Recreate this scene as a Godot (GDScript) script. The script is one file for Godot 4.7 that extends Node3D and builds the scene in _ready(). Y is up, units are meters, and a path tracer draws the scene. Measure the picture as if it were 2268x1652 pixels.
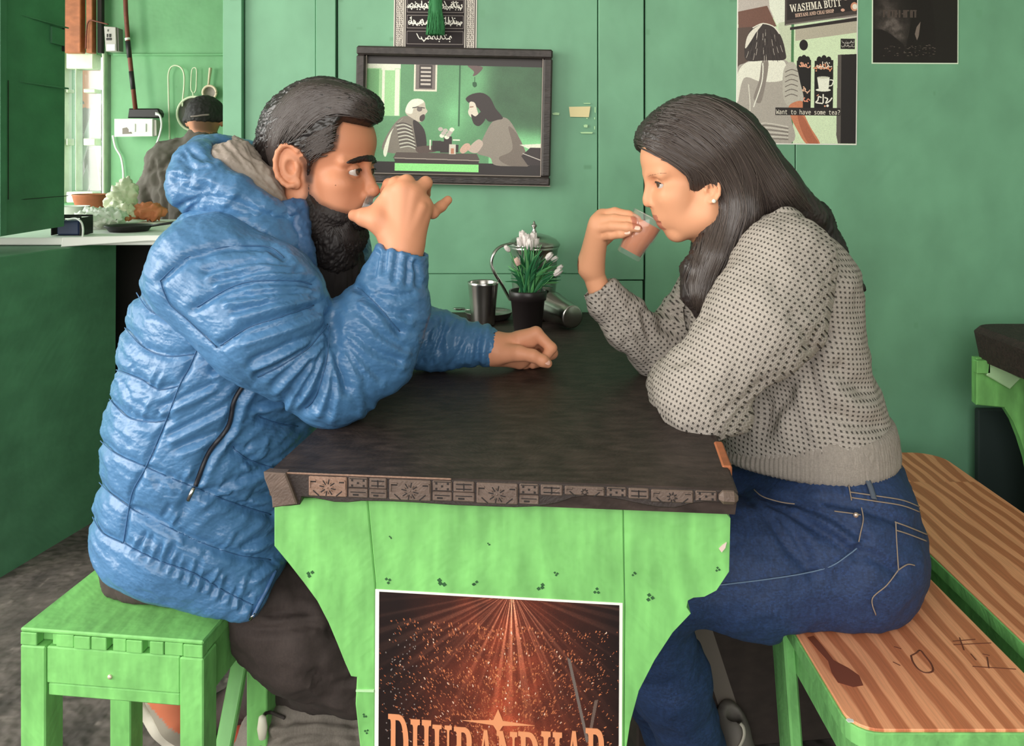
extends Node3D

const F := 1900.0            # focal length in pixels of the 2268x1652 frame
const CX := 1134.0
const CY := 350.0            # eye level
const EYE := 1.136
const WALL := 2.157          # distance of the back wall

func at(x: float, y: float, d: float) -> Vector3:
	return Vector3((x - CX) * d / F, EYE - (y - CY) * d / F, -d)

func ats(list: Array) -> PackedVector3Array:
	var o := PackedVector3Array()
	for e in list:
		o.append(at(e[0], e[1], e[2]))
	return o

# ------------------------------------------------------------------ naming
var used := {}
func numbered(called: String) -> String:
	var n: int = used.get(called, -1) + 1
	used[called] = n
	return called if n == 0 else "%s_%03d" % [called, n]

func thing(called: String, label: String, category: String, pos := Vector3.ZERO, group := "") -> Node3D:
	var o := Node3D.new()
	o.name = numbered(called)
	add_child(o)
	o.position = pos
	o.set_meta("label", label)
	o.set_meta("category", category)
	if group:
		o.set_meta("group", group)
	return o

func tag(o: Node3D, label: String, category: String, group := "") -> Node3D:
	o.set_meta("label", label)
	o.set_meta("category", category)
	if group:
		o.set_meta("group", group)
	return o

func put(called: String, mesh: Mesh, mat: Material, parent: Node3D = null, pos := Vector3.ZERO, basis := Basis(), label := "") -> MeshInstance3D:
	var o := MeshInstance3D.new()
	o.mesh = mesh
	if mat:
		o.material_override = mat
	o.cast_shadow = GeometryInstance3D.SHADOW_CASTING_SETTING_ON
	o.transform = Transform3D(basis, pos)
	if label:
		o.set_meta("label", label)
	if parent == null:
		o.name = numbered(called)
		add_child(o, true)
	else:
		o.name = called
		parent.add_child(o, true)
	return o

# a part whose mesh was made in world coordinates
func putw(called: String, mesh: Mesh, mat: Material, parent: Node3D, label := "") -> MeshInstance3D:
	var off := Vector3.ZERO
	var p: Node = parent
	while p is Node3D and p != self:
		off += p.position
		p = p.get_parent()
	return put(called, mesh, mat, parent, -off, Basis(), label)

func struct(called: String, mesh: Mesh, mat: Material, pos := Vector3.ZERO, basis := Basis()) -> MeshInstance3D:
	var o := put(called, mesh, mat, null, pos, basis)
	o.set_meta("kind", "structure")
	return o

# ------------------------------------------------------------------ materials
func mt(c: Color, rough := 0.6, metal := 0.0, tex: Texture2D = null, scale := 1.0, nrm: Texture2D = null, nscale := 1.0) -> StandardMaterial3D:
	var m := StandardMaterial3D.new()
	m.albedo_color = c
	m.roughness = rough
	m.metallic = metal
	if tex or nrm:
		m.uv1_triplanar = true
		m.uv1_world_triplanar = true
		m.uv1_scale = Vector3.ONE * scale
	if tex:
		m.albedo_texture = tex
	if nrm:
		m.normal_enabled = true
		m.normal_texture = nrm
		m.normal_scale = nscale
	return m

func rgb(r: int, g: int, b: int) -> Color:
	return Color8(r, g, b)

func lin(c: Color) -> Color:
	return c.srgb_to_linear()

func noise(freq: float, oct := 4, sd := 1) -> FastNoiseLite:
	var n := FastNoiseLite.new()
	n.seed = sd
	n.frequency = freq
	n.fractal_octaves = oct
	n.noise_type = FastNoiseLite.TYPE_SIMPLEX_SMOOTH
	return n

# tileable-enough tint texture: values between lo and hi, with optional specks
func tint(w: int, h: int, fx: float, fy: float, lo: float, hi: float, sd := 1, specks := 0, speck := Color(0.3, 0.3, 0.3)) -> ImageTexture:
	var im := Image.create(w, h, false, Image.FORMAT_RGB8)
	var n := noise(1.0, 4, sd)
	for y in h:
		for x in w:
			var u := TAU * x / w
			var v := TAU * y / h
			var t := n.get_noise_3d(cos(u) * fx + 9.0, sin(u) * fx, cos(v) * fy) * 0.6 + n.get_noise_3d(sin(v) * fy, cos(u) * fx + 3.0, sin(u) * fx + 7.0) * 0.6
			var c := lerpf(lo, hi, clampf(0.5 + t, 0, 1))
			im.set_pixel(x, y, Color(c, c, c))
	var r := RandomNumberGenerator.new()
	r.seed = sd * 77
	for i in specks:
		var x := r.randi() % (w - 6)
		var y := r.randi() % (h - 6)
		im.fill_rect(Rect2i(x, y, 1 + r.randi() % 4, 1 + r.randi() % 4), speck.lerp(Color.WHITE, r.randf() * 0.6))
	im.generate_mipmaps()
	return ImageTexture.create_from_image(im)

func bumps(w: int, fx: float, fy: float, depth: float, sd := 5) -> ImageTexture:
	var im := Image.create(w, w, false, Image.FORMAT_RGB8)
	var n := noise(1.0, 5, sd)
	for y in w:
		for x in w:
			var u := TAU * x / w
			var v := TAU * y / w
			var t := 0.5 + 0.5 * n.get_noise_3d(cos(u) * fx + sin(v) * fy, sin(u) * fx + 5.0, cos(v) * fy)
			im.set_pixel(x, y, Color(t, t, t))
	im.bump_map_to_normal_map(depth)
	im.generate_mipmaps()
	return ImageTexture.create_from_image(im)

# ------------------------------------------------------------------ meshes
func st_new(smooth := false) -> SurfaceTool:
	var st := SurfaceTool.new()
	st.begin(Mesh.PRIMITIVE_TRIANGLES)
	st.set_smooth_group(0 if smooth else -1)
	return st

func st_end(st: SurfaceTool) -> ArrayMesh:
	st.index()
	st.generate_normals()
	return st.commit()

func tri(st: SurfaceTool, a: Vector3, b: Vector3, c: Vector3) -> void:
	st.add_vertex(a); st.add_vertex(b); st.add_vertex(c)

func quad(st: SurfaceTool, a: Vector3, b: Vector3, c: Vector3, d: Vector3) -> void:   # clockwise seen from the front
	tri(st, a, b, c); tri(st, a, c, d)

# box with chamfered edges, centred
func add_box(st: SurfaceTool, size: Vector3, ch := 0.004, t := Transform3D()) -> void:
	var h := size * 0.5
	ch = minf(ch, minf(h.x, minf(h.y, h.z)) * 0.9)
	var pts := []
	for ax in 3:
		for s in [-1.0, 1.0]:
			var u := (ax + 1) % 3
			var v := (ax + 2) % 3
			var c := []
			for k in [[-1, -1], [1, -1], [1, 1], [-1, 1]]:
				var p := Vector3.ZERO
				p[ax] = s * h[ax]
				p[u] = k[0] * (h[u] - ch)
				p[v] = k[1] * (h[v] - ch)
				c.append(t * p)
			if s > 0:
				quad(st, c[0], c[3], c[2], c[1])
			else:
				quad(st, c[0], c[1], c[2], c[3])
	for ax in 3:
		var u := (ax + 1) % 3
		var v := (ax + 2) % 3
		for su in [-1.0, 1.0]:
			for sv in [-1.0, 1.0]:
				var p := []
				for e in [[-1, 0], [1, 0], [1, 1], [-1, 1]]:
					var q := Vector3.ZERO
					q[ax] = e[0] * (h[ax] - ch)
					q[u] = su * (h[u] - (ch if e[1] == 1 else 0.0))
					q[v] = sv * (h[v] - (0.0 if e[1] == 1 else ch))
					p.append(t * q)
				if su * sv > 0:
					quad(st, p[0], p[3], p[2], p[1])
				else:
					quad(st, p[0], p[1], p[2], p[3])
	for sx in [-1.0, 1.0]:
		for sy in [-1.0, 1.0]:
			for sz in [-1.0, 1.0]:
				var a := t * Vector3(sx * h.x, sy * (h.y - ch), sz * (h.z - ch))
				var b := t * Vector3(sx * (h.x - ch), sy * h.y, sz * (h.z - ch))
				var c := t * Vector3(sx * (h.x - ch), sy * (h.y - ch), sz * h.z)
				if sx * sy * sz > 0:
					tri(st, a, c, b)
				else:
					tri(st, a, b, c)

func box(size: Vector3, ch := 0.004) -> ArrayMesh:
	var st := st_new()
	add_box(st, size, ch)
	return st_end(st)

# box between two corners in world coordinates
func boxw(a: Vector3, b: Vector3, ch := 0.004) -> ArrayMesh:
	var st := st_new()
	add_box(st, (b - a).abs(), ch, Transform3D(Basis(), (a + b) * 0.5))
	return st_end(st)

# polygon in the plane of frame t (x right, y up), extruded along -z of the frame by depth, chamfered front rim
func add_prism(st: SurfaceTool, poly: PackedVector2Array, depth: float, t := Transform3D(), ch := 0.0) -> void:
	if not Geometry2D.is_polygon_clockwise(poly):
		poly = poly.duplicate()
		poly.reverse()
	var inner := poly
	if ch > 0.0:
		var n := poly.size()
		inner = PackedVector2Array()
		for i in n:
			var p := poly[i]
			var e0 := (p - poly[(i + n - 1) % n]).normalized()
			var e1 := (poly[(i + 1) % n] - p).normalized()
			var n0 := Vector2(e0.y, -e0.x)
			var n1 := Vector2(e1.y, -e1.x)
			var m := (n0 + n1)
			m = m / maxf(m.length_squared() * 0.5, 0.3)
			inner.append(p + m * ch)
	var idx := Geometry2D.triangulate_polygon(inner)
	for i in range(0, idx.size(), 3):
		var a := inner[idx[i]]; var b := inner[idx[i + 1]]; var c := inner[idx[i + 2]]
		if (b - a).cross(c - a) > 0:
			var sw := b; b = c; c = sw
		tri(st, t * Vector3(a.x, a.y, 0), t * Vector3(b.x, b.y, 0), t * Vector3(c.x, c.y, 0))
		tri(st, t * Vector3(a.x, a.y, -depth), t * Vector3(c.x, c.y, -depth), t * Vector3(b.x, b.y, -depth))
	var m := poly.size()
	for i in m:
		var j := (i + 1) % m
		var a := poly[i]; var b := poly[j]
		if ch > 0.0:
			var c := inner[i]; var d := inner[j]
			quad(st, t * Vector3(c.x, c.y, 0), t * Vector3(a.x, a.y, -ch), t * Vector3(b.x, b.y, -ch), t * Vector3(d.x, d.y, 0))
			quad(st, t * Vector3(a.x, a.y, -ch), t * Vector3(c.x, c.y, -depth), t * Vector3(d.x, d.y, -depth), t * Vector3(b.x, b.y, -ch))
		else:
			quad(st, t * Vector3(a.x, a.y, 0), t * Vector3(a.x, a.y, -depth), t * Vector3(b.x, b.y, -depth), t * Vector3(b.x, b.y, 0))

func prism(poly: PackedVector2Array, depth: float, ch := 0.0, t := Transform3D()) -> ArrayMesh:
	var st := st_new()
	add_prism(st, poly, depth, t, ch)
	return st_end(st)

func pv(a: Array) -> PackedVector2Array:
	var o := PackedVector2Array()
	for i in range(0, a.size(), 2):
		o.append(Vector2(a[i], a[i + 1]))
	return o

# smooth curve through points
func curve(pts: PackedVector3Array, n: int) -> PackedVector3Array:
	var o := PackedVector3Array()
	var m := pts.size()
	for i in n + 1:
		var f := float(i) / n * (m - 1)
		var k := mini(int(f), m - 2)
		var t := f - k
		o.append(pts[k].cubic_interpolate(pts[k + 1], pts[maxi(k - 1, 0)], pts[mini(k + 2, m - 1)], t))
	return o

# sweep a round section along points; radii: one value, or one per point
func add_tube(st: SurfaceTool, pts: PackedVector3Array, radii: Variant, sides := 8, flat := 1.0, caps := true) -> void:
	var n := pts.size()
	var rings := []
	var up := Vector3.UP
	for i in n:
		var d := (pts[mini(i + 1, n - 1)] - pts[maxi(i - 1, 0)]).normalized()
		if i == 0 and absf(d.dot(up)) > 0.9:
			up = Vector3.RIGHT
		var x := up.cross(d).normalized()
		var y := d.cross(x).normalized()
		up = y
		var r: float = radii if radii is float else radii[i]
		var ring := PackedVector3Array()
		for s in sides:
			var a := TAU * s / sides
			ring.append(pts[i] + x * cos(a) * r + y * sin(a) * r * flat)
		rings.append(ring)
	for i in n - 1:
		for s in sides:
			var q := (s + 1) % sides
			quad(st, rings[i][s], rings[i + 1][s], rings[i + 1][q], rings[i][q])
	if caps:
		for s in range(1, sides - 1):
			tri(st, rings[0][0], rings[0][s], rings[0][s + 1])
			tri(st, rings[n - 1][0], rings[n - 1][s + 1], rings[n - 1][s])

func tube(pts: PackedVector3Array, radii: Variant, sides := 8, flat := 1.0, smooth := true) -> ArrayMesh:
	var st := st_new(smooth)
	add_tube(st, pts, radii, sides, flat)
	return st_end(st)

# profile of (radius, height) pairs turned round the y axis of frame t
func add_lathe(st: SurfaceTool, prof: PackedVector2Array, sides := 32, t := Transform3D()) -> void:
	for i in prof.size() - 1:
		for s in sides:
			var a := TAU * s / sides
			var b := TAU * (s + 1) / sides
			var p := prof[i]; var q := prof[i + 1]
			var v0 := t * Vector3(cos(a) * p.x, p.y, sin(a) * p.x)
			var v1 := t * Vector3(cos(a) * q.x, q.y, sin(a) * q.x)
			var v2 := t * Vector3(cos(b) * q.x, q.y, sin(b) * q.x)
			var v3 := t * Vector3(cos(b) * p.x, p.y, sin(b) * p.x)
			if p.x > 1e-6:
				tri(st, v0, v3, v2) if q.x <= 1e-6 else quad(st, v0, v3, v2, v1)
			elif q.x > 1e-6:
				tri(st, v0, v2, v1)

func lathe(prof: Array, sides := 32, smooth := true, t := Transform3D()) -> ArrayMesh:
	var st := st_new(smooth)
	add_lathe(st, pv(prof), sides, t)
	return st_end(st)

# frame whose y axis runs from a to b
func along(a: Vector3, b: Vector3) -> Transform3D:
	var y := (b - a).normalized()
	var x := y.cross(Vector3.BACK).normalized() if absf(y.z) < 0.95 else y.cross(Vector3.UP).normalized()
	return Transform3D(Basis(x, y, x.cross(y)), a)

# lettering: a thin raised TextMesh, scaled to a given width and height
func letters(text: String, font: String, bold: bool, w: float, h: float, depth := 0.0012) -> Array:
	var f := SystemFont.new()
	f.font_names = [font]
	f.font_weight = 700 if bold else 400
	var tm := TextMesh.new()
	tm.font = f
	tm.text = text
	tm.font_size = 64
	tm.pixel_size = 0.01
	tm.curve_step = 2.0
	tm.depth = 0.01
	var b := tm.get_aabb()
	return [tm, Basis.from_scale(Vector3(w / b.size.x, h / b.size.y, depth / 0.01))]

# ------------------------------------------------------------------ blended fields, meshed with surface nets
class Op:
	var kind := 0
	var cutting := false
	var k := 0.01
	var a: Vector3
	var b: Vector3
	var ab: Vector3
	var il := 0.0
	var ra := 0.0
	var dr := 0.0
	var has_m := false
	var m: Transform3D
	var s := 1.0
	func d(p: Vector3) -> float:
		if has_m:
			p = m * p
		if kind == 0:
			var t := clampf((p - a).dot(ab) * il, 0.0, 1.0)
			return (p.distance_to(a + ab * t) - ra - dr * t) * s
		if kind == 1:
			var q := (p - a) / b
			var k0 := q.length()
			var k1 := (q / b).length()
			return k0 * (k0 - 1.0) / k1 * s if k1 > 1e-9 else -minf(b.x, minf(b.y, b.z))
		var q := (p - a).abs() - b
		return (q.max(Vector3.ZERO).length() + minf(maxf(q.x, maxf(q.y, q.z)), 0.0) - ra) * s

class Fld:
	var ops: Array[Op] = []
	var lo := Vector3.ONE * 1e9
	var hi := -Vector3.ONE * 1e9
	var fr := Transform3D()
	func grow_to(c: Vector3, r: float) -> void:
		lo = lo.min(c - Vector3.ONE * r)
		hi = hi.max(c + Vector3.ONE * r)
	# zs stretches the section along world z about the axis
	func cap(a: Vector3, b: Vector3, ra: float, rb := -1.0, k := 0.01, zs := 1.0, cutting := false) -> Op:
		var o := Op.new()
		a = fr * a
		b = fr * b
		var fs := fr.basis.x.length()
		ra *= fs
		rb = ra if rb < 0.0 else rb * fs
		if not cutting:
			grow_to(a, ra * maxf(1.0, zs)); grow_to(b, rb * maxf(1.0, zs))
		o.k = k * fs
		o.cutting = cutting
		if zs != 1.0:
			var zc := (a.z + b.z) * 0.5
			o.has_m = true
			o.m = Transform3D(Basis.from_scale(Vector3(1, 1, 1.0 / zs)), Vector3(0, 0, zc - zc / zs))
			a = o.m * a
			b = o.m * b
		o.a = a; o.b = b; o.ab = b - a
		o.il = 1.0 / maxf(o.ab.length_squared(), 1e-9)
		o.ra = ra; o.dr = rb - ra
		ops.append(o)
		return o
	func ell(c: Vector3, r: Vector3, k := 0.01, basis := Basis(), cutting := false) -> Op:
		var o := Op.new()
		o.kind = 1
		o.k = k * fr.basis.x.length()
		o.cutting = cutting
		var t := fr * Transform3D(basis, c)
		o.has_m = true
		o.m = t.affine_inverse()
		o.s = t.basis.x.length()
		o.b = r
		if not cutting:
			grow_to(t.origin, maxf(r.x, maxf(r.y, r.z)) * o.s)
		ops.append(o)
		return o
	func bx(c: Vector3, half: Vector3, rad := 0.005, k := 0.005, basis := Basis(), cutting := false) -> Op:
		var o := Op.new()
		o.kind = 2
		o.k = k * fr.basis.x.length()
		o.cutting = cutting
		var t := fr * Transform3D(basis, c)
		o.has_m = true
		o.m = t.affine_inverse()
		o.s = t.basis.x.length()
		o.b = half
		o.ra = rad
		if not cutting:
			grow_to(t.origin, (half.length() + rad) * o.s)
		ops.append(o)
		return o
	func chain(pts: Array, radii: Array, k := 0.006, zs := 1.0) -> void:
		for i in pts.size() - 1:
			cap(pts[i], pts[i + 1], radii[i], radii[i + 1], k, zs)
	static func ev(p: Vector3, list: Array[Op]) -> float:
		var D := 1000.0
		for o in list:
			var e := o.d(p)
			if o.cutting:
				var h := maxf(o.k - absf(D + e), 0.0) / o.k
				D = maxf(D, -e) + h * h * o.k * 0.25
			else:
				var h := maxf(o.k - absf(D - e), 0.0) / o.k
				D = minf(D, e) - h * h * o.k * 0.25
		return D
	func value(p: Vector3) -> float:
		return ev(p, ops)
	# first surface met going along -z from z0, at x, y
	func front(x: float, y: float, z0: float, z1: float) -> float:
		var z := z0
		while z > z1:
			var d := ev(Vector3(x, y, z), ops)
			if d < 0.0004:
				return z
			z -= maxf(d * 0.7, 0.0006)
		return z1
	func net(h: float) -> Dictionary:
		var B := 6
		var N := B + 1
		var base := lo - Vector3.ONE * h * 2.0
		var nb := ((hi + Vector3.ONE * h * 2.0 - base) / (h * B)).ceil()
		var R := h * B * 0.87
		var cells := {}
		var verts := PackedVector3Array()
		var edges := PackedInt64Array()
		var val := PackedFloat32Array()
		val.resize(N * N * N)
		var nx := int(nb.x) * B + 2
		var ny := int(nb.y) * B + 2
		var dist := PackedFloat32Array()
		dist.resize(ops.size())
		for bz in int(nb.z):
			for by in int(nb.y):
				for bx_ in int(nb.x):
					var org := base + Vector3(bx_, by, bz) * h * B
					var c := org + Vector3.ONE * h * B * 0.5
					var dm := 1000.0
					for i in ops.size():
						var e := ops[i].d(c)
						dist[i] = e
						if not ops[i].cutting and e < dm:
							dm = e
					if dm > R * 1.25 + 0.02:
						continue
					var near: Array[Op] = []
					for i in ops.size():
						var o := ops[i]
						if (o.cutting and dist[i] < R + o.k) or (not o.cutting and dist[i] < dm + 2.0 * R + o.k):
							near.append(o)
					var full := ev(c, near)
					if absf(full) > R * 1.3:
						continue
					var q := 0
					var any_in := false
					var any_out := false
					for k in N:
						for j in N:
							for i in N:
								var v := ev(org + Vector3(i, j, k) * h, near)
								val[q] = v
								if v < 0.0: any_in = true
								else: any_out = true
								q += 1
					if not (any_in and any_out):
						continue
					for k in B:
						for j in B:
							for i in B:
								var o := i + N * (j + N * k)
								var cnt := 0
								var sum := Vector3.ZERO
								var v0 := val[o]; var v1 := val[o + 1]; var v2 := val[o + N]; var v3 := val[o + N + 1]
								var v4 := val[o + N * N]; var v5 := val[o + N * N + 1]; var v6 := val[o + N * N + N]; var v7 := val[o + N * N + N + 1]
								var s0 := v0 < 0.0
								var s7 := v7 < 0.0
								if s0 == s7 and s0 == (v1 < 0.0) and s0 == (v2 < 0.0) and s0 == (v3 < 0.0) and s0 == (v4 < 0.0) and s0 == (v5 < 0.0) and s0 == (v6 < 0.0):
									continue
								if s0 != (v1 < 0.0): sum += Vector3(v0 / (v0 - v1), 0, 0); cnt += 1
								if (v2 < 0.0) != (v3 < 0.0): sum += Vector3(v2 / (v2 - v3), 1, 0); cnt += 1
								if (v4 < 0.0) != (v5 < 0.0): sum += Vector3(v4 / (v4 - v5), 0, 1); cnt += 1
								if (v6 < 0.0) != s7: sum += Vector3(v6 / (v6 - v7), 1, 1); cnt += 1
								if s0 != (v2 < 0.0): sum += Vector3(0, v0 / (v0 - v2), 0); cnt += 1
								if (v1 < 0.0) != (v3 < 0.0): sum += Vector3(1, v1 / (v1 - v3), 0); cnt += 1
								if (v4 < 0.0) != (v6 < 0.0): sum += Vector3(0, v4 / (v4 - v6), 1); cnt += 1
								if (v5 < 0.0) != s7: sum += Vector3(1, v5 / (v5 - v7), 1); cnt += 1
								if s0 != (v4 < 0.0): sum += Vector3(0, 0, v0 / (v0 - v4)); cnt += 1
								if (v1 < 0.0) != (v5 < 0.0): sum += Vector3(1, 0, v1 / (v1 - v5)); cnt += 1
								if (v2 < 0.0) != (v6 < 0.0): sum += Vector3(0, 1, v2 / (v2 - v6)); cnt += 1
								if (v3 < 0.0) != s7: sum += Vector3(1, 1, v3 / (v3 - v7)); cnt += 1
								var gx := bx_ * B + i
								var gy := by * B + j
								var gz := bz * B + k
								var id := gx + nx * (gy + ny * gz)
								cells[id] = verts.size()
								verts.append(org + (Vector3(i, j, k) + sum / cnt) * h)
								if s0 != (v1 < 0.0): edges.append((id * 3) * 2 + (1 if s0 else 0))
								if s0 != (v2 < 0.0): edges.append((id * 3 + 1) * 2 + (1 if s0 else 0))
								if s0 != (v4 < 0.0): edges.append((id * 3 + 2) * 2 + (1 if s0 else 0))
		var idx := PackedInt32Array()
		var du := [nx, nx * ny, 1]
		var dv := [nx * ny, 1, nx]
		for e in edges:
			var inside := (e & 1) == 1
			var ax := (e >> 1) % 3
			var id := (e >> 1) / 3
			var p: int = cells.get(id, -1)
			var q: int = cells.get(id - du[ax], -1)
			var r: int = cells.get(id - du[ax] - dv[ax], -1)
			var s: int = cells.get(id - dv[ax], -1)
			if p < 0 or q < 0 or r < 0 or s < 0:
				continue
			if inside:
				idx.append_array([p, r, q, p, s, r])
			else:
				idx.append_array([p, q, r, p, r, s])
		return {"v": verts, "i": idx}

func normals_of(v: PackedVector3Array, idx: PackedInt32Array) -> PackedVector3Array:
	var n := PackedVector3Array()
	n.resize(v.size())
	for t in range(0, idx.size(), 3):
		var a := idx[t]; var b := idx[t + 1]; var c := idx[t + 2]
		var f := (v[c] - v[a]).cross(v[b] - v[a])
		n[a] += f; n[b] += f; n[c] += f
	for i in n.size():
		n[i] = n[i].normalized()
	return n

var NOC: Callable
# joins several nets, displaces along the normal, colours and maps them; keep drops triangles
func skin(nets: Array, disp: Callable = NOC, col: Callable = NOC, uvs: Callable = NOC, keep: Callable = NOC) -> ArrayMesh:
	var v := PackedVector3Array()
	var idx := PackedInt32Array()
	for n in nets:
		var off := v.size()
		v.append_array(n.v)
		for i in n.i:
			idx.append(i + off)
	var nm := normals_of(v, idx)
	if disp.is_valid():
		for i in v.size():
			v[i] += nm[i] * float(disp.call(v[i], nm[i]))
		nm = normals_of(v, idx)
	if keep.is_valid():
		var ok := PackedByteArray()
		ok.resize(v.size())
		for i in v.size():
			ok[i] = 1 if keep.call(v[i], nm[i]) else 0
		var kept := PackedInt32Array()
		for t in range(0, idx.size(), 3):
			if ok[idx[t]] + ok[idx[t + 1]] + ok[idx[t + 2]] > 0:
				kept.append_array([idx[t], idx[t + 1], idx[t + 2]])
		idx = kept
	var arr := []
	arr.resize(Mesh.ARRAY_MAX)
	arr[Mesh.ARRAY_VERTEX] = v
	arr[Mesh.ARRAY_NORMAL] = nm
	if col.is_valid():
		var c := PackedColorArray()
		c.resize(v.size())
		for i in v.size():
			c[i] = col.call(v[i], nm[i])
		arr[Mesh.ARRAY_COLOR] = c
	if uvs.is_valid():
		var u := PackedVector2Array()
		u.resize(v.size())
		for i in v.size():
			u[i] = uvs.call(v[i], nm[i])
		arr[Mesh.ARRAY_TEX_UV] = u
	arr[Mesh.ARRAY_INDEX] = idx
	var m := ArrayMesh.new()
	m.add_surface_from_arrays(Mesh.PRIMITIVE_TRIANGLES, arr)
	return m

# creases and ridges drawn as lines across a garment, in its own x-y plane
class Creases:
	var a: Array[Vector2] = []
	var b: Array[Vector2] = []
	var w: PackedFloat32Array = []
	var h: PackedFloat32Array = []
	var boxes: Array[Rect2] = []
	func line(pts: PackedVector2Array, width: float, height: float) -> void:
		for i in pts.size() - 1:
			a.append(pts[i]); b.append(pts[i + 1])
			w.append(width); h.append(height)
			boxes.append(Rect2(pts[i], Vector2.ZERO).expand(pts[i + 1]).grow(width * 2.2))
	func at(p: Vector2) -> float:
		var up := 0.0
		var down := 0.0
		for i in a.size():
			if boxes[i].has_point(p):
				var e := b[i] - a[i]
				var t := clampf((p - a[i]).dot(e) / e.length_squared(), 0.0, 1.0)
				var d := p.distance_to(a[i] + e * t) / w[i]
				if d < 2.2:
					var g := h[i] * exp(-d * d)
					if g > up: up = g
					elif g < down: down = g
		return up + down

func poly_dist(p: Vector2, poly: PackedVector2Array) -> float:   # negative inside
	var d := 1e9
	var n := poly.size()
	for i in n:
		var a := poly[i]
		var e := poly[(i + 1) % n] - a
		var t := clampf((p - a).dot(e) / maxf(e.length_squared(), 1e-12), 0.0, 1.0)
		d = minf(d, p.distance_squared_to(a + e * t))
	d = sqrt(d)
	return -d if Geometry2D.is_point_in_polygon(p, poly) else d

# ------------------------------------------------------------------ flat prints, painted into an image
class Print:
	var im: Image
	var w: int
	var h: int
	func _init(w_: int, h_: int, c: Color) -> void:
		w = w_; h = h_
		im = Image.create(w, h, false, Image.FORMAT_RGB8)
		im.fill(c)
	func poly(pts: PackedVector2Array, c: Color) -> void:
		var y0 := h; var y1 := 0
		for p in pts:
			y0 = mini(y0, int(p.y)); y1 = maxi(y1, int(p.y) + 1)
		for y in range(maxi(y0, 0), mini(y1, h)):
			var xs := PackedFloat32Array()
			var fy := y + 0.5
			for i in pts.size():
				var a := pts[i]; var b := pts[(i + 1) % pts.size()]
				if (a.y <= fy) != (b.y <= fy):
					xs.append(a.x + (fy - a.y) / (b.y - a.y) * (b.x - a.x))
			xs.sort()
			for i in range(0, xs.size() - 1, 2):
				var x0 := maxi(roundi(xs[i]), 0); var x1 := mini(roundi(xs[i + 1]), w)
				if x1 > x0:
					im.fill_rect(Rect2i(x0, y, x1 - x0, 1), c)
	func blob(pts: PackedVector2Array, c: Color) -> void:       # smooth closed outline
		var o := PackedVector2Array()
		var n := pts.size()
		for i in n:
			for k in 6:
				o.append(pts[i].cubic_interpolate(pts[(i + 1) % n], pts[(i + n - 1) % n], pts[(i + 2) % n], k / 6.0))
		poly(o, c)
	func disc(c: Vector2, rx: float, ry: float, col: Color) -> void:
		var o := PackedVector2Array()
		for i in 20:
			o.append(c + Vector2(cos(TAU * i / 20) * rx, sin(TAU * i / 20) * ry))
		poly(o, col)
	func line(pts: PackedVector2Array, wd: float, c: Color, smooth := false) -> void:
		if smooth and pts.size() > 2:
			var o := PackedVector2Array()
			for i in pts.size() - 1:
				for k in 6:
					o.append(pts[i].cubic_interpolate(pts[i + 1], pts[maxi(i - 1, 0)], pts[mini(i + 2, pts.size() - 1)], k / 6.0))
			o.append(pts[pts.size() - 1])
			pts = o
		for i in pts.size() - 1:
			var d := (pts[i + 1] - pts[i])
			var n := Vector2(-d.y, d.x).normalized() * wd * 0.5
			poly(PackedVector2Array([pts[i] + n, pts[i + 1] + n, pts[i + 1] - n, pts[i] - n]), c)
			if wd > 2.5:
				disc(pts[i + 1], wd * 0.5, wd * 0.5, c)
	func rect(x: float, y: float, a: float, b: float, c: Color) -> void:
		im.fill_rect(Rect2i(int(x), int(y), int(a), int(b)), c)
	func grain(sd: int, amount: float) -> void:
		var r := RandomNumberGenerator.new()
		r.seed = sd
		for y in h:
			for x in w:
				var c := im.get_pixel(x, y)
				var g := 1.0 + (r.randf() - 0.5) * amount
				im.set_pixel(x, y, Color(c.r * g, c.g * g, c.b * g))
	func tex() -> ImageTexture:
		im.generate_mipmaps()
		return ImageTexture.create_from_image(im)

# upright flat sheet, origin in its middle, facing +z, mapped 0..1, with a real thickness
func sheet(w: float, h: float, thick := 0.0015) -> ArrayMesh:
	var st := st_new()
	var x := w * 0.5; var y := h * 0.5; var z := thick
	var f := [Vector3(-x, y, z), Vector3(x, y, z), Vector3(x, -y, z), Vector3(-x, -y, z)]
	var uv := [Vector2(0, 0), Vector2(1, 0), Vector2(1, 1), Vector2(0, 1)]
	for k in [0, 1, 2, 0, 2, 3]:
		st.set_uv(uv[k]); st.add_vertex(f[k])
	var bk := [Vector3(-x, y, 0), Vector3(x, y, 0), Vector3(x, -y, 0), Vector3(-x, -y, 0)]
	st.set_uv(Vector2(0.002, 0.002))
	for k in [0, 2, 1, 0, 3, 2]:
		st.add_vertex(bk[k])
	for i in 4:
		var j := (i + 1) % 4
		for p in [f[i], bk[i], bk[j], f[i], bk[j], f[j]]:
			st.add_vertex(p)
	return st_end(st)

func printed(p: Print, rough := 0.5) -> StandardMaterial3D:
	var m := StandardMaterial3D.new()
	m.albedo_texture = p.tex()
	m.roughness = rough
	return m

# ================================================================== materials shared by the scene
var M := {}
var ENV: Environment

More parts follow.
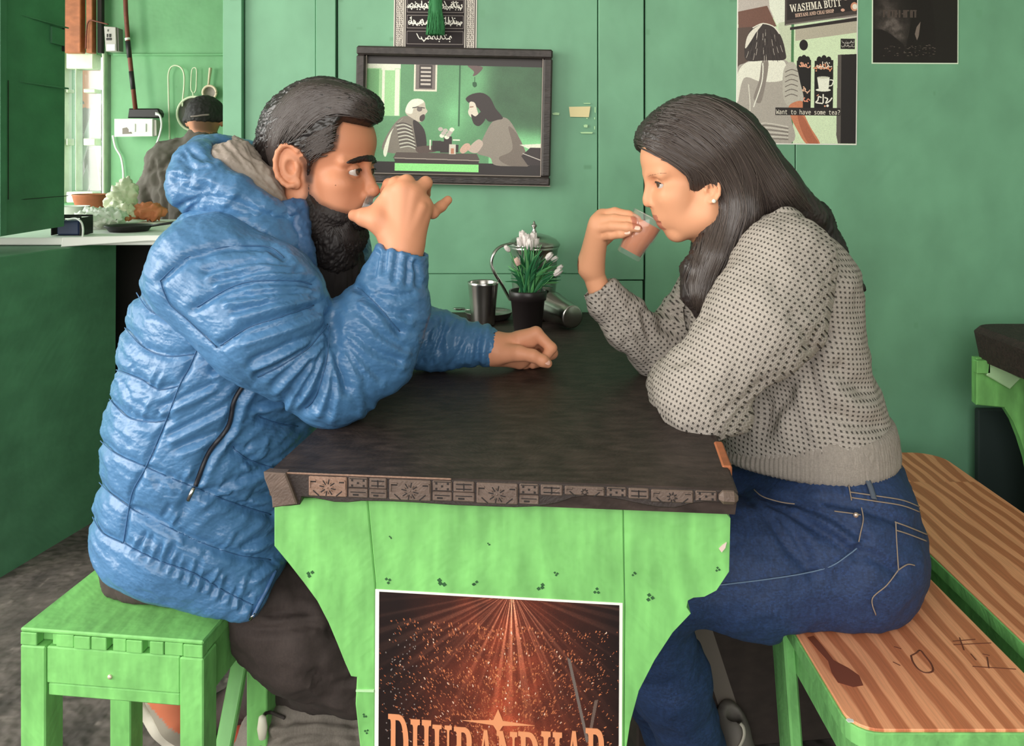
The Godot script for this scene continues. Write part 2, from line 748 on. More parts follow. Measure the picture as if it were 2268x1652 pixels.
func setup_light() -> void:
	var cam := Camera3D.new()
	cam.name = "camera"
	cam.position = Vector3(0, EYE, 0)
	cam.near = 0.05
	cam.far = 60.0
	cam.projection = Camera3D.PROJECTION_FRUSTUM
	cam.size = 1652.0 / F * cam.near
	cam.frustum_offset = Vector2(0, (CY - 826.0) / F * cam.near)
	cam.keep_aspect = Camera3D.KEEP_HEIGHT
	add_child(cam)
	cam.current = true

	ENV = Environment.new()
	var sky := Sky.new()
	var sm := ProceduralSkyMaterial.new()
	sm.sky_top_color = Color(0.86, 0.92, 1.0)
	sm.sky_horizon_color = Color(1.0, 1.0, 1.0)
	sm.sky_curve = 0.25
	sm.ground_horizon_color = Color(0.62, 0.60, 0.56)
	sm.ground_bottom_color = Color(0.42, 0.40, 0.37)
	sm.sky_energy_multiplier = 1.0
	sky.sky_material = sm
	ENV.background_mode = Environment.BG_SKY
	ENV.sky = sky
	ENV.background_energy_multiplier = 1.6
	ENV.tonemap_mode = Environment.TONE_MAPPER_LINEAR
	ENV.tonemap_exposure = 1.5
	ENV.sdfgi_enabled = true
	ENV.ssao_enabled = true
	ENV.ssil_enabled = true
	var we := WorldEnvironment.new()
	we.name = "world_environment"
	we.environment = ENV
	add_child(we)

	# daylight entering by the open shop front behind the camera, and by the kitchen's side opening
	daylight("daylight_shop_front", Vector3(-0.95, 1.62, 1.45), Vector3(0.02, -0.16, -1.0), Vector3(4.0, 1.8, 0), 4.3, Color(1.0, 0.965, 0.91))
	daylight("daylight_side_door", Vector3(-3.1, 1.55, -0.55), Vector3(1.0, -0.05, -0.35), Vector3(2.2, 1.9, 0), 7.4, Color(1.0, 0.98, 0.94))
	daylight("daylight_kitchen_side", Vector3(-3.0, 1.2, -3.35), Vector3(1.0, -0.12, -0.1), Vector3(1.4, 1.0, 0), 2.1, Color(0.98, 1.0, 0.96))

func daylight(called: String, pos: Vector3, dir: Vector3, size: Vector3, energy: float, c: Color) -> void:
	var l := AreaLight3D.new()
	l.name = called
	l.area_size = Vector2(size.x, size.y)
	l.area_normalize_energy = true
	l.light_energy = energy
	l.light_color = c
	l.area_range = 12.0
	l.area_attenuation = 2.0
	l.shadow_enabled = true
	add_child(l)
	l.look_at_from_position(pos, pos + dir, Vector3.UP)

func setup_materials() -> void:
	var blot := tint(256, 256, 1.2, 1.2, 0.9, 1.0, 3, 40, Color(0.86, 0.88, 0.86))
	var blot2 := tint(256, 256, 0.9, 2.2, 0.84, 1.0, 8)
	var blot3 := tint(256, 256, 3.4, 1.3, 0.82, 1.0, 28)
	var rough_n := bumps(256, 7.0, 7.0, 2.0)
	M.wall = mt(rgb(116, 172, 136), 0.5, 0, blot, 0.8, rough_n, 0.06)
	M.wall_dark = mt(rgb(96, 152, 114), 0.55, 0, blot2, 0.9, rough_n, 0.12)
	M.cup_green = mt(rgb(78, 134, 98), 0.5, 0, blot2, 0.9, rough_n, 0.12)
	M.kitchen = mt(rgb(122, 184, 130), 0.55, 0, blot, 0.7, rough_n, 0.1)
	M.lime = mt(rgb(132, 205, 114), 0.45, 0, blot3, 1.8, rough_n, 0.15)
	M.lime_edge = mt(rgb(134, 206, 120), 0.5, 0, blot3, 2.0, rough_n, 0.3)
	M.lime_pale = mt(rgb(190, 232, 176), 0.5, 0, blot, 1.5)
	M.floor = mt(rgb(112, 102, 96), 0.8, 0, tint(256, 256, 2.0, 2.0, 0.6, 1.0, 12, 260, Color(1, 1, 1)), 0.7, rough_n, 0.8)
	M.ceiling = mt(rgb(190, 192, 186), 0.8)
	M.plaster = mt(rgb(170, 186, 170), 0.8)
	M.white = mt(rgb(236, 238, 230), 0.5)
	M.white_frame = mt(rgb(222, 236, 206), 0.5, 0, blot, 2.0)
	M.black = mt(rgb(26, 22, 22), 0.5)
	M.dark_fill = mt(rgb(40, 34, 32), 0.9)  # near-black fill, also stands in for shade in grooves and openings
	M.steel = mt(rgb(188, 184, 180), 0.24, 1.0)
	M.steel_dull = mt(rgb(170, 166, 162), 0.36, 1.0)
	M.brass = mt(rgb(210, 190, 140), 0.3, 1.0)
	M.glass = StandardMaterial3D.new()
	M.glass.transparency = BaseMaterial3D.TRANSPARENCY_ALPHA
	M.glass.albedo_color = Color(0.95, 1.0, 0.97, 0.1)
	M.glass.roughness = 0.04
	var wood_n := bumps(256, 3.0, 14.0, 1.6, 11)
	M.top = mt(rgb(72, 60, 55), 0.5, 0, tint(256, 256, 1.0, 3.6, 0.62, 1.0, 21, 60, Color(0.8, 0.76, 0.72)), 3.2, rough_n, 0.25)
	M.top.metallic_specular = 0.35
	M.carve = mt(rgb(108, 90, 80), 0.5, 0, blot2, 6.0, rough_n, 0.5)
	M.carve_base = mt(rgb(54, 43, 39), 0.6, 0, blot2, 6.0, rough_n, 0.5)
	M.carve_worn = mt(rgb(150, 118, 100), 0.55, 0, blot2, 4.0, rough_n, 0.8)
	M.frame = mt(rgb(64, 56, 53), 0.5, 0, tint(128, 128, 2.0, 2.0, 0.7, 1.0, 4), 3.0, wood_n, 0.5)
	M.rust = mt(rgb(182, 106, 66), 0.6, 0, blot2, 3.0)
	M.rust_dark = mt(rgb(120, 58, 40), 0.6, 0, blot2, 5.0)
	M.seam = mt(rgb(30, 60, 38), 0.8)
	M.bench = bench_wood()
	M.brown = mt(rgb(70, 58, 52), 0.8, 0, blot2, 4.0)

# plywood with broad dark and light streaks that run with the bench
func bench_wood() -> StandardMaterial3D:
	var w := 256
	var h := 1024
	var im := Image.create(w, h, false, Image.FORMAT_RGB8)
	var n := noise(1.0, 3, 31)
	var n2 := noise(1.0, 4, 32)
	var light := Color8(250, 170, 126)
	var dark := Color8(204, 122, 84)
	for y in h:
		for x in w:
			var u := float(x) / w
			var v := float(y) / h
			var warp := n.get_noise_2d(u * 1.1, v * 2.2) * 0.9 + n2.get_noise_2d(u * 4.0, v * 7.0) * 0.10
			var s := sin((u * 8.2 + warp) * TAU)
			var t := smoothstep(-0.15, 0.35, s)
			var c := dark.lerp(light, t)
			var f := 1.0 + n2.get_noise_2d(u * 90.0, v * 14.0) * 0.10
			im.set_pixel(x, y, Color(c.r * f, c.g * f, c.b * f))
	im.generate_mipmaps()
	var m := StandardMaterial3D.new()
	m.albedo_texture = ImageTexture.create_from_image(im)
	m.roughness = 0.5
	return m

# ================================================================== the room
func room() -> void:
	struct("floor", boxw(Vector3(-3.4, -0.12, -4.6), Vector3(3.0, 0.0, 1.7), 0.0), M.floor)
	struct("ceiling", boxw(Vector3(-3.4, 2.6, -4.6), Vector3(3.0, 2.72, 1.7), 0.0), M.ceiling)
	struct("wall_right", boxw(Vector3(2.6, 0, -2.2), Vector3(2.75, 2.6, 1.7), 0.0), M.plaster)
	for e in [[-2.4, -1.85, 0.0, 2.6], [0.35, 1.7, 0.0, 2.6], [-1.85, 0.35, 0.0, 0.5], [-1.85, 0.35, 2.45, 2.6]]:
		struct("wall_left", boxw(Vector3(-3.4, e[2], e[0]), Vector3(-3.25, e[3], e[1]), 0.0), M.plaster)
	struct("wall_front", boxw(Vector3(1.25, 0, 1.55), Vector3(2.6, 2.6, 1.7), 0.0), M.plaster)
	struct("trim_shop_front", boxw(Vector3(-3.25, 2.5, 1.55), Vector3(1.25, 2.6, 1.7), 0.0), M.plaster)

	# back wall: a backing, then painted boards with open joints between them
	var wb := Node3D.new()
	wb.name = "wall_back"
	wb.set_meta("kind", "structure")
	add_child(wb)
	putw("backing", boxw(Vector3(at(499, 350, WALL).x, 0, -WALL - 0.13), Vector3(2.6, 2.6, -WALL - 0.016), 0.0), M.seam, wb)
	var px := WALL / F
	var panel := func(called: String, x0: float, x1: float, y0: float, y1: float, proud: float, m: Material) -> void:
		var a := at(x0, y1, WALL)
		var b := at(x1, y0, WALL)
		putw(called, boxw(Vector3(a.x + 0.0007, a.y, -WALL - 0.015), Vector3(b.x - 0.0007, b.y, -WALL + proud), 0.0015), m, wb)
	var top := 350.0 - (2.599 - EYE) / px
	var bot := 350.0 + (EYE - 0.001) / px
	panel.call("corner_post", 498, 541, top, bot, 0.018, M.wall)
	panel.call("board", 541.5, 699.5, top, bot, 0.0, M.wall)
	panel.call("batten", 700, 745, top, bot, 0.006, M.wall)
	panel.call("board", 747.5, 1324, top, 606, 0.0, M.wall)
	panel.call("board", 747.5, 1324, 607, bot, 0.0008, M.wall)
	panel.call("batten", 1324.6, 1426, top, 619, 0.004, M.wall)
	panel.call("batten", 1324.6, 1424, 621.5, bot, 0.003, M.wall)
	panel.call("board", 1428.5, 1761.5, top, bot, 0.0, M.wall)
	panel.call("board", 1762.3, 3422, top, bot, 0.0, M.wall)
	# bits of old tape and bared spots left on the batten
	var tape := thing("tape_scrap", "cream paper tape scrap stuck to the green wall right of the framed picture", "tape", at(1283, 248, WALL - 0.0046))
	put("paper", prism(pv([-0.026, 0.013, 0.028, 0.014, 0.024, -0.013, -0.023, -0.012]), 0.0008), mt(rgb(224, 210, 160), 0.7), tape)
	var chips := [[1300, 229, 16, 2], [1318, 243, 2, 14], [1297, 279, 9, 7], [1299, 294, 28, 4], [1317, 262, 2, 5], [1317, 283, 2, 8], [1231, 252, 16, 6], [1300, 262, 3, 3]]
	for c in chips:
		var wq: float = c[2] * px * 0.5
		var hq: float = c[3] * px * 0.5
		putw("paint_chip", prism(pv([-wq, hq * 0.6, 0, hq, wq, hq * 0.7, wq * 0.9, -hq, -wq * 0.8, -hq * 0.8]), 0.0009, 0.0, Transform3D(Basis(), at(c[0], c[1], WALL - (0.0051 if c[0] < 1324 else 0.0051)))), M.lime_pale, wb)
	# the return of the wall towards the kitchen, and the rest that hides the kitchen's right side
	struct("wall_partition", boxw(Vector3(-0.45, 0, -4.2), Vector3(-0.30, 2.6, -2.31), 0.0), M.kitchen)

	kitchen_room()

func kitchen_room() -> void:
	var d := 4.2
	var wx0 := at(147, 0, d).x
	var wx1 := at(246, 0, d).x
	var wy0 := at(0, 447, d).y
	var wy1 := at(0, 121, d).y
	var wk := Node3D.new()
	wk.name = "wall_kitchen"
	wk.set_meta("kind", "structure")
	add_child(wk)
	var z0 := -d
	var z1 := -d - 0.12
	putw("wall_piece", boxw(Vector3(wx1, 0, z1), Vector3(-0.3, 2.6, z0), 0.0), M.kitchen, wk)
	putw("wall_piece", boxw(Vector3(-3.25, 0, z1), Vector3(wx0, 2.6, z0), 0.0), M.kitchen, wk)
	putw("wall_piece", boxw(Vector3(wx0, 0, z1), Vector3(wx1, wy0, z0), 0.0), M.kitchen, wk)
	putw("wall_piece", boxw(Vector3(wx0, wy1, z1), Vector3(wx1, 2.6, z0), 0.0), M.kitchen, wk)
	# ledge of the plaster where the paint changes
	putw("plaster_ledge", boxw(at(252, 124, d) , at(496, 118, d - 0.012), 0.003), M.kitchen, wk)
	# side wall of the kitchen with its opening to the yard
	struct("wall_kitchen_side", boxw(Vector3(-3.25, 0, -4.2), Vector3(-3.1, 0.6, -2.4), 0.0), M.kitchen)
	struct("wall_kitchen_side", boxw(Vector3(-3.25, 2.42, -4.2), Vector3(-3.1, 2.6, -2.4), 0.0), M.kitchen)

	# window with six panes
	var w := Node3D.new()
	w.name = "window_1"
	w.set_meta("kind", "structure")
	add_child(w)
	var P := func(x: float, y: float, dd: float) -> Vector3: return at(x, y, dd)
	var zf := d - 0.035
	putw("frame_stile", boxw(P.call(225, 449, zf), P.call(249, 119, d + 0.05), 0.004), M.white_frame, w)
	putw("frame_stile", boxw(P.call(140, 449, zf), P.call(146, 119, d + 0.05), 0.004), M.white_frame, w)
	putw("frame_rail", boxw(P.call(146.3, 152, zf), P.call(224.7, 119, d + 0.05), 0.004), M.white_frame, w)
	putw("frame_rail", boxw(P.call(146.3, 449, zf), P.call(224.7, 423, d + 0.05), 0.004), M.white_frame, w)
	putw("mullion", boxw(P.call(166, 422.7, zf + 0.01), P.call(184, 152.3, d + 0.04), 0.004), M.white_frame, w)
	for r in [[199, 205], [307, 322]]:
		for c in [[146.3, 165.7], [184.3, 224.7]]:
			putw("glazing_bar", boxw(P.call(c[0], r[1], zf + 0.01), P.call(c[1], r[0], d + 0.04), 0.003), M.white_frame, w)
	for r in [[152.5, 198.7], [205.3, 306.7], [322.3, 422.5]]:
		for c in [[146.5, 165.5], [184.5, 224.5]]:
			putw("pane", boxw(P.call(c[0], r[1], d + 0.018), P.call(c[1], r[0], d + 0.022), 0.0), M.glass, w)
	# the yard beyond the window: leaning planks, a heap of cut branches, an orange tarpaulin
	struct("ground_yard", boxw(Vector3(-6, -0.3, -9), Vector3(1, -0.1, -4.6), 0.0), mt(rgb(150, 140, 128), 0.9))
	var r := RandomNumberGenerator.new()
	r.seed = 5
	var grey := mt(rgb(150, 138, 126), 0.9)
	var pale := mt(rgb(214, 208, 196), 0.9)
	for i in 8:
		var x := r.randf_range(138, 232)
		var y0 := r.randf_range(300, 470)
		var b := at(x + r.randf_range(-40, 50), y0 - r.randf_range(60, 150), 5.2 + i * 0.03)
		var a := Vector3(b.x - r.randf_range(-0.5, 0.5), -0.09, -5.15 - i * 0.03)
		var st := st_new()
		var fr := along(a, b)
		fr.origin = (a + b) * 0.5
		add_box(st, Vector3(0.035 + r.randf() * 0.03, a.distance_to(b), 0.02), 0.003, fr)
		var o := put("plank", st_end(st), pale if i % 2 else grey)
		tag(o, "weathered grey plank leaning outside the kitchen window", "plank", "planks seen through the window")
	var heap := Fld.new()
	heap.ell(Vector3(at(190, 0, 5.75).x, 0.1, -5.8), Vector3(0.4, 0.35, 0.25), 0.05)
	heap.ell(Vector3(at(190, 0, 5.75).x, 0.5, -5.8), Vector3(0.3, 0.35, 0.2), 0.05)
	for i in 16:
		heap.ell(at(r.randf_range(150, 225), r.randf_range(320, 480), 5.75), Vector3(r.randf_range(0.08, 0.16), r.randf_range(0.06, 0.12), 0.1), 0.02)
	for i in 9:
		heap.ell(at(r.randf_range(170, 230), r.randf_range(225, 320), 5.75), Vector3(r.randf_range(0.06, 0.12), r.randf_range(0.06, 0.1), 0.1), 0.02)
	var hn := noise(24.0, 3, 9)
	tag(put("rubble_heap", skin([heap.net(0.03)], func(p: Vector3, _n: Vector3) -> float: return hn.get_noise_3dv(p) * 0.03), mt(rgb(126, 118, 106), 0.9)), "heap of grey branches and rubble outside the window", "heap")
	tag(put("tarpaulin", boxw(at(176, 246, 5.66), at(226, 130, 5.72), 0.02), mt(rgb(226, 140, 96), 0.7)), "orange tarpaulin patch behind the top pane", "tarpaulin")

# ================================================================== furniture
const TOP_Y := 0.75
const SEAT_Y := 0.45

func on_plane(t: Transform3D, x: float, y: float) -> Vector2:      # where the sight line through x, y meets the x-y plane of t
	var o := Vector3(0, EYE, 0)
	var dir := at(x, y, 1.0) - o
	var n := t.basis.z
	var k := (t.origin - o).dot(n) / dir.dot(n)
	var q := t.affine_inverse() * (o + dir * k)
	return Vector2(q.x, q.y)

func main_table() -> void:
	var fl := Vector3(-0.302, TOP_Y, -1.055)
	var fr := Vector3(0.263, TOP_Y, -0.998)
	var rr := Vector3(0.400, TOP_Y, -2.150)
	var rl := Vector3(-0.171, TOP_Y, -2.150)
	var base := Vector3(0.0, 0.0, -1.5)
	var t := thing("cafe_table", "lime green table with a dark carved wooden top between the two seated people", "table", base)
	# top slab: outline seen from above
	var poly := PackedVector2Array([Vector2(fl.x, -fl.z), Vector2(fr.x, -fr.z), Vector2(rr.x, -rr.z), Vector2(rl.x, -rl.z)])
	var flat := Transform3D(Basis(Vector3(1, 0, 0), Vector3(0, 0, -1), Vector3(0, 1, 0)), Vector3(0, TOP_Y, 0))
	putw("tabletop", prism(poly, 0.03, 0.003, flat), M.top, t)
	# front faces live in a frame along the front edge
	var ax := (fr - fl).normalized()
	var az := Vector3(-ax.z, 0, ax.x)      # towards the camera
	if az.z < 0:
		az = -az
	var E0 := Transform3D(Basis(ax, Vector3.UP, az), fl)
	var band := putw("carved_border", band_shape(E0), M.carve_base, t)
	carvings(E0, band)
	# end panel of boards under the top
	var PT := E0.translated_local(Vector3(0, 0, -0.022))
	var left := [607, 1104, 607, 1210, 640, 1250, 672, 1291, 702, 1332, 727, 1380, 748, 1430, 764, 1470, 777, 1499, 790, 1501, 787, 1560, 797, 1652, 806, 1760, 806, 2364]
	var pl := PackedVector2Array()
	for i in range(0, left.size(), 2):
		pl.append(on_plane(PT, left[i], left[i + 1]))
	var seam0 := on_plane(PT, 829.2, 2364)
	var seam0t := on_plane(PT, 813.2, 1104)
	pl.append(seam0)
	pl.append(on_plane(PT, 831, 1294))
	pl.append(seam0t)
	putw("panel_board", prism(pl, 0.024, 0.0015, PT), M.lime, t)
	var mid := PackedVector2Array()
	for e in [[814, 1104], [831.8, 1294], [830, 2364], [1378, 2364], [1384, 1340], [1380, 1108]]:
		mid.append(on_plane(PT, e[0], e[1]))
	putw("panel_board", prism(mid, 0.024, 0.0015, PT), M.lime, t)
	var right := [1380.8, 1108, 1384.8, 1340, 1378.8, 2364, 1392, 2364, 1388, 1652, 1396, 1600, 1415, 1530, 1450, 1462, 1490, 1401, 1530, 1359, 1521, 1345, 1524, 1330, 1536, 1324, 1560, 1322, 1587, 1308, 1615, 1266, 1618, 1148, 1594, 1120, 1590, 1108]
	var prt := PackedVector2Array()
	for i in range(0, right.size(), 2):
		prt.append(on_plane(PT, right[i], right[i + 1]))
	putw("panel_board", prism(prt, 0.024, 0.0004, PT), M.lime, t)
	# broken-out edge that shows the board's thickness on the right
	var chip := PackedVector2Array()
	for e in [[1592, 1214], [1600, 1206], [1609, 1200], [1606, 1212], [1598, 1222]]:
		chip.append(on_plane(PT, e[0], e[1]))
	putw("splinter", prism(chip, 0.003, 0.0, PT.translated_local(Vector3(0, 0, 0.002))), mt(rgb(214, 190, 182), 0.8), t)
	# nail holes with lifted paint
	var dents := [[687, 1270, 5], [860, 1286, 4], [978, 1290, 6], [1052, 1292, 4], [1199, 1300, 5], [1322, 1308, 4], [1440, 1322, 5], [865, 1190, 2], [1083, 1205, 2], [1590, 1260, 3], [808, 1585, 3], [812, 1620, 3], [1232, 1270, 3], [1405, 1270, 3]]
	for e in dents:
		var q := on_plane(PT, e[0], e[1])
		var s: float = e[2] * 0.00056
		var st := st_new()
		for k in 3:
			var o := Vector2(sin(e[0] * 1.7 + k * 2.1), cos(e[1] * 1.3 + k * 2.4)) * s * 1.1
			add_prism(st, pv([q.x + o.x - s, q.y + o.y, q.x + o.x, q.y + o.y + s * 0.8, q.x + o.x + s * 0.9, q.y + o.y - s * 0.2, q.x + o.x - s * 0.2, q.y + o.y - s * 0.9]), 0.0008, PT.translated_local(Vector3(0, 0, 0.0005)))
		putw("nail_hole", st_end(st), mt(rgb(40, 84, 44), 0.8), t)
	# a paler lath nailed on at the left, low down
	var lath := PackedVector2Array()
	for e in [[789, 1526], [829, 1526], [829, 1531], [789, 1530]]:
		lath.append(on_plane(PT, e[0], e[1]))
	putw("lath", prism(lath, 0.003, 0.0, PT.translated_local(Vector3(0, 0, 0.002))), M.lime_pale, t)
	# rear support against the wall, rails under the top
	putw("rear_panel", boxw(Vector3(-0.12, 0, -2.12), Vector3(0.34, 0.719, -2.08), 0.004), M.lime, t)
	putw("rail", boxw(Vector3(-0.02, 0.66, -2.078), Vector3(0.02, 0.7195, -1.06), 0.004), M.lime, t)
	# bared wood along the right-hand edge of the top
	var e0 := fr.lerp(rr, (1.07 - 0.998) / 1.152)
	var e1 := fr.lerp(rr, (1.164 - 0.998) / 1.152)
	var se := st_new()
	var fe := along(e0, e1)
	fe.origin = (e0 + e1) * 0.5 + Vector3(-0.003, -0.006, 0)
	add_box(se, Vector3(0.012, e0.distance_to(e1), 0.016), 0.002, fe)
	putw("bared_edge", st_end(se), M.rust, t)
	# poster on the end panel
	poster_front(PT)

func band_shape(E0: Transform3D) -> ArrayMesh:
	var st := st_new()
	var up := PackedVector2Array()
	for e in [[600, 1043.5], [660, 1044], [1000, 1060], [1300, 1072], [1590, 1084], [1634, 1086]]:
		up.append(on_plane(E0, e[0], e[1]) - Vector2(0, 0.0012))
	var low := [[1634, 1113], [1594, 1113], [1560, 1112], [1530, 1116], [1495, 1125], [1462, 1124], [1425, 1118], [1380, 1108], [1335, 1101], [1300, 1099], [1268, 1103], [1235, 1114], [1190, 1122], [1140, 1124], [1080, 1122], [1000, 1119], [930, 1114], [870, 1111], [800, 1110], [770, 1113], [740, 1112], [690, 1102], [668, 1100], [664, 1118], [640, 1121], [616, 1122], [606, 1090]]
	for e in low:
		up.append(on_plane(E0, e[0], e[1]))
	add_prism(st, up, 0.016, E0, 0.001)
	return st_end(st)

func carvings(E0: Transform3D, band: Node3D) -> void:
	var T := E0.translated_local(Vector3(0, 0, 0.0002))
	var u := func(x: float, y: float) -> Vector2: return on_plane(E0, x, y)
	var line_y := func(x: float) -> float: return 1045.0 + (x - 600.0) * 0.0386
	var flower := func(st: SurfaceTool, c: Vector2, r: float) -> void:
		for k in 8:
			var a := TAU * k / 8.0 + 0.2
			var d := Vector2(cos(a), sin(a))
			var n := Vector2(-d.y, d.x)
			var p := [c + d * r * 0.28, c + d * r * 0.62 + n * r * 0.17, c + d * r, c + d * r * 0.62 - n * r * 0.17]
			var tip := T * Vector3(c.x + d.x * r * 0.6, c.y + d.y * r * 0.6, 0.0048)
			for i in 4:
				var a3: Vector3 = T * Vector3(p[i].x, p[i].y, 0.0)
				var b3: Vector3 = T * Vector3(p[(i + 1) % 4].x, p[(i + 1) % 4].y, 0.0)
				tri(st, tip, b3, a3)
		var ring := []
		for k in 8:
			ring.append(T * Vector3(c.x + cos(TAU * k / 8) * r * 0.25, c.y + sin(TAU * k / 8) * r * 0.25, 0.0015))
		for k in 8:
			tri(st, T * Vector3(c.x, c.y, 0.0036), ring[(k + 1) % 8], ring[k])
	# proud plates along the band: flower plates, and pairs of small plates over a long one, with dark strips standing in for shade in the grooves
	var lows := [[600, 1100], [690, 1102], [770, 1113], [870, 1111], [1000, 1119], [1140, 1124], [1190, 1122], [1235, 1114], [1268, 1103], [1300, 1099], [1335, 1101], [1380, 1108], [1425, 1118], [1495, 1125], [1530, 1116], [1560, 1112], [1640, 1113]]
	var low_y := func(x: float) -> float:
		for i in lows.size() - 1:
			if x <= lows[i + 1][0]:
				return lerpf(lows[i][1], lows[i + 1][1], (x - lows[i][0]) / (lows[i + 1][0] - lows[i][0]))
		return 1112.0
	var tiles := [[684, 770, "flower"], [772, 816, "dots"], [818, 858, "bars"], [862, 956, "flower"], [958, 1002, "dots"], [1004, 1052, "bars"], [1055, 1148, "flower"], [1150, 1194, "dots"], [1197, 1247, "bars"], [1250, 1340, "flower"], [1343, 1388, "dots"], [1391, 1438, "bars"], [1441, 1536, "flower"], [1539, 1588, "dots"]]
	for e in tiles:
		var y0: float = line_y.call((e[0] + e[1]) * 0.5) + 3.0
		var room := 60.0
		for xx in [e[0], (e[0] + e[1]) * 0.5, e[1]]:
			room = minf(room, low_y.call(xx) - y0 - 2.0)
		var y1 := y0 + (minf(49.0, room) if e[2] == "flower" else minf(25.0, room))
		var a: Vector2 = u.call(e[0] + 0.8, y0)
		var b: Vector2 = u.call(e[1] - 0.8, y1)
		var c := (a + b) * 0.5
		var sz := Vector2(absf(b.x - a.x), absf(b.y - a.y))
		var F2 := T.translated_local(Vector3(c.x, c.y, 0.0005))
		var st := st_new()
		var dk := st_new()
		add_box(st, Vector3(sz.x, sz.y, 0.004), 0.0012, F2)
		var T0 := T
		T = T.translated_local(Vector3(0, 0, 0.0024))
		var FT := T.translated_local(Vector3(c.x, c.y, 0))
		if e[2] == "flower":
			flower.call(st, c + Vector2(0, -0.001), sz.y * 0.44)
			for k in 8:
				var an := TAU * (k + 0.5) / 8.0 + 0.2
				var d2 := Vector2(cos(an), sin(an)) * sz.y * 0.30
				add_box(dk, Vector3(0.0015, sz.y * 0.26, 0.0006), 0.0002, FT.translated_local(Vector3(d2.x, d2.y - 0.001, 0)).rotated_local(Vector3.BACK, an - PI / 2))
			for s in [-1.0, 1.0]:
				add_box(st, Vector3(sz.x * 0.16, 0.0018, 0.003), 0.0004, FT.translated_local(Vector3(s * sz.x * 0.38, sz.y * 0.33, 0)))
				add_box(st, Vector3(0.0018, sz.y * 0.4, 0.003), 0.0004, FT.translated_local(Vector3(s * sz.x * 0.46, sz.y * 0.12, 0)))
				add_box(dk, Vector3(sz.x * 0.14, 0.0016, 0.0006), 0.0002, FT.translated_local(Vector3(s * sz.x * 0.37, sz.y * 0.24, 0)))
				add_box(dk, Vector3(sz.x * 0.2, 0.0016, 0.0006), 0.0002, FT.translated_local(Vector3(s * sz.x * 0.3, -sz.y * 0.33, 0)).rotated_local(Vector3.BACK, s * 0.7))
		else:
			if e[2] == "dots":
				for q in [[-0.3, -0.25], [0.3, -0.25], [0.3, 0.25], [-0.3, 0.25], [0, 0]]:
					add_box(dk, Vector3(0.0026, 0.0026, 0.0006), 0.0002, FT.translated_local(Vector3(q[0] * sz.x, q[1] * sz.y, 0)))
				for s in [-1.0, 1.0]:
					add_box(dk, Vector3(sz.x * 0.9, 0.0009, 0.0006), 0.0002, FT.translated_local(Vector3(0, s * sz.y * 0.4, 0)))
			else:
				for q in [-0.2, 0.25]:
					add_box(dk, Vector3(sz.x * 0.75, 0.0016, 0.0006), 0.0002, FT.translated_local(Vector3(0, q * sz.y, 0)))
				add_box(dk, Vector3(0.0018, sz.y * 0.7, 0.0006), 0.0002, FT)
			# the long plate of the lower register
			var low := Vector3(0, -sz.y * 0.98, 0)
			if room > 46.0:
				add_box(st, Vector3(sz.x + 0.0004, sz.y * 0.86, 0.003), 0.001, F2.translated_local(low))
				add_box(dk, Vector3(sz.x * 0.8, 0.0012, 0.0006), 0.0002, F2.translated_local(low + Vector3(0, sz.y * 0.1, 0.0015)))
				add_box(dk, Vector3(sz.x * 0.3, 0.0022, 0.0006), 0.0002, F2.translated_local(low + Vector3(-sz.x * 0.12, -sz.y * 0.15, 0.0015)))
		T = T0
		putw("carved_tile", st_end(st), M.carve_worn if e[0] < 700 else M.carve, band)
		putw("groove_shade", st_end(dk), M.dark_fill, band)
	# worn bright upper arris
	var sr := st_new()
	var p0: Vector2 = u.call(604, 1045.5)
	var p1: Vector2 = u.call(1000, 1061.5)
	add_box(sr, Vector3(p1.x - p0.x, 0.0022, 0.0025), 0.0008, T.translated_local(Vector3((p0.x + p1.x) * 0.5, (p0.y + p1.y) * 0.5, 0)))
	putw("worn_edge", st_end(sr), M.carve_worn, band)
	# left corner block with its flower
	var sc := st_new()
	var cb := PackedVector2Array()
	for e in [[588, 1041], [636, 1044], [650, 1078], [662, 1112], [608, 1120], [606, 1098], [590, 1056]]:
		cb.append(u.call(e[0], e[1]))
	add_prism(sc, cb, 0.018, T.translated_local(Vector3(0, 0, 0.007)), 0.0015)
	T = T.translated_local(Vector3(0, 0, 0.0072))
	flower.call(sc, u.call(614, 1070), 0.0115)
	putw("corner_block", st_end(sc), M.carve, band)
	T = E0.translated_local(Vector3(0, 0, 0.004))
	var sd := st_new()
	var cc: Vector2 = u.call(1612, 1098)
	add_box(sd, Vector3(0.022, 0.015, 0.014), 0.005, T.translated_local(Vector3(cc.x, cc.y, 0)))
	putw("corner_block", st_end(sd), M.carve, band)

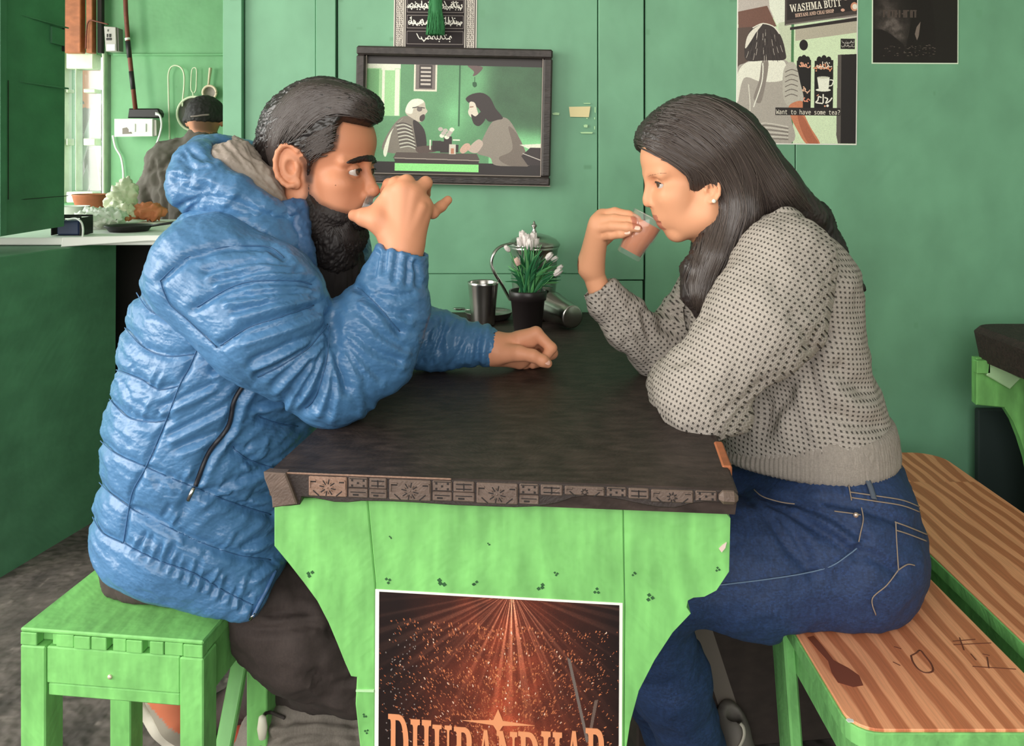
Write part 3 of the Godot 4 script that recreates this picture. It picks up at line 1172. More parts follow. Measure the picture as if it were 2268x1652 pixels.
func poster_front(PT: Transform3D) -> void:
	var p := Print.new(546, 900, Color8(34, 14, 14))
	var r := RandomNumberGenerator.new()
	r.seed = 42
	var n := noise(0.012, 4, 77)
	var rn := noise(7.0, 2, 78)
	for y in 900:
		for x in 546:
			var fx := (x - 290.0) / 270.0
			var fy := y / 900.0
			var v := 1.0 - absf(fx) * (1.12 - fy * 0.35)
			var g := n.get_noise_2d(x, y) * 0.5 + 0.5
			var e := clampf(v, 0, 1) * (0.45 + 0.75 * g)
			e *= 0.85 + 0.5 * exp(-pow((fy - 0.30) / 0.2, 2.0))
			# light that fans out from the top edge
			var a := atan2(x - 305.0, y + 22.0)
			var ray := pow(clampf(0.5 + rn.get_noise_2d(a * 1.6, 3.0), 0, 1), 3.0) * exp(-absf(a) * 1.3) * exp(-fy * 9.0) * 1.7
			p.im.set_pixel(x, y, Color(0.10 + e * 0.40 + ray * 0.55, 0.05 + e * 0.16 + ray * 0.42, 0.045 + e * 0.09 + ray * 0.34))
	for i in 9000:          # sparks, in two wings and in clusters
		var y := r.randf_range(60, 580)
		var x := 290.0 + r.randfn(0, 130.0)
		var cl := n.get_noise_2d(x * 2.2 + 500.0, y * 2.2)
		if cl < 0.02 and r.randf() < 0.8:
			continue
		var d := Vector2(x - 285.0, y - 420.0).normalized()
		var c := Color8(206, 126, 80).lerp(Color8(130, 66, 44), r.randf())
		if r.randf() < 0.07:
			c = Color8(226, 196, 172)
		var s := r.randf_range(1.0, 6.0)
		p.line(PackedVector2Array([Vector2(x, y), Vector2(x, y) + d * s]), r.randf_range(1.0, 2.6), c)
	for i in 60:
		p.disc(Vector2(r.randf_range(10, 90), r.randf_range(90, 330)), 1.4, 1.8, Color8(120, 112, 108))
	p.grain(3, 0.35)
	p.poly(pv([430, 120, 438, 124, 480, 300, 474, 304]), Color8(104, 92, 86))
	p.poly(pv([492, 210, 500, 208, 482, 302, 476, 302]), Color8(98, 80, 72))
	var tl := on_plane(PT, 831.5, 1304)
	var tr := on_plane(PT, 1379, 1335)
	var ax2 := (tr - tl).normalized()
	var w := tl.distance_to(tr)
	var h := w * 900.0 / 546.0
	var B := PT.basis * Basis(Vector3(ax2.x, ax2.y, 0), Vector3(-ax2.y, ax2.x, 0), Vector3(0, 0, 1))
	var mid := (tl + tr) * 0.5 + Vector2(ax2.y, -ax2.x) * h * 0.5
	var org := PT * Vector3(mid.x, mid.y, 0.0)
	var t := thing("film_poster", "fiery dark red film poster pasted on the lime table end", "poster", org)
	t.basis = B
	put("margin", sheet(w, h, 0.0008), mt(rgb(232, 230, 220), 0.5), t)
	put("printed_sheet", sheet(w - 0.009, h - 0.003, 0.0012), printed(p, 0.35), t, Vector3(0.0006, -0.0012, 0))
	# the title, letter by letter along a shallow arch: only its upper half is inside the frame
	var gold := mt(rgb(214, 140, 96), 0.5)
	var word := "DHURANDHAR"
	var widths := [1.12, 1.12, 1.05, 1.1, 1.05, 1.1, 1.12, 1.1, 1.05, 1.1]
	var total := 0.0
	for q in widths: total += q
	var unit := (w * 0.885) / total
	var x := -w * 0.445
	for i in word.length():
		var cw: float = widths[i] * unit
		var f := absf(i - 4.5) / 4.5
		var lh := h * (0.135 + 0.022 * f * f)
		var L := letters(word[i], "Droid Serif", true, cw * 0.93, lh, 0.001)
		var topy := h * 0.5 - h * (0.330 - 0.022 * f * f)
		put("title_letter", L[0], gold, t, Vector3(x + cw * 0.5, topy - lh * 0.5, 0.0016), L[1])
		x += cw
	var sp := st_new()
	add_prism(sp, pv([-0.045, 0.0, -0.006, 0.003, 0, 0.017, 0.006, 0.003, 0.045, 0.0, 0.006, -0.003, 0, -0.012, -0.006, -0.003]), 0.0006, Transform3D(Basis(), Vector3(0.002, h * 0.5 - h * 0.308, 0.0018)))
	put("title_star", st_end(sp), gold, t)

func stool() -> void:
	var fl := Vector3(-0.7185, SEAT_Y, -1.253)
	var frt := Vector3(-0.4385, SEAT_Y, -1.218)
	var ax := (frt - fl).normalized()
	var az := Vector3(-ax.z, 0, ax.x)
	if az.z < 0: az = -az
	var B := Basis(ax, Vector3.UP, az)
	var w := fl.distance_to(frt)
	var dep := 0.262
	var t := thing("wooden_stool", "lime green wooden stool under the man in the blue jacket", "stool", fl - Vector3.UP * SEAT_Y)
	t.basis = B
	var q := func(called: String, a: Vector3, b: Vector3, m: Material = M.lime, ch := 0.002) -> void:
		put(called, box((b - a).abs(), ch), m, t, (a + b) * 0.5)
	# local axes: x along the front, y up, -z away
	q.call("seat_board", Vector3(0, SEAT_Y - 0.006, -dep), Vector3(w, SEAT_Y, 0.0))
	q.call("seat_core", Vector3(0.002, SEAT_Y - 0.025, -dep), Vector3(w - 0.002, SEAT_Y - 0.0063, -0.016), M.lime)
	# blocks and gaps along the front edge
	var bl := [[37, 75], [104, 116], [116.5, 157], [158, 195], [196, 231], [244, 274], [275, 311], [326, 357], [358, 399], [400, 443]]
	for k in bl.size():
		var e: Array = bl[k]
		var rec := 0.006 if k == 1 else 0.0008 * (k % 3)
		q.call("edge_block", Vector3((e[0] - 37.0) / 407.0 * w + 0.0003, SEAT_Y - 0.0245, -0.0158), Vector3((e[1] - 37.0) / 407.0 * w - 0.0003, SEAT_Y - 0.0065, -rec), M.lime, 0.001)
	q.call("apron", Vector3(0.04, SEAT_Y - 0.079, -0.022), Vector3(w - 0.036, SEAT_Y - 0.0255, -0.002))
	q.call("apron_rail", Vector3(0.041, SEAT_Y - 0.098, -0.024), Vector3(w - 0.037, SEAT_Y - 0.0795, -0.004))
	q.call("leg", Vector3(0, 0.0, -0.042), Vector3(0.0395, SEAT_Y - 0.0255, 0.0))
	q.call("leg", Vector3(w - 0.0355, 0.0, -0.042), Vector3(w, SEAT_Y - 0.0255, 0.0))
	q.call("leg", Vector3(0, 0.0, -dep), Vector3(0.038, SEAT_Y - 0.0255, -dep + 0.04))
	q.call("leg", Vector3(w - 0.036, 0.0, -dep), Vector3(w, SEAT_Y - 0.0255, -dep + 0.04))
	q.call("side_apron", Vector3(w - 0.026, SEAT_Y - 0.098, -dep + 0.0405), Vector3(w - 0.006, SEAT_Y - 0.0255, -0.0425))
	q.call("side_apron", Vector3(0.006, SEAT_Y - 0.098, -dep + 0.0405), Vector3(0.026, SEAT_Y - 0.0255, -0.0425))
	# slanting brace on the right side
	var a := Vector3(w - 0.0335, SEAT_Y - 0.10, -dep + 0.043)
	var b := Vector3(w - 0.0335, 0.06, -0.05)
	var st := st_new()
	var fr := along(a, b)
	fr.origin = (a + b) * 0.5
	add_box(st, Vector3(0.026, a.distance_to(b), 0.014), 0.002, fr)
	put("brace", st_end(st), M.lime, t)
	put("nail", lathe([0, 0.003, 0.0025, 0.0026, 0.0036, 0.001, 0.0036, 0], 10), mt(rgb(214, 206, 176), 0.4, 0.5), t, Vector3(w * 0.495, SEAT_Y - 0.062, -0.0018), Basis(Vector3.RIGHT, PI / 2))

func bench_top(x0: float, x1: float, z0: float, z1: float, round_near: float, round_far: float, thick := 0.006) -> ArrayMesh:
	# plank in plan with rounded corners, mapped along its length; z0 is the near end
	var pl := PackedVector2Array()
	var corner := func(c: Vector2, r: float, a0: float) -> void:
		for k in 7:
			var a := a0 + PI / 2 * k / 6.0
			pl.append(c + Vector2(cos(a), sin(a)) * r)
	var rn := maxf(round_near, 0.002)
	var rf := maxf(round_far, 0.002)
	corner.call(Vector2(x1 - rf, -z1 - rf), rf, 0.0)
	corner.call(Vector2(x0 + rf * 0.3, -z1 - rf * 0.3), rf * 0.3, PI / 2)
	corner.call(Vector2(x0 + rn, -z0 + rn), rn, PI)
	corner.call(Vector2(x1 - rn, -z0 + rn), rn, PI * 1.5)
	var st := st_new()
	var t := Transform3D(Basis(Vector3(1, 0, 0), Vector3(0, 0, -1), Vector3(0, 1, 0)), Vector3.ZERO)
	add_prism(st, pl, thick, t, 0.0012)
	var m := st_end(st)
	var arr := m.surface_get_arrays(0)
	var uv := PackedVector2Array()
	for v in arr[Mesh.ARRAY_VERTEX]:
		uv.append(Vector2((v.x - x0) / (x1 - x0), -v.z * 0.55))
	arr[Mesh.ARRAY_TEX_UV] = uv
	var o := ArrayMesh.new()
	o.add_surface_from_arrays(Mesh.PRIMITIVE_TRIANGLES, arr)
	return o

func benches() -> void:
	var t := thing("wooden_bench", "wood-grained bench with lime green edges on which the woman sits", "bench", Vector3(0.547, 0, -1.5))
	putw("seat_board", shifted(bench_top(0.41, 0.683, -1.03, -2.04, 0.035, 0.01), SEAT_Y), M.bench, t)
	putw("seat_core", shifted(bench_top(0.4075, 0.6845, -1.0275, -2.04, 0.036, 0.01, 0.022), SEAT_Y - 0.0035), M.lime_edge, t)
	putw("paint_chip", prism(pv([-0.004, 0.002, 0, 0.004, 0.005, 0.002, 0.004, -0.003, -0.003, -0.003]), 0.0006, 0.0, Transform3D(Basis(Vector3(1, 0, 0), Vector3(0, 0, -1), Vector3(0, 1, 0)), seat_at(1882, 1596) + Vector3(0, 0.0005, 0))), M.white, t)
	putw("apron", boxw(Vector3(0.43, SEAT_Y - 0.12, -1.075), Vector3(0.67, SEAT_Y - 0.0285, -1.05), 0.003), M.lime_edge, t)
	putw("side_apron", boxw(Vector3(0.432, SEAT_Y - 0.10, -2.03), Vector3(0.452, SEAT_Y - 0.0285, -1.0755), 0.003), M.lime_edge, t)
	putw("side_apron", boxw(Vector3(0.645, SEAT_Y - 0.10, -2.03), Vector3(0.665, SEAT_Y - 0.0285, -1.0755), 0.003), M.lime_edge, t)
	for e in [[0.432, -1.09], [0.63, -1.09], [0.432, -1.98], [0.63, -1.98]]:
		putw("leg", boxw(Vector3(e[0], 0, e[1] - 0.04), Vector3(e[0] + 0.036, SEAT_Y - 0.1205, e[1]), 0.003), M.lime_edge, t)
	for zz in [-1.34, -1.75]:
		var st := st_new()
		var a := Vector3(0.421, SEAT_Y - 0.03, zz)
		var b := Vector3(0.452, 0.0, zz)
		var fr := along(a, b)
		fr.origin = (a + b) * 0.5
		add_box(st, Vector3(0.018, a.distance_to(b), 0.07), 0.003, fr)
		putw("slanting_leg", st_end(st), M.lime_edge, t)
	# scratches cut in the seat, a dark spill and a ring
	var sc := mt(rgb(110, 58, 40), 0.7)
	var scr := [[2110, 1420, 2160, 1416], [2112, 1428, 2195, 1424], [2125, 1412, 2135, 1440], [2150, 1448, 2162, 1462], [2176, 1448, 2192, 1452], [2154, 1476, 2250, 1482], [2186, 1455, 2190, 1480], [1980, 1432, 1996, 1437], [1978, 1466, 1994, 1474]]
	for e in scr:
		var st := st_new()
		add_tube(st, PackedVector3Array([seat_at(e[0], e[1]), seat_at(e[2], e[3])]), 0.0011, 5, 0.5)
		putw("scratch", st_end(st), sc, t)
	var spill := PackedVector2Array()
	for e in [[1788, 1412], [1802, 1408], [1820, 1428], [1846, 1462], [1880, 1480], [1903, 1496], [1912, 1518], [1890, 1522], [1856, 1512], [1842, 1490], [1834, 1464], [1812, 1440]]:
		var s := seat_at(e[0], e[1])
		spill.append(Vector2(s.x, -s.z))
	var flat := Transform3D(Basis(Vector3(1, 0, 0), Vector3(0, 0, -1), Vector3(0, 1, 0)), Vector3(0, SEAT_Y + 0.0003, 0))
	putw("dark_stain", prism(spill, 0.0005, 0.0, flat), mt(rgb(134, 72, 50), 0.4), t)
	var rp := PackedVector3Array()
	for e in [[2018, 1452], [2030, 1446], [2038, 1440], [2048, 1452], [2062, 1470], [2066, 1486], [2050, 1490], [2034, 1482], [2022, 1466], [2018, 1452]]:
		rp.append(seat_at(e[0], e[1]))
	putw("ring_stain", tube(curve(rp, 30), 0.0014, 5, 0.4), sc, t)

	var u := thing("wooden_bench", "second wood-grained bench against the next table, behind the woman's bench", "bench", Vector3(0.858, 0, -1.3))
	putw("seat_board", shifted(bench_top(0.727, 0.99, -0.6, -2.0, 0.01, 0.06), SEAT_Y), M.bench, u)
	putw("seat_core", shifted(bench_top(0.7255, 0.9905, -0.6, -1.995, 0.01, 0.06, 0.022), SEAT_Y - 0.0035), M.lime_edge, u)
	putw("side_apron", boxw(Vector3(0.745, SEAT_Y - 0.11, -1.93), Vector3(0.765, SEAT_Y - 0.0285, -0.62), 0.003), M.lime_edge, u)
	putw("side_apron", boxw(Vector3(0.955, SEAT_Y - 0.11, -1.93), Vector3(0.975, SEAT_Y - 0.0285, -0.62), 0.003), M.lime_edge, u)
	for e in [[0.74, -0.66], [0.945, -0.66], [0.74, -1.85], [0.945, -1.85]]:
		putw("leg", boxw(Vector3(e[0], 0, e[1] - 0.045), Vector3(e[0] + 0.035, SEAT_Y - 0.1105, e[1]), 0.003), M.lime_edge, u)

func seat_at(x: float, y: float) -> Vector3:
	return at(x, y, (EYE - SEAT_Y) * F / (y - CY))

func shifted(m: ArrayMesh, dy: float) -> ArrayMesh:
	var arr := m.surface_get_arrays(0)
	var v: PackedVector3Array = arr[Mesh.ARRAY_VERTEX]
	for i in v.size():
		v[i].y += dy
	arr[Mesh.ARRAY_VERTEX] = v
	var o := ArrayMesh.new()
	o.add_surface_from_arrays(Mesh.PRIMITIVE_TRIANGLES, arr)
	return o

func far_table() -> void:
	var t := thing("cafe_table", "second table with a thick dark brown top at the right, beyond the benches", "table", Vector3(1.4, 0, -1.7))
	var st := st_new()
	var pl := PackedVector2Array()
	for k in 7:
		var a := PI / 2 + PI / 2 * k / 6.0
		pl.append(Vector2(1.13 + cos(a) * 0.07, 1.96 + sin(a) * 0.05))
	pl.append(Vector2(1.06, 1.2)); pl.append(Vector2(1.75, 1.2)); pl.append(Vector2(1.75, 2.01))
	var flat := Transform3D(Basis(Vector3(1, 0, 0), Vector3(0, 0, -1), Vector3(0, 1, 0)), Vector3(0, TOP_Y, 0))
	add_prism(st, pl, 0.077, flat, 0.012)
	putw("tabletop", st_end(st), mt(rgb(70, 54, 50), 0.75, 0, tint(128, 128, 4, 4, 0.55, 1.0, 14, 90, Color(0.5, 0.42, 0.4)), 6.0, bumps(128, 9, 9, 3.0, 15), 1.0), t)
	var d := 1.955
	var panel := PackedVector2Array()
	for e in [[2163, 792], [2163, 897], [2226, 903], [2246, 935], [2262, 975], [2276, 1020], [2290, 1090], [2300, 1450], [2500, 1450], [2500, 792]]:
		var p := at(e[0], e[1], d)
		panel.append(Vector2(p.x, p.y))
	putw("end_panel", prism(panel, 0.025, 0.002, Transform3D(Basis(), Vector3(0, 0, -d))), M.lime, t)
	putw("rear_panel", boxw(Vector3(1.142, 0.0, -2.12), Vector3(1.74, 0.52, -2.10), 0.003), mt(rgb(30, 44, 42), 0.8), t)  # dark board added to stand in for the shade under this table
	var strip := PackedVector2Array()
	for e in [[2190, 800], [2262, 838], [2238, 862], [2186, 832]]:
		var p := at(e[0], e[1], d - 0.02)
		strip.append(Vector2(p.x, p.y))
	putw("brace", prism(strip, 0.018, 0.002, Transform3D(Basis(), Vector3(0, 0, -d + 0.02))), M.lime_pale, t)
	putw("block", boxw(at(2164, 828, d - 0.02), at(2185, 795, d - 0.002), 0.002), M.lime, t)
	putw("leg", boxw(Vector3(1.6, 0, -1.35), Vector3(1.68, 0.672, -1.25), 0.004), M.lime, t)
	putw("leg", boxw(Vector3(1.12, 0, -1.35), Vector3(1.2, 0.672, -1.25), 0.004), M.lime, t)

# ================================================================== things on the back wall
func framed_picture() -> void:
	var d := WALL - 0.035
	var s := d / F
	var tl := at(789, 101, d); var tr := at(1226, 110, d); var br := at(1215, 418, d); var bl := at(786, 397, d)
	var ax := (tr - tl).normalized()
	var B := Basis(ax, Vector3(-ax.y, ax.x, 0), Vector3(0, 0, 1))
	var c := (tl + tr + br + bl) * 0.25
	var w := 435.0 * s
	var h := 303.0 * s
	var t := thing("framed_picture", "dark framed film still of two men at a cafe table on the green wall", "picture", Vector3(c.x, c.y, -WALL))
	t.basis = B
	var fw := 20.0 * s
	var q := func(called: String, x0: float, y0: float, x1: float, y1: float, z0: float, z1: float, m: Material, ch: float) -> void:
		put(called, box(Vector3(x1 - x0, y1 - y0, z1 - z0), ch), m, t, Vector3((x0 + x1) * 0.5, (y0 + y1) * 0.5, (z0 + z1) * 0.5))
	q.call("backing", -w * 0.49, -h * 0.49, w * 0.49, h * 0.49, 0.001, 0.008, M.black, 0.001)
	q.call("frame_rail", -w * 0.5, h * 0.5 - fw, w * 0.5, h * 0.5, 0.0085, 0.036, M.frame, 0.004)
	q.call("frame_rail", -w * 0.5, -h * 0.5, w * 0.5, -h * 0.5 + fw, 0.0085, 0.036, M.frame, 0.004)
	q.call("frame_stile", -w * 0.5, -h * 0.5 + fw, -w * 0.5 + fw, h * 0.5 - fw, 0.0085, 0.0358, M.frame, 0.004)
	q.call("frame_stile", w * 0.5 - fw, -h * 0.5 + fw, w * 0.5, h * 0.5 - fw, 0.0085, 0.0358, M.frame, 0.004)
	var lip := mt(rgb(150, 138, 128), 0.4)
	var e := 0.0022
	var iw := w * 0.5 - fw
	var ih := h * 0.5 - fw
	q.call("inner_lip", -iw, -ih, iw, -ih + e, 0.0135, 0.026, lip, 0.0005)
	q.call("inner_lip", iw - e, -ih + e, iw, ih, 0.0135, 0.026, lip, 0.0005)
	q.call("inner_lip", -iw, -ih + e, -iw + e, ih, 0.0135, 0.026, lip, 0.0005)
	# outer bright arris
	q.call("outer_arris", -w * 0.5 - 0.0006, -h * 0.5 - 0.001, w * 0.5 + 0.001, -h * 0.5 + 0.0008, 0.012, 0.034, lip, 0.0004)
	put("printed_sheet", sheet(iw * 2.0, ih * 2.0, 0.0015), printed(still_print(), 0.45), t, Vector3(0, 0, 0.0095))

func still_print() -> Print:
	# 1 unit = 1 pixel of a 790 x 520 picture with black bars above and below
	var W := 790
	var H := 520
	var p := Print.new(W, H, Color8(42, 34, 33))
	var n := noise(0.008, 3, 4)
	for y in range(34, 466):
		for x in W:
			var f := float(x) / W
			var glow := exp(-pow((f - 0.50) / 0.07, 2.0) - pow((y - 250.0) / 110.0, 2.0)) * 0.25 + exp(-pow((f - 0.62) / 0.1, 2.0) - pow((y - 90.0) / 80.0, 2.0)) * 0.12
			var dark := smoothstep(0.62, 0.75, f) * (1.0 - smoothstep(200.0, 330.0, y - f * 60.0)) * 0.28
			var g := 0.88 + glow - dark + n.get_noise_2d(x, y) * 0.05
			if f > 0.7 and y > 290:
				g += 0.35 * smoothstep(290.0, 370.0, y)
			p.im.set_pixel(x, y, Color(0.43 * g, 0.67 * g, 0.47 * g))
	var pale := Color8(196, 226, 176)
	var wht := Color8(232, 236, 214)
	var ink := Color8(52, 42, 40)
	p.rect(0, 34, 152, 230, Color8(160, 212, 150))
	p.rect(0, 34, 152, 20, wht)
	p.rect(4, 58, 52, 192, Color8(112, 176, 112))
	p.rect(70, 62, 12, 200, wht)
	p.rect(128, 56, 20, 206, wht)
	p.rect(66, 40, 60, 22, wht)
	p.rect(212, 34, 104, 118, Color8(226, 220, 200))
	p.rect(220, 34, 88, 110, Color8(120, 110, 104))
	p.rect(236, 36, 58, 102, ink)
	for k in 5:
		p.rect(242, 44 + k * 18, 46, 9, Color8(196, 186, 176))
	p.rect(414, 34, 7, 270, Color8(48, 96, 60))
	p.blob(pv([452, 34, 480, 60, 476, 80, 496, 72, 520, 44, 500, 34]), Color8(104, 84, 82))
	p.line(pv([484, 84, 484, 110]), 3, Color8(40, 80, 52))
	p.blob(pv([476, 108, 492, 108, 494, 124, 484, 130, 476, 122]), Color8(44, 90, 56))
	# left man, bald grey head with glasses, striped sleeve
	p.blob(pv([76, 410, 96, 350, 140, 285, 182, 262, 230, 280, 262, 330, 270, 390, 252, 424, 130, 430]), Color8(128, 120, 108))
	p.blob(pv([82, 420, 110, 340, 165, 275, 120, 330, 96, 440]), wht)
	p.blob(pv([214, 280, 262, 320, 274, 400, 240, 420, 222, 350]), ink)
	for k in 7:
		p.line(pv([136 + k * 3, 300 + k * 16, 170 + k * 4, 294 + k * 16, 206 + k * 4, 306 + k * 16]), 4, Color8(70, 62, 58), true)
		p.line(pv([138 + k * 3, 308 + k * 16, 172 + k * 4, 301 + k * 16, 204 + k * 4, 313 + k * 16]), 4, Color8(206, 206, 190), true)
	p.blob(pv([178, 250, 184, 214, 206, 190, 240, 186, 262, 200, 268, 226, 276, 240, 266, 256, 258, 282, 240, 288, 214, 276]), Color8(196, 186, 168))
	p.blob(pv([178, 246, 184, 214, 206, 190, 240, 186, 260, 198, 236, 214, 214, 228, 206, 252]), wht)
	p.line(pv([208, 226, 232, 222, 262, 226]), 4, ink)
	p.disc(Vector2(240, 232), 12, 10, Color8(110, 100, 94))
	p.blob(pv([244, 262, 262, 254, 264, 274, 252, 286, 242, 280]), Color8(70, 58, 54))
	p.blob(pv([230, 400, 300, 392, 330, 404, 310, 420, 240, 424]), Color8(90, 74, 68))
	# right man, long dark hair, beard, pale shirt
	p.blob(pv([500, 420, 520, 370, 560, 290, 600, 262, 640, 270, 680, 330, 715, 420, 740, 470, 590, 474, 560, 440]), Color8(146, 136, 124))
	p.blob(pv([640, 300, 690, 350, 734, 470, 650, 474, 600, 440, 660, 400]), Color8(120, 108, 98))
	p.blob(pv([446, 182, 474, 160, 520, 154, 556, 176, 580, 220, 614, 262, 590, 272, 552, 280, 524, 250, 500, 220, 470, 206]), ink)
	p.blob(pv([464, 196, 486, 198, 498, 230, 506, 262, 486, 268, 466, 258, 458, 240, 462, 222]), Color8(224, 214, 196))
	p.line(pv([464, 218, 480, 216]), 4, Color8(150, 100, 76))
	p.blob(pv([472, 250, 492, 258, 520, 236, 536, 268, 510, 300, 484, 290]), ink)
	p.blob(pv([462, 410, 476, 384, 508, 360, 528, 380, 500, 420]), Color8(196, 176, 162))
	p.blob(pv([424, 410, 444, 382, 466, 380, 470, 400, 440, 424]), Color8(210, 172, 152))
	# table, cups, flowers
	p.poly(pv([140, 424, 500, 424, 514, 450, 126, 450]), Color8(88, 76, 70))
	p.poly(pv([130, 450, 512, 450, 508, 476, 136, 470]), Color8(58, 48, 45))
	p.line(pv([132, 450, 512, 454]), 4, Color8(170, 158, 146))
	p.rect(134, 472, 376, 34, Color8(150, 232, 140))
	p.rect(288, 366, 6, 44, wht)
	for q in [[300, 370, 40, 46], [336, 372, 40, 50], [384, 386, 34, 34], [352, 350, 36, 40]]:
		p.rect(q[0], q[1], q[2], q[3], ink)
	for k in 9:
		p.disc(Vector2(336 + (k * 37) % 52, 318 + (k * 23) % 40), 11, 9, wht if k % 2 else Color8(190, 180, 170))
	p.rect(376, 384, 30, 44, Color8(214, 206, 190))
	p.rect(384, 402, 14, 24, Color8(190, 130, 100))
	p.rect(392, 362, 32, 6, wht)
	p.poly(pv([690, 380, 790, 374, 790, 396, 740, 400]), wht)
	p.poly(pv([700, 430, 740, 392, 790, 392, 790, 470, 730, 470]), Color8(54, 44, 44))
	p.line(pv([706, 418, 790, 448]), 4, Color8(196, 188, 180))
	p.grain(9, 0.2)
	p.rect(0, 0, W, 34, Color8(40, 32, 31))
	p.poly(pv([0, 0, W, 0, W, 36, 0, 32]), Color8(42, 34, 33))
	p.rect(0, 476, 130, 44, Color8(40, 32, 31))
	p.rect(512, 476, 278, 44, Color8(40, 32, 31))
	p.rect(130, 506, 384, 14, Color8(40, 32, 31))
	return p

# scribes a line of flowing script: joined bowls, tall strokes and dots
func script_line(p: Print, x0: float, x1: float, y: float, h: float, c: Color, sd: int, wd := 3.0) -> void:
	var r := RandomNumberGenerator.new()
	r.seed = sd
	var x := x1
	while x > x0 + h * 0.3:
		var w := h * r.randf_range(0.35, 0.75)
		match r.randi() % 4:
			0:
				p.line(PackedVector2Array([Vector2(x, y), Vector2(x - w * 0.3, y + h * 0.28), Vector2(x - w * 0.8, y + h * 0.22), Vector2(x - w, y - h * 0.1)]), wd, c, true)
			1:
				p.line(PackedVector2Array([Vector2(x - w * 0.2, y - h * 0.55), Vector2(x - w * 0.25, y + h * 0.1), Vector2(x - w * 0.7, y + h * 0.12), Vector2(x - w, y)]), wd, c, true)
			2:
				p.line(PackedVector2Array([Vector2(x, y), Vector2(x - w * 0.3, y - h * 0.25), Vector2(x - w * 0.6, y), Vector2(x - w * 0.4, y + h * 0.15), Vector2(x - w, y + h * 0.05)]), wd, c, true)
			3:
				p.line(PackedVector2Array([Vector2(x, y + h * 0.05), Vector2(x - w * 0.5, y + h * 0.1), Vector2(x - w, y - h * 0.5)]), wd, c, true)
		if r.randf() < 0.7:
			p.disc(Vector2(x - w * 0.5, y + (h * 0.42 if r.randf() < 0.4 else -h * 0.38)), wd * 0.7, wd * 0.7, c)
		x -= w * 0.8

func tapestry() -> void:
	var d := WALL - 0.004
	var s := d / F
	var p := Print.new(366, 640, Color8(222, 214, 204))
	p.rect(5, 0, 356, 640, Color8(36, 28, 30))
	p.rect(9, 0, 36, 640, Color8(208, 200, 190))
	p.rect(321, 0, 36, 640, Color8(208, 200, 190))
	var r := RandomNumberGenerator.new()
	r.seed = 8
	for y in range(0, 640, 9):
		for k in 4:
			for x0 in [11, 323]:
				p.line(PackedVector2Array([Vector2(x0 + k * 8 + r.randf() * 4, y), Vector2(x0 + k * 8 + r.randf() * 7, y + 5 + r.randf() * 3)]), 2.4, Color8(44, 34, 36))
	for x in [50, 314]:
		p.rect(x - 2, 0, 5, 640, Color8(214, 206, 196))
	for k in 9:
		var y := 622 - k * 70
		p.rect(58, y - 56, 250, 2, Color8(170, 160, 154))
		p.rect(58, y, 250, 2, Color8(170, 160, 154))
		p.rect(58, y - 56, 2, 56, Color8(150, 140, 140))
		p.rect(306, y - 56, 2, 56, Color8(150, 140, 140))
		if k == 0:
			script_line(p, 110, 256, y - 26, 36, Color8(240, 236, 226), 31, 4.0)
		else:
			script_line(p, 66, 302, y - 28, 40, Color8(240, 236, 226), 40 + k, 4.2)
			script_line(p, 66, 302, y - 22, 26, Color8(240, 236, 226), 60 + k, 3.6)
	var w := 184.0 * s
	var h := w * 640.0 / 366.0
	var c := at(965, 106, d)
	var t := thing("wall_hanging", "black and white wall hanging with rows of Arabic calligraphy above the framed picture", "wall hanging", Vector3(c.x, c.y + h * 0.5, -WALL + 0.0004))
	t.basis = Basis(Vector3.BACK, -0.012)
	put("printed_sheet", sheet(w, h, 0.002), printed(p, 0.8), t)
	# green tassel hung in front of it
	var tc := at(965, 78, WALL - 0.03)
	var tt := thing("tassel", "green thread tassel hanging in front of the calligraphy wall hanging", "tassel", tc)
	var st := st_new(true)
	var rr := RandomNumberGenerator.new()
	rr.seed = 3
	for i in 240:
		var a := rr.randf() * TAU
		var q := sqrt(rr.randf())
		var x0 := cos(a) * q * 0.017
		var z0 := sin(a) * q * 0.012
		var len_ := rr.randf_range(0.085, 0.105)
		var pts := PackedVector3Array()
		for k in 6:
			var f := k / 5.0
			pts.append(Vector3(x0 * lerpf(1.35, 0.8, f) + sin(f * 9.0 + i) * 0.0018, lerpf(0.0, len_, f) + rr.randf() * 0.002, z0 * lerpf(1.3, 0.8, f)))
		add_tube(st, pts, 0.0011, 3, 1.0, false)
	put("threads", st_end(st), mt(rgb(62, 138, 84), 0.8), tt)
	put("cord", tube(PackedVector3Array([Vector3(0, 0.085, 0), Vector3(0, 0.22, 0)]), 0.0035, 8), mt(rgb(52, 120, 72), 0.8), tt)
	put("core", lathe([0, 0.03, 0.011, 0.035, 0.013, 0.06, 0.012, 0.09, 0, 0.1], 12), mt(rgb(52, 120, 72), 0.8), tt)

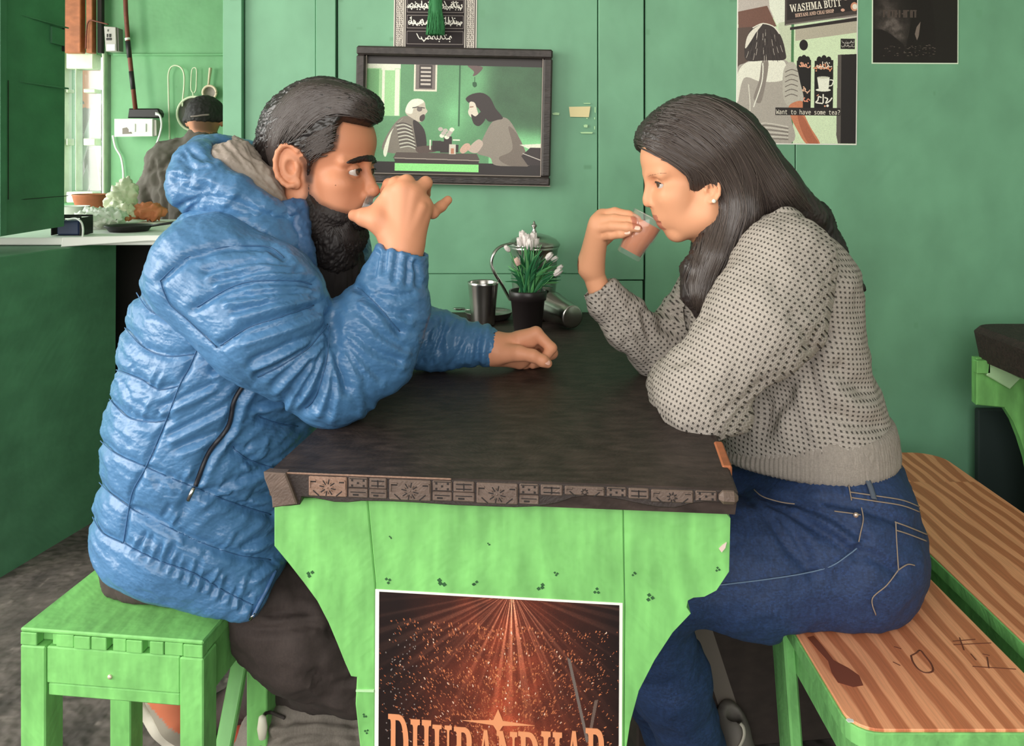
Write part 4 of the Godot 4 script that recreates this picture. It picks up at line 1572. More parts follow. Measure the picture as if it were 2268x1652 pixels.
func posters() -> void:
	var d := WALL - 0.002
	var s := d / F
	# poster of a man seen from behind outside a tea shop
	var p := Print.new(534, 760, Color8(214, 232, 196))
	# poster pixel = 2 px of the photograph frame; the top 120 rows lie above the frame
	var O := func(x: float, y: float) -> Vector2: return Vector2((x - 1635.0) * 2.0, y * 2.0 + 118.0)
	var P := func(a: Array) -> PackedVector2Array:
		var o := PackedVector2Array()
		for i in range(0, a.size(), 2):
			o.append(O.call(a[i], a[i + 1]))
		return o
	p.rect(0, 0, 534, 200, Color8(196, 186, 178))
	p.poly(P.call([1635, 28, 1700, 14, 1722, 60, 1636, 66]), Color8(120, 84, 72))
	p.poly(P.call([1635, 64, 1716, 58, 1730, 200, 1635, 220]), Color8(92, 74, 66))
	p.poly(P.call([1698, -50, 1740, -50, 1742, 50, 1722, 56, 1706, 20]), Color8(236, 240, 222))
	p.poly(P.call([1726, 52, 1756, 46, 1756, 320, 1726, 320]), Color8(206, 214, 186))
	p.rect(240, 170, 12, 590, Color8(80, 130, 84))
	p.poly(P.call([1764, 62, 1902, 40, 1902, 320, 1764, 320]), Color8(216, 234, 196))
	p.poly(P.call([1764, 64, 1902, 42, 1902, 72, 1764, 92]), Color8(186, 178, 160))
	# sign board
	p.poly(P.call([1740, -60, 1902, -80, 1902, 34, 1740, 58]), Color8(74, 64, 62))
	p.poly(P.call([1745, -56, 1902, -76, 1902, 22, 1745, 46]), Color8(46, 38, 38))
	p.line(P.call([1742, 56, 1902, 32]), 4, Color8(140, 130, 124))
	p.poly(P.call([1752, 62, 1902, 38, 1902, 46, 1752, 68]), Color8(50, 42, 42))
	p.disc(O.call(1896, 14), 17, 20, Color8(214, 150, 120))
	p.disc(O.call(1897, 14), 11, 12, Color8(240, 230, 214))
	p.disc(O.call(1870, 22), 9, 7, Color8(220, 170, 150))
	p.disc(O.call(1876, -4), 12, 8, Color8(220, 190, 170))
	# round hole, small plaques, door
	p.disc(O.call(1783, 101), 19, 24, Color8(34, 28, 28))
	p.rect(462, 290, 64, 46, Color8(40, 34, 34))
	script_line(p, 470, 524, 306, 16, Color8(210, 204, 196), 5, 2.0)
	script_line(p, 470, 524, 322, 14, Color8(210, 204, 196), 6, 2.0)
	p.poly(P.call([1860, 122, 1902, 120, 1902, 320, 1858, 320]), Color8(40, 33, 34))
	p.poly(P.call([1860, 122, 1868, 122, 1868, 320, 1858, 320]), Color8(96, 88, 84))
	# two hanging black menu boards with script and a cup
	for b in [[1768, 1800], [1808, 1850]]:
		p.poly(P.call([b[0], 136, b[1], 134, b[1], 252, b[0], 252]), Color8(32, 26, 26))
		for k in 3:
			p.disc(O.call(lerpf(b[0], b[1], 0.25 + 0.25 * k), 134.0 - (3.0 if k == 1 else 0.0)), 12, 16, Color8(32, 26, 26))
	p.disc(O.call(1830, 247), 30, 26, Color8(32, 26, 26))
	script_line(p, 352, 424, 420, 34, Color8(226, 150, 112), 8, 5.0)
	script_line(p, 352, 424, 412, 34, Color8(240, 226, 210), 9, 4.0)
	script_line(p, 276, 326, 412, 30, Color8(236, 170, 140), 10, 4.5)
	script_line(p, 276, 326, 520, 34, Color8(236, 190, 160), 11, 4.5)
	script_line(p, 276, 326, 568, 30, Color8(236, 150, 120), 14, 4.5)
	# the Urdu word for tea below the cup: che, alif, hamza, bari ye
	p.line(P.call([1848, 218, 1842, 226, 1834, 230, 1838, 221, 1832, 218]), 6, Color8(244, 238, 224), true)
	p.line(P.call([1828, 210, 1828, 229]), 6, Color8(244, 238, 224))
	p.line(P.call([1824, 218, 1818, 216, 1816, 224, 1812, 229, 1826, 231]), 6, Color8(244, 238, 224), true)
	p.line(P.call([1818, 211, 1814, 214]), 4, Color8(236, 170, 140))
	p.disc(O.call(1838, 236), 6, 6, Color8(244, 238, 224))
	p.disc(O.call(1832, 237), 4, 4, Color8(236, 170, 140))
	p.poly(P.call([1814, 174, 1842, 172, 1840, 198, 1818, 199]), Color8(240, 240, 222))
	p.line(P.call([1842, 178, 1850, 180, 1847, 190, 1840, 192]), 5, Color8(240, 240, 222), true)
	p.disc(O.call(1828, 201), 34, 7, Color8(240, 240, 222))
	p.disc(O.call(1828, 173), 28, 5, Color8(206, 206, 186))
	# the man: hair, pale shirt, sleeve, forearm
	p.poly(P.call([1848, 252, 1862, 320, 1790, 320, 1790, 256]), Color8(218, 236, 198))
	p.blob(P.call([1632, 170, 1652, 142, 1686, 132, 1724, 132, 1752, 144, 1760, 200, 1756, 260, 1758, 320, 1636, 330]), Color8(176, 168, 158))
	p.blob(P.call([1634, 172, 1654, 142, 1700, 136, 1740, 138, 1740, 178, 1690, 184, 1650, 176, 1636, 230]), Color8(238, 236, 220))
	p.blob(P.call([1690, 138, 1704, 138, 1700, 180, 1688, 230, 1672, 220, 1684, 180]), Color8(142, 132, 124))
	p.line(P.call([1692, 142, 1690, 184, 1672, 240]), 5, Color8(238, 236, 222), true)
	p.line(P.call([1660, 190, 1664, 240, 1660, 290]), 4, Color8(226, 222, 208), true)
	p.blob(P.call([1738, 160, 1752, 140, 1766, 146, 1776, 184, 1784, 222, 1768, 232, 1750, 238, 1738, 214]), Color8(190, 184, 172))
	for k in 6:
		p.line(P.call([1742, 162 + k * 11, 1756, 156 + k * 11, 1770, 160 + k * 11]), 3.5, Color8(104, 94, 88), true)
	for k in 8:
		p.line(P.call([1674, 282 + k * 5, 1700, 276 + k * 5, 1750, 284 + k * 4]), 4, Color8(112, 102, 96) if k % 2 else Color8(214, 208, 196), true)
	p.blob(P.call([1752, 236, 1780, 226, 1784, 250, 1800, 284, 1822, 322, 1792, 322, 1770, 290, 1756, 262]), Color8(206, 130, 96))
	p.blob(P.call([1770, 250, 1784, 262, 1806, 300, 1818, 322, 1796, 320, 1778, 286]), Color8(178, 104, 76))
	p.blob(P.call([1650, 124, 1654, 90, 1666, 66, 1690, 54, 1714, 60, 1732, 82, 1742, 116, 1740, 134, 1700, 136, 1660, 138]), Color8(62, 52, 50))
	var r := RandomNumberGenerator.new()
	r.seed = 61
	for i in 70:
		var x := 1650.0 + r.randf() * 86.0
		var y := 62.0 + r.randf() * 66.0
		if Vector2((x - 1695.0) / 44.0, (y - 96.0) / 40.0).length() < 0.95:
			p.line(P.call([x, y, x + (x - 1695.0) * 0.06, y + 8, x + (x - 1695.0) * 0.14, y + 15]), 1.8, Color8(214, 204, 192) if r.randf() < 0.35 else Color8(34, 26, 26), true)
	p.blob(P.call([1652, 110, 1656, 84, 1670, 66, 1690, 55, 1676, 74, 1664, 94]), Color8(232, 226, 212))
	p.line(P.call([1668, 64, 1690, 54, 1714, 60, 1728, 76]), 5, Color8(236, 230, 216), true)
	p.grain(7, 0.22)
	# caption bar
	p.rect(172, 600, 292, 34, Color8(44, 36, 36))
	var w := 268.0 * s
	var h := w * 760.0 / 534.0
	var bc := at(1765.5, 320, d)
	var t := thing("poster", "poster of a man seen from behind outside a tea shop, above the woman", "poster", Vector3(bc.x, bc.y + h * 0.5, -WALL + 0.0003))
	t.basis = Basis(Vector3.BACK, -0.010)
	put("margin", sheet(w, h, 0.0008), mt(rgb(240, 240, 230), 0.4), t)
	put("printed_sheet", sheet(w - 0.0052, h - 0.0052, 0.0013), printed(p, 0.35), t)
	var lit := mt(rgb(240, 232, 216), 0.5)
	var ku := w / 534.0
	var put_text := func(text: String, font: String, cx: float, cy: float, tw: float, th: float, rot: float, m: Material) -> void:
		var L := letters(text, font, true, tw * ku, th * ku, 0.0005)
		put("lettering", L[0], m, t, Vector3((cx - 267.0) * ku, (380.0 - cy) * ku, 0.0015), Basis(Vector3.BACK, rot) * (L[1] as Basis))
	put_text.call("WASHMA BUTT", "Droid Serif", (1808 - 1635) * 2.0, 12 * 2 + 118 + 4, 228, 34, 0.13, lit)
	put_text.call("BIRYANI AND CHAI SHOP", "Droid Serif", (1806 - 1635) * 2.0, 34 * 2 + 118 - 6, 172, 16, 0.13, mt(rgb(226, 190, 170), 0.5))
	put_text.call("Want to have some tea?", "Droid Sans Mono", 318, 617, 282, 22, 0.0, lit)

	# small dark film poster further right
	var q := Print.new(380, 500, Color8(40, 31, 30))
	var n := noise(0.02, 4, 17)
	for y in 500:
		for x in 380:
			var g := n.get_noise_2d(x, y) * 0.5 + 0.5
			var sm := exp(-pow((x - 90.0) / 60.0, 2.0) - pow((y - 330.0 - x * 0.2) / 60.0, 2.0)) * g * 1.1 + exp(-pow((x - 60.0) / 50.0, 2.0) - pow((y - 250.0) / 70.0, 2.0)) * g * 0.5
			q.im.set_pixel(x, y, Color(0.13 + sm * 0.42, 0.105 + sm * 0.40, 0.10 + sm * 0.38))
	q.blob(pv([176, 200, 200, 170, 240, 180, 270, 260, 280, 400, 260, 470, 180, 470, 150, 440, 168, 330]), Color8(30, 22, 22))
	q.poly(pv([196, 340, 214, 316, 206, 380, 198, 400, 188, 372]), Color8(120, 106, 98))
	q.poly(pv([2, 350, 40, 352, 80, 372, 140, 420, 150, 498, 2, 498]), Color8(34, 26, 26))
	for i in 60:
		r.seed = i
		q.disc(Vector2(40 + r.randf() * 240, 420 + r.randf() * 50), 2 + r.randf() * 5, 1.5, Color8(96, 84, 78) if i % 3 else Color8(60, 50, 48))
	for k in 9:        # a faded row of title letters: only upright strokes can be made out
		q.rect(44 + k * 17 + (k % 3) * 3, 264, 8 + (k % 2) * 5, 34, Color8(80, 68, 63))
		if k % 3 != 1:
			q.rect(44 + k * 17, 264 + (k % 2) * 14, 16, 6, Color8(80, 68, 63))
	q.grain(5, 0.3)
	var w2 := 192.0 * s
	var h2 := w2 * 500.0 / 380.0
	var bc2 := at(2027.5, 141.5, d)
	var u := thing("film_poster", "small black film poster with a pale border, right of the tea shop poster", "poster", Vector3(bc2.x, bc2.y + h2 * 0.5, -WALL + 0.0003))
	u.basis = Basis(Vector3.BACK, -0.004)
	put("margin", sheet(w2, h2, 0.0008), mt(rgb(216, 232, 206), 0.4), u)
	put("printed_sheet", sheet(w2 - 0.0058, h2 - 0.0062, 0.0013), printed(q, 0.3), u)

# ================================================================== things on the table
func tabletop_things() -> void:
	var tp := func(x: float, y: float) -> Vector3: return at(x, y, (EYE - TOP_Y) * F / (y - CY))
	# standing steel tumbler
	var b: Vector3 = tp.call(1070, 720)
	var s := -b.z / F
	var r1 := 34.0 * s
	var r0 := 25.0 * s
	var h := 96.0 * s
	var wall_t := 0.0012
	var prof := [0, 0.0008, r0 * 0.85, 0.0008, r0, 0.002, r0 * 1.02, 0.004, lerpf(r0, r1, 0.5), h * 0.5, r1 * 0.985, h * 0.94, r1 * 1.03, h, r1 * 1.0, h * 1.006, r1 * 0.955, h * 0.98, lerpf(r0, r1, 0.5) - wall_t, h * 0.5, r0 - wall_t, 0.006, 0, 0.005]
	var t := thing("tumbler", "steel tumbler standing upright on the table left of the flower pot", "cup", b)
	put("body", lathe(prof, 40), M.steel, t)
	# the same tumbler lying on its side
	var t2 := t.duplicate() as Node3D
	t2.name = numbered("tumbler")
	add_child(t2)
	tag(t2, "steel tumbler lying on its side right of the flower pot", "cup")
	var foot: Vector3 = at(1269, 706, 1.92)
	var rim: Vector3 = at(1212, 668, 2.03)
	foot.y = TOP_Y + r0 + 0.004
	rim.y = TOP_Y + r1 + 0.0035
	var fr := along(foot, foot + (rim - foot).normalized())
	t2.transform = fr
	# flat steel dish with spoons behind
	var dish: Vector3 = tp.call(1082, 706)
	var td := thing("steel_dish", "low steel dish behind the upright tumbler", "dish", dish)
	put("body", lathe([0, 0.001, 0.045, 0.001, 0.052, 0.006, 0.056, 0.017, 0.0575, 0.018, 0.0555, 0.0185, 0.05, 0.008, 0.044, 0.004, 0, 0.004], 40), M.steel_dull, td)
	var sp := thing("spoon", "steel spoon lying across the low steel dish", "spoon", dish + Vector3(0, 0.022, 0))
	put("handle", tube(PackedVector3Array([Vector3(-0.066, 0.002, 0.01), Vector3(-0.02, 0.0005, 0.008), Vector3(0.045, 0.0, 0.004)]), 0.0028, 8, 0.5), M.steel, sp)
	put("bowl", lathe([0, -0.003, 0.006, -0.002, 0.011, 0.002, 0.0105, 0.0026, 0.006, 0, 0, -0.001], 18), M.steel, sp, Vector3(-0.07, 0.003, 0.01), Basis.from_scale(Vector3(1.4, 1, 1)))
	# steel kettle by the wall
	var kb: Vector3 = Vector3(at(1183, 690, 2.06).x, TOP_Y, -2.06)
	var ks := 2.06 / F
	var kr := 54.0 * ks
	var ktop := at(0, 545, 2.06).y - TOP_Y
	var kett := thing("kettle", "polished steel kettle with a domed lid and looped handle behind the flowers", "kettle", kb)
	put("body", lathe([0, 0.0, kr * 0.72, 0.0, kr * 0.78, 0.004, kr * 0.86, ktop * 0.3, kr * 0.95, ktop * 0.6, kr * 0.93, ktop * 0.85, kr * 0.98, ktop * 0.96, kr * 1.04, ktop, kr * 0.98, ktop * 1.005, 0, ktop * 1.003], 48), M.steel, kett)
	put("lid", lathe([kr * 1.05, ktop + 0.0005, kr * 1.07, ktop + 0.004, kr * 1.03, ktop + 0.009, kr * 0.9, ktop + 0.017, kr * 0.62, ktop + 0.025, kr * 0.3, ktop + 0.030, 0.0, ktop + 0.0315], 48), M.steel, kett)
	var kt := ktop + 0.030
	put("knob", lathe([0.006, kt, 0.0065, kt + 0.006, 0.0035, kt + 0.010, 0.0045, kt + 0.015, 0.0075, kt + 0.018, 0.0068, kt + 0.021, 0.0032, kt + 0.024, 0.0028, kt + 0.028, 0, kt + 0.031], 20), M.steel, kett)
	var hp := ats([[1135, 538, 2.02], [1108, 546, 2.0], [1093, 562, 1.99], [1088, 584, 1.99], [1096, 606, 1.99], [1110, 628, 2.0], [1122, 650, 2.02], [1130, 664, 2.03]])
	putw("handle", tube(curve(hp, 30), 0.0058, 10, 0.55), M.steel, kett)
	# flower pot
	var pb: Vector3 = tp.call(1169, 734)
	var ps := -pb.z / F
	var pr := 41.0 * ps
	var ph := 92.0 * ps
	var fp := thing("flower_pot", "black plastic pot of white tulips in front of the kettle", "potted plant", pb)
	put("pot", lathe([0, 0, pr * 0.70, 0.0, pr * 0.74, 0.002, pr * 0.92, ph * 0.76, pr * 1.0, ph * 0.77, pr * 1.03, ph * 0.98, pr * 0.99, ph, pr * 0.93, ph * 0.985, pr * 0.9, ph * 0.86, 0, ph * 0.86], 36), mt(rgb(40, 34, 34), 0.4), fp)
	put("soil", lathe([0, ph * 0.875, pr * 0.9, ph * 0.87], 24), mt(rgb(34, 28, 26), 0.95), fp)
	var r := RandomNumberGenerator.new()
	r.seed = 21
	var leafm := [mt(rgb(58, 134, 84), 0.45), mt(rgb(40, 104, 66), 0.45), mt(rgb(104, 176, 108), 0.45)]
	var fan := [[1136, 580], [1142, 566], [1150, 556], [1160, 548], [1170, 545], [1180, 548], [1190, 546], [1204, 560], [1216, 570], [1228, 582], [1238, 592], [1246, 600], [1244, 612], [1130, 596], [1126, 612], [1196, 556], [1156, 570], [1210, 590], [1222, 604], [1176, 560], [1146, 590], [1234, 620], [1186, 575], [1166, 580]]
	for i in 84:
		var e: Array = fan[i % fan.size()]
		var a := Vector3(r.randfn(0, 0.008), ph * 0.87, r.randfn(0, 0.008))
		var dz := r.randf_range(-0.03, 0.04)
		var tip := at(e[0] + r.randf_range(-9, 9), e[1] + r.randf_range(-10, 18), -pb.z - dz) - pb
		var mid := a.lerp(tip, 0.5) + Vector3(-(tip.x - a.x) * 0.12, 0.012, 0)
		var pts := curve(PackedVector3Array([a, mid, tip]), 8)
		var st := st_new(true)
		var side := Vector3(0.3, 0, 1).cross(tip - a).normalized() if i % 2 else (tip - a).cross(Vector3(1, 0, 0.4)).normalized()
		var wmax := r.randf_range(0.0022, 0.0048)
		for q in pts.size() - 1:
			var w0 := wmax * sin(PI * clampf(0.12 + 0.86 * q / 8.0, 0, 1)) 
			var w1 := wmax * sin(PI * clampf(0.12 + 0.86 * (q + 1) / 8.0, 0, 1)) 
			var nn := side.cross(pts[q + 1] - pts[q]).normalized() * 0.0012
			var l0 := pts[q] - side * w0 + nn; var c0 := pts[q]; var r0_ := pts[q] + side * w0 + nn
			var l1 := pts[q + 1] - side * w1 + nn; var c1 := pts[q + 1]; var r1_ := pts[q + 1] + side * w1 + nn
			quad(st, l0, l1, c1, c0)
			quad(st, c0, c1, r1_, r0_)
		put("leaf", st_end(st), leafm[r.randi() % 3], fp)
	# tulip heads: cupped petals
	var petal := mt(rgb(232, 222, 218), 0.5)
	var pink := mt(rgb(226, 190, 176), 0.5)
	var heads := [[1124, 551, 0.03, 0, 9], [1146, 580, 0.04, 1, 10], [1216, 568, 0.02, 0, 11], [1228, 574, 0.0, 0, 9], [1235, 603, 0.02, 0, 12], [1166, 534, -0.02, 0, 17], [1180, 528, -0.025, 0, 15], [1158, 524, -0.03, 0, 14], [1174, 541, -0.01, 0, 15], [1186, 538, -0.02, 0, 12], [1152, 536, -0.02, 0, 12], [1240, 592, 0.01, 0, 8]]
	for e in heads:
		var c := at(e[0], e[1], -pb.z - e[2]) - pb
		var up := Vector3(c.x * 1.2, 0.06, 0.01).normalized()
		var R: float = e[4] * ps * 0.9
		put("stem", tube(curve(PackedVector3Array([Vector3(c.x * 0.12, ph * 0.87, 0), c * Vector3(0.6, 0.72, 0.6) + Vector3(0, 0.012, 0), c - up * R * 0.9]), 8), 0.0011, 5), leafm[2], fp)
		for k in 6:
			var f := Fld.new()
			var a: float = TAU * k / 6.0 + e[0]
			var fr2 := along(Vector3.ZERO, up)
			var off := fr2.basis * Vector3(cos(a) * R * 0.42, R * (0.1 if k % 2 else 0.0), sin(a) * R * 0.42)
			var ax := fr2.basis * Vector3(cos(a), 0, sin(a))
			var bz := up.cross(ax)
			var lean := (up + ax * 0.25).normalized()
			var bb := Basis(ax, lean, bz).orthonormalized()
			var st := st_new(true)
			add_lathe(st, pv([0, -R * 1.05, R * 0.35, -R * 0.75, R * 0.58, -R * 0.1, R * 0.42, R * 0.6, 0, R * 1.1]), 8, Transform3D(bb * Basis.from_scale(Vector3(0.3, 1, 1)), c + off))
			put("petal", st_end(st), pink if e[3] == 1 else petal, fp)

# ================================================================== kitchen things
func kitchen_things() -> void:
	# counter end wall (dark green) and the worktop on it
	struct("wall_counter", prism(PackedVector2Array([Vector2(-3.1, 2.30), Vector2(-1.388, 2.30), Vector2(-1.283, 2.78), Vector2(-3.1, 2.78)]), 0.868, 0.003, Transform3D(Basis(Vector3(1, 0, 0), Vector3(0, 0, -1), Vector3(0, 1, 0)), Vector3(0, 0.868, 0))), M.wall_dark)
	var wt := thing("worktop", "white kitchen worktop cluttered with bags and dishes behind the man in blue", "worktop", Vector3(-1.0, 0.87, -3.4))
	putw("slab", boxw(Vector3(-3.05, 0.870, -3.40), Vector3(-0.47, 0.893, -2.62), 0.003), M.white, wt)
	putw("side_slab", boxw(Vector3(-3.05, 0.870, -4.18), Vector3(-1.72, 0.893, -3.402), 0.003), M.white, wt)
	putw("front_board", prism(pv([-1.36, 0.868, -1.10, 0.886, -0.60, 0.886, -0.60, 0.904, -1.10, 0.903, -1.355, 0.897]), 0.03, 0.002, Transform3D(Basis(), Vector3(0, 0, -2.585))), M.white, wt)
	var cf := thing("under_counter_shade", "dark board added for the unlit opening below the white kitchen worktop", "cabinet", Vector3(-0.9, 0, -3.0))
	putw("board", boxw(Vector3(-1.9, 0.0, -3.02), Vector3(-0.47, 0.869, -3.0), 0.003), M.dark_fill, cf)  # dark board added where the space under the worktop is unlit
	# tall dark green cupboard standing at the counter's end
	var c := thing("cupboard", "tall dark green wooden cupboard at the left edge, standing on the counter", "cupboard", Vector3(-1.6, 0.9, -2.45))
	var pl := PackedVector2Array([Vector2(-2.2, 2.26), Vector2(-1.352, 2.26), Vector2(-1.362, 2.62), Vector2(-2.2, 2.62)])
	var up := Transform3D(Basis(Vector3(1, 0, 0), Vector3(0, 0, -1), Vector3(0, 1, 0)), Vector3(0, 2.2, 0))
	putw("body", prism(pl, 1.272, 0.004, up), M.cup_green, c)
	# a panel moulding on the side that faces the table
	var side := func(called: String, z0: float, z1: float, y0: float, y1: float, proud: float, m: Material) -> void:
		var zc := (z0 + z1) * 0.5
		var x := -1.352 - (zc * -1.0 - 2.26) / 0.36 * 0.01
		var st := st_new()
		add_box(st, Vector3(proud * 2.0, absf(y1 - y0), absf(z1 - z0)), 0.001, Transform3D(Basis(Vector3.UP, -0.0278), Vector3(x, (y0 + y1) * 0.5, zc)))
		putw(called, st_end(st), m, c)
	side.call("edge_board", -2.29, -2.262, 0.93, 2.19, 0.004, M.cup_green)
	side.call("moulding", -2.615, -2.30, 1.345, 1.350, 0.003, M.cup_green)
	side.call("moulding", -2.615, -2.30, 1.02, 1.022, 0.001, M.dark_fill)
	side.call("moulding", -2.306, -2.303, 1.024, 1.345, 0.001, M.dark_fill)
	side.call("moulding", -2.615, -2.30, 1.53, 1.534, 0.003, M.cup_green)
	side.call("catch", -2.60, -2.53, 1.475, 1.525, 0.005, M.cup_green)
	side.call("catch_slot", -2.606, -2.600, 1.46, 1.53, 0.004, M.black)
	# brown post above the window
	var d := 4.1
	var po := thing("wooden_post", "orange brown wooden post above the kitchen window", "post", at(178, 117, d))
	putw("face", boxw(at(140, 117, d), at(190, -330, d + 0.05), 0.004), M.rust, po)
	putw("face", boxw(at(190.4, 117, d + 0.006), at(214, -330, d + 0.05), 0.003), M.rust, po)
	putw("wire", tube(curve(ats([[190, 108, d - 0.006], [191, 80, d - 0.006], [194, 52, d - 0.006], [202, 45, d - 0.006], [216, 48, d - 0.006], [240, 54, d - 0.004]]), 20), 0.0035, 6), M.rust_dark, po)
	putw("shadow_gap_board", boxw(at(215, 117, d + 0.03), at(232, -330, d + 0.06), 0.003), M.dark_fill, po)
	# meter box
	var mb := thing("meter_box", "small grey electric meter box beside the orange brown post", "meter box", at(247, 112, d))
	putw("body", prism(_px([230, 58, 256, 60, 258, 113, 234, 114], d - 0.01), 0.06, 0.002, Transform3D(Basis(), Vector3(0, 0, -(d - 0.01)))), mt(rgb(176, 170, 164), 0.5), mb)
	putw("side", prism(_px([256.4, 60, 262, 62, 263.5, 113, 258.4, 113], d), 0.05, 0.001, Transform3D(Basis(), Vector3(0, 0, -d))), mt(rgb(120, 114, 110), 0.5), mb)
	for e in [[236, 75, 239, 82], [241, 75, 246, 82], [235, 84, 247, 89], [238, 65, 240, 70]]:
		putw("switch", boxw(at(e[0], e[3], d - 0.014), at(e[2], e[1], d - 0.0102), 0.001), M.black, mb)
	putw("label_plate", boxw(at(236, 112, d - 0.012), at(255, 98, d - 0.0102), 0.0005), M.white, mb)
	# broom hung on the wall with its black head
	var br := thing("broom", "long handled broom with a red brown stick and black head on the kitchen wall", "broom", at(318, 264, d))
	var hp := ats([[276, -60, d], [279, 30, d], [283, 86, d], [291, 160, d], [300, 242, d]])
	putw("handle", tube(hp, 0.0105, 10), M.rust_dark, br)
	putw("band", tube(ats([[282, 84, d], [283, 89, d]]), 0.0125, 10), M.white, br)
	putw("dark_sleeve", tube(ats([[283.2, 91, d], [287, 128, d]]), 0.0115, 10), M.black, br)
	putw("dark_sleeve", tube(ats([[290.5, 158, d], [295, 198, d]]), 0.0112, 10), M.black, br)
	putw("head", prism(_px([285, 240, 350, 240, 355, 250, 353, 261.5, 282, 261.5], d - 0.005), 0.06, 0.006, Transform3D(Basis(), Vector3(0, 0, -(d - 0.005)))), M.black, br)
	# switch board
	var sb := thing("switchboard", "white electrical switchboard below the black broom head", "switchboard", at(300, 303, d))
	putw("box", prism(_px([253, 263, 338, 263, 338, 302, 253, 303], d - 0.03), 0.07, 0.003, Transform3D(Basis(), Vector3(0, 0, -(d - 0.03)))), M.white, sb)
	putw("box_side", prism(_px([338.4, 264, 346, 266, 347, 300, 338.4, 302], d - 0.02), 0.05, 0.001, Transform3D(Basis(), Vector3(0, 0, -(d - 0.02)))), mt(rgb(190, 186, 176), 0.5), sb)
	for e in [[303, 274, 324, 292], [285, 274, 300, 292]]:
		putw("switch_plate", boxw(at(e[0], e[3], d - 0.036), at(e[2], e[1], d - 0.0302), 0.001), mt(rgb(240, 240, 234), 0.4), sb)
	putw("socket", prism(_px([271, 284, 280, 282, 292, 296, 271, 297], d - 0.033), 0.003, 0.0, Transform3D(Basis(), Vector3(0, 0, -(d - 0.033)))), mt(rgb(130, 120, 110), 0.6), sb)
	var pc := thing("power_cable", "white power cable looping from the broom head past the switchboard", "cable", at(346, 250, d - 0.045))
	putw("wire", tube(curve(ats([[345, 252, d - 0.05], [354, 256, d - 0.05], [358, 275, d - 0.05], [354, 298, d - 0.045], [346, 322, d - 0.03], [342, 340, d - 0.01]]), 24), 0.005, 8), M.white, pc)
	putw("plug", prism(_px([343, 248, 351, 250, 351, 256, 343, 255], d - 0.045), 0.02, 0.004, Transform3D(Basis(), Vector3(0, 0, -(d - 0.045)))), M.white, pc)
	tag(put("power_cable", tube(curve(ats([[250, 300, d + 0.08], [256, 326, d + 0.08], [268, 348, d + 0.08], [273, 378, d + 0.08], [274, 402, d + 0.08], [280, 412, d + 0.08]]), 24), 0.0055, 8), M.white), "white cable running down the wall from the switchboard", "cable")
	# utensils
	var dw := 4.17
	var ivory := mt(rgb(214, 222, 190), 0.4)
	tag(put("wire_loop", tube(curve(ats([[376, 308, dw], [374, 240, dw], [373, 190, dw], [373, 165, dw], [378, 150, dw], [388, 145, dw], [400, 149, dw], [407, 162, dw], [408, 185, dw], [405, 220, dw], [404, 236, dw]]), 40), 0.0042, 8), ivory), "pale wire hook shaped like a long loop on the kitchen wall", "utensil")
	tag(put("wire_hook", tube(curve(ats([[428, 216, dw], [427, 206, dw], [423, 198, dw], [423, 180, dw], [425, 156, dw], [430, 150, dw], [435, 154, dw], [435, 180, dw], [434, 198, dw], [430, 206, dw]]), 40), 0.003, 8), ivory), "small pale wire whisk handle beside the tea strainer", "utensil")
	var sv := thing("sieve", "large round sieve behind the cook's black cap", "sieve", at(430, 252, dw))
	var ring := PackedVector3Array()
	for k in 33:
		ring.append(Vector3(cos(TAU * k / 32) * 0.083, sin(TAU * k / 32) * 0.083, 0.0))
	put("rim", tube(ring, 0.006, 8), ivory, sv)
	put("mesh_bowl", lathe([0.081, 0.0, 0.07, -0.012, 0.04, -0.022, 0, -0.026], 32), mt(rgb(120, 116, 112), 0.5, 0.4), sv, Vector3.ZERO, Basis(Vector3.RIGHT, PI / 2))
	var ts := thing("tea_strainer", "small cream tea strainer hanging on the kitchen wall", "strainer", at(464, 205, dw))
	var cream := mt(rgb(226, 206, 178), 0.45)
	put("handle", tube(curve(ats([[462, 188, dw], [464, 170, dw], [466, 154, dw], [466, 150, dw]]), 12), PackedFloat32Array([0.008, 0.0085, 0.009, 0.0095, 0.01, 0.0105, 0.011, 0.0115, 0.012, 0.012, 0.012, 0.011, 0.008]), 10, 0.6), cream, ts, -ts.position)
	var rg := PackedVector3Array()
	for k in 25:
		rg.append(Vector3(cos(TAU * k / 24) * 0.033, sin(TAU * k / 24) * 0.033, 0.0))
	put("rim", tube(rg, 0.006, 8), cream, ts)
	put("mesh_bowl", lathe([0.031, 0.0, 0.022, -0.014, 0, -0.019], 24), mt(rgb(150, 142, 132), 0.6), ts, Vector3.ZERO, Basis(Vector3.RIGHT, PI / 2))
	# things on the worktop
	var wy := 0.8935
	var cloth := func(called: String, label: String, cat: String, pts: Array, m: Material, sd: int, amp := 0.012) -> void:
		var f := Fld.new()
		for e in pts:
			f.ell(Vector3(at(e[0], 0, e[1]).x, wy + e[2] * 0.56 + 0.012, -e[1]), Vector3(e[3], e[2] * 0.55, e[3] * 0.7), 0.03)
		var nn := noise(26.0, 3, sd)
		var ridge := func(p: Vector3, _n: Vector3) -> float: return (absf(nn.get_noise_3dv(p)) - 0.2) * amp * 3.0
		var o := put(called, skin([f.net(0.009)], ridge), m)
		tag(o, label, cat)
	var bag := mt(rgb(236, 236, 222), 0.35)
	cloth.call("plastic_bag", "crumpled white plastic bag standing against the wall below the switchboard", "bag", [[258, 3.30, 0.10, 0.042], [282, 3.32, 0.145, 0.038], [272, 3.25, 0.055, 0.05]], mt(rgb(226, 228, 196), 0.4), 3)
	cloth.call("plastic_bag", "crumpled white plastic bag at the front of the worktop", "bag", [[204, 3.05, 0.045, 0.06], [236, 3.0, 0.05, 0.06], [222, 2.95, 0.035, 0.08], [250, 3.1, 0.04, 0.05]], bag, 7)
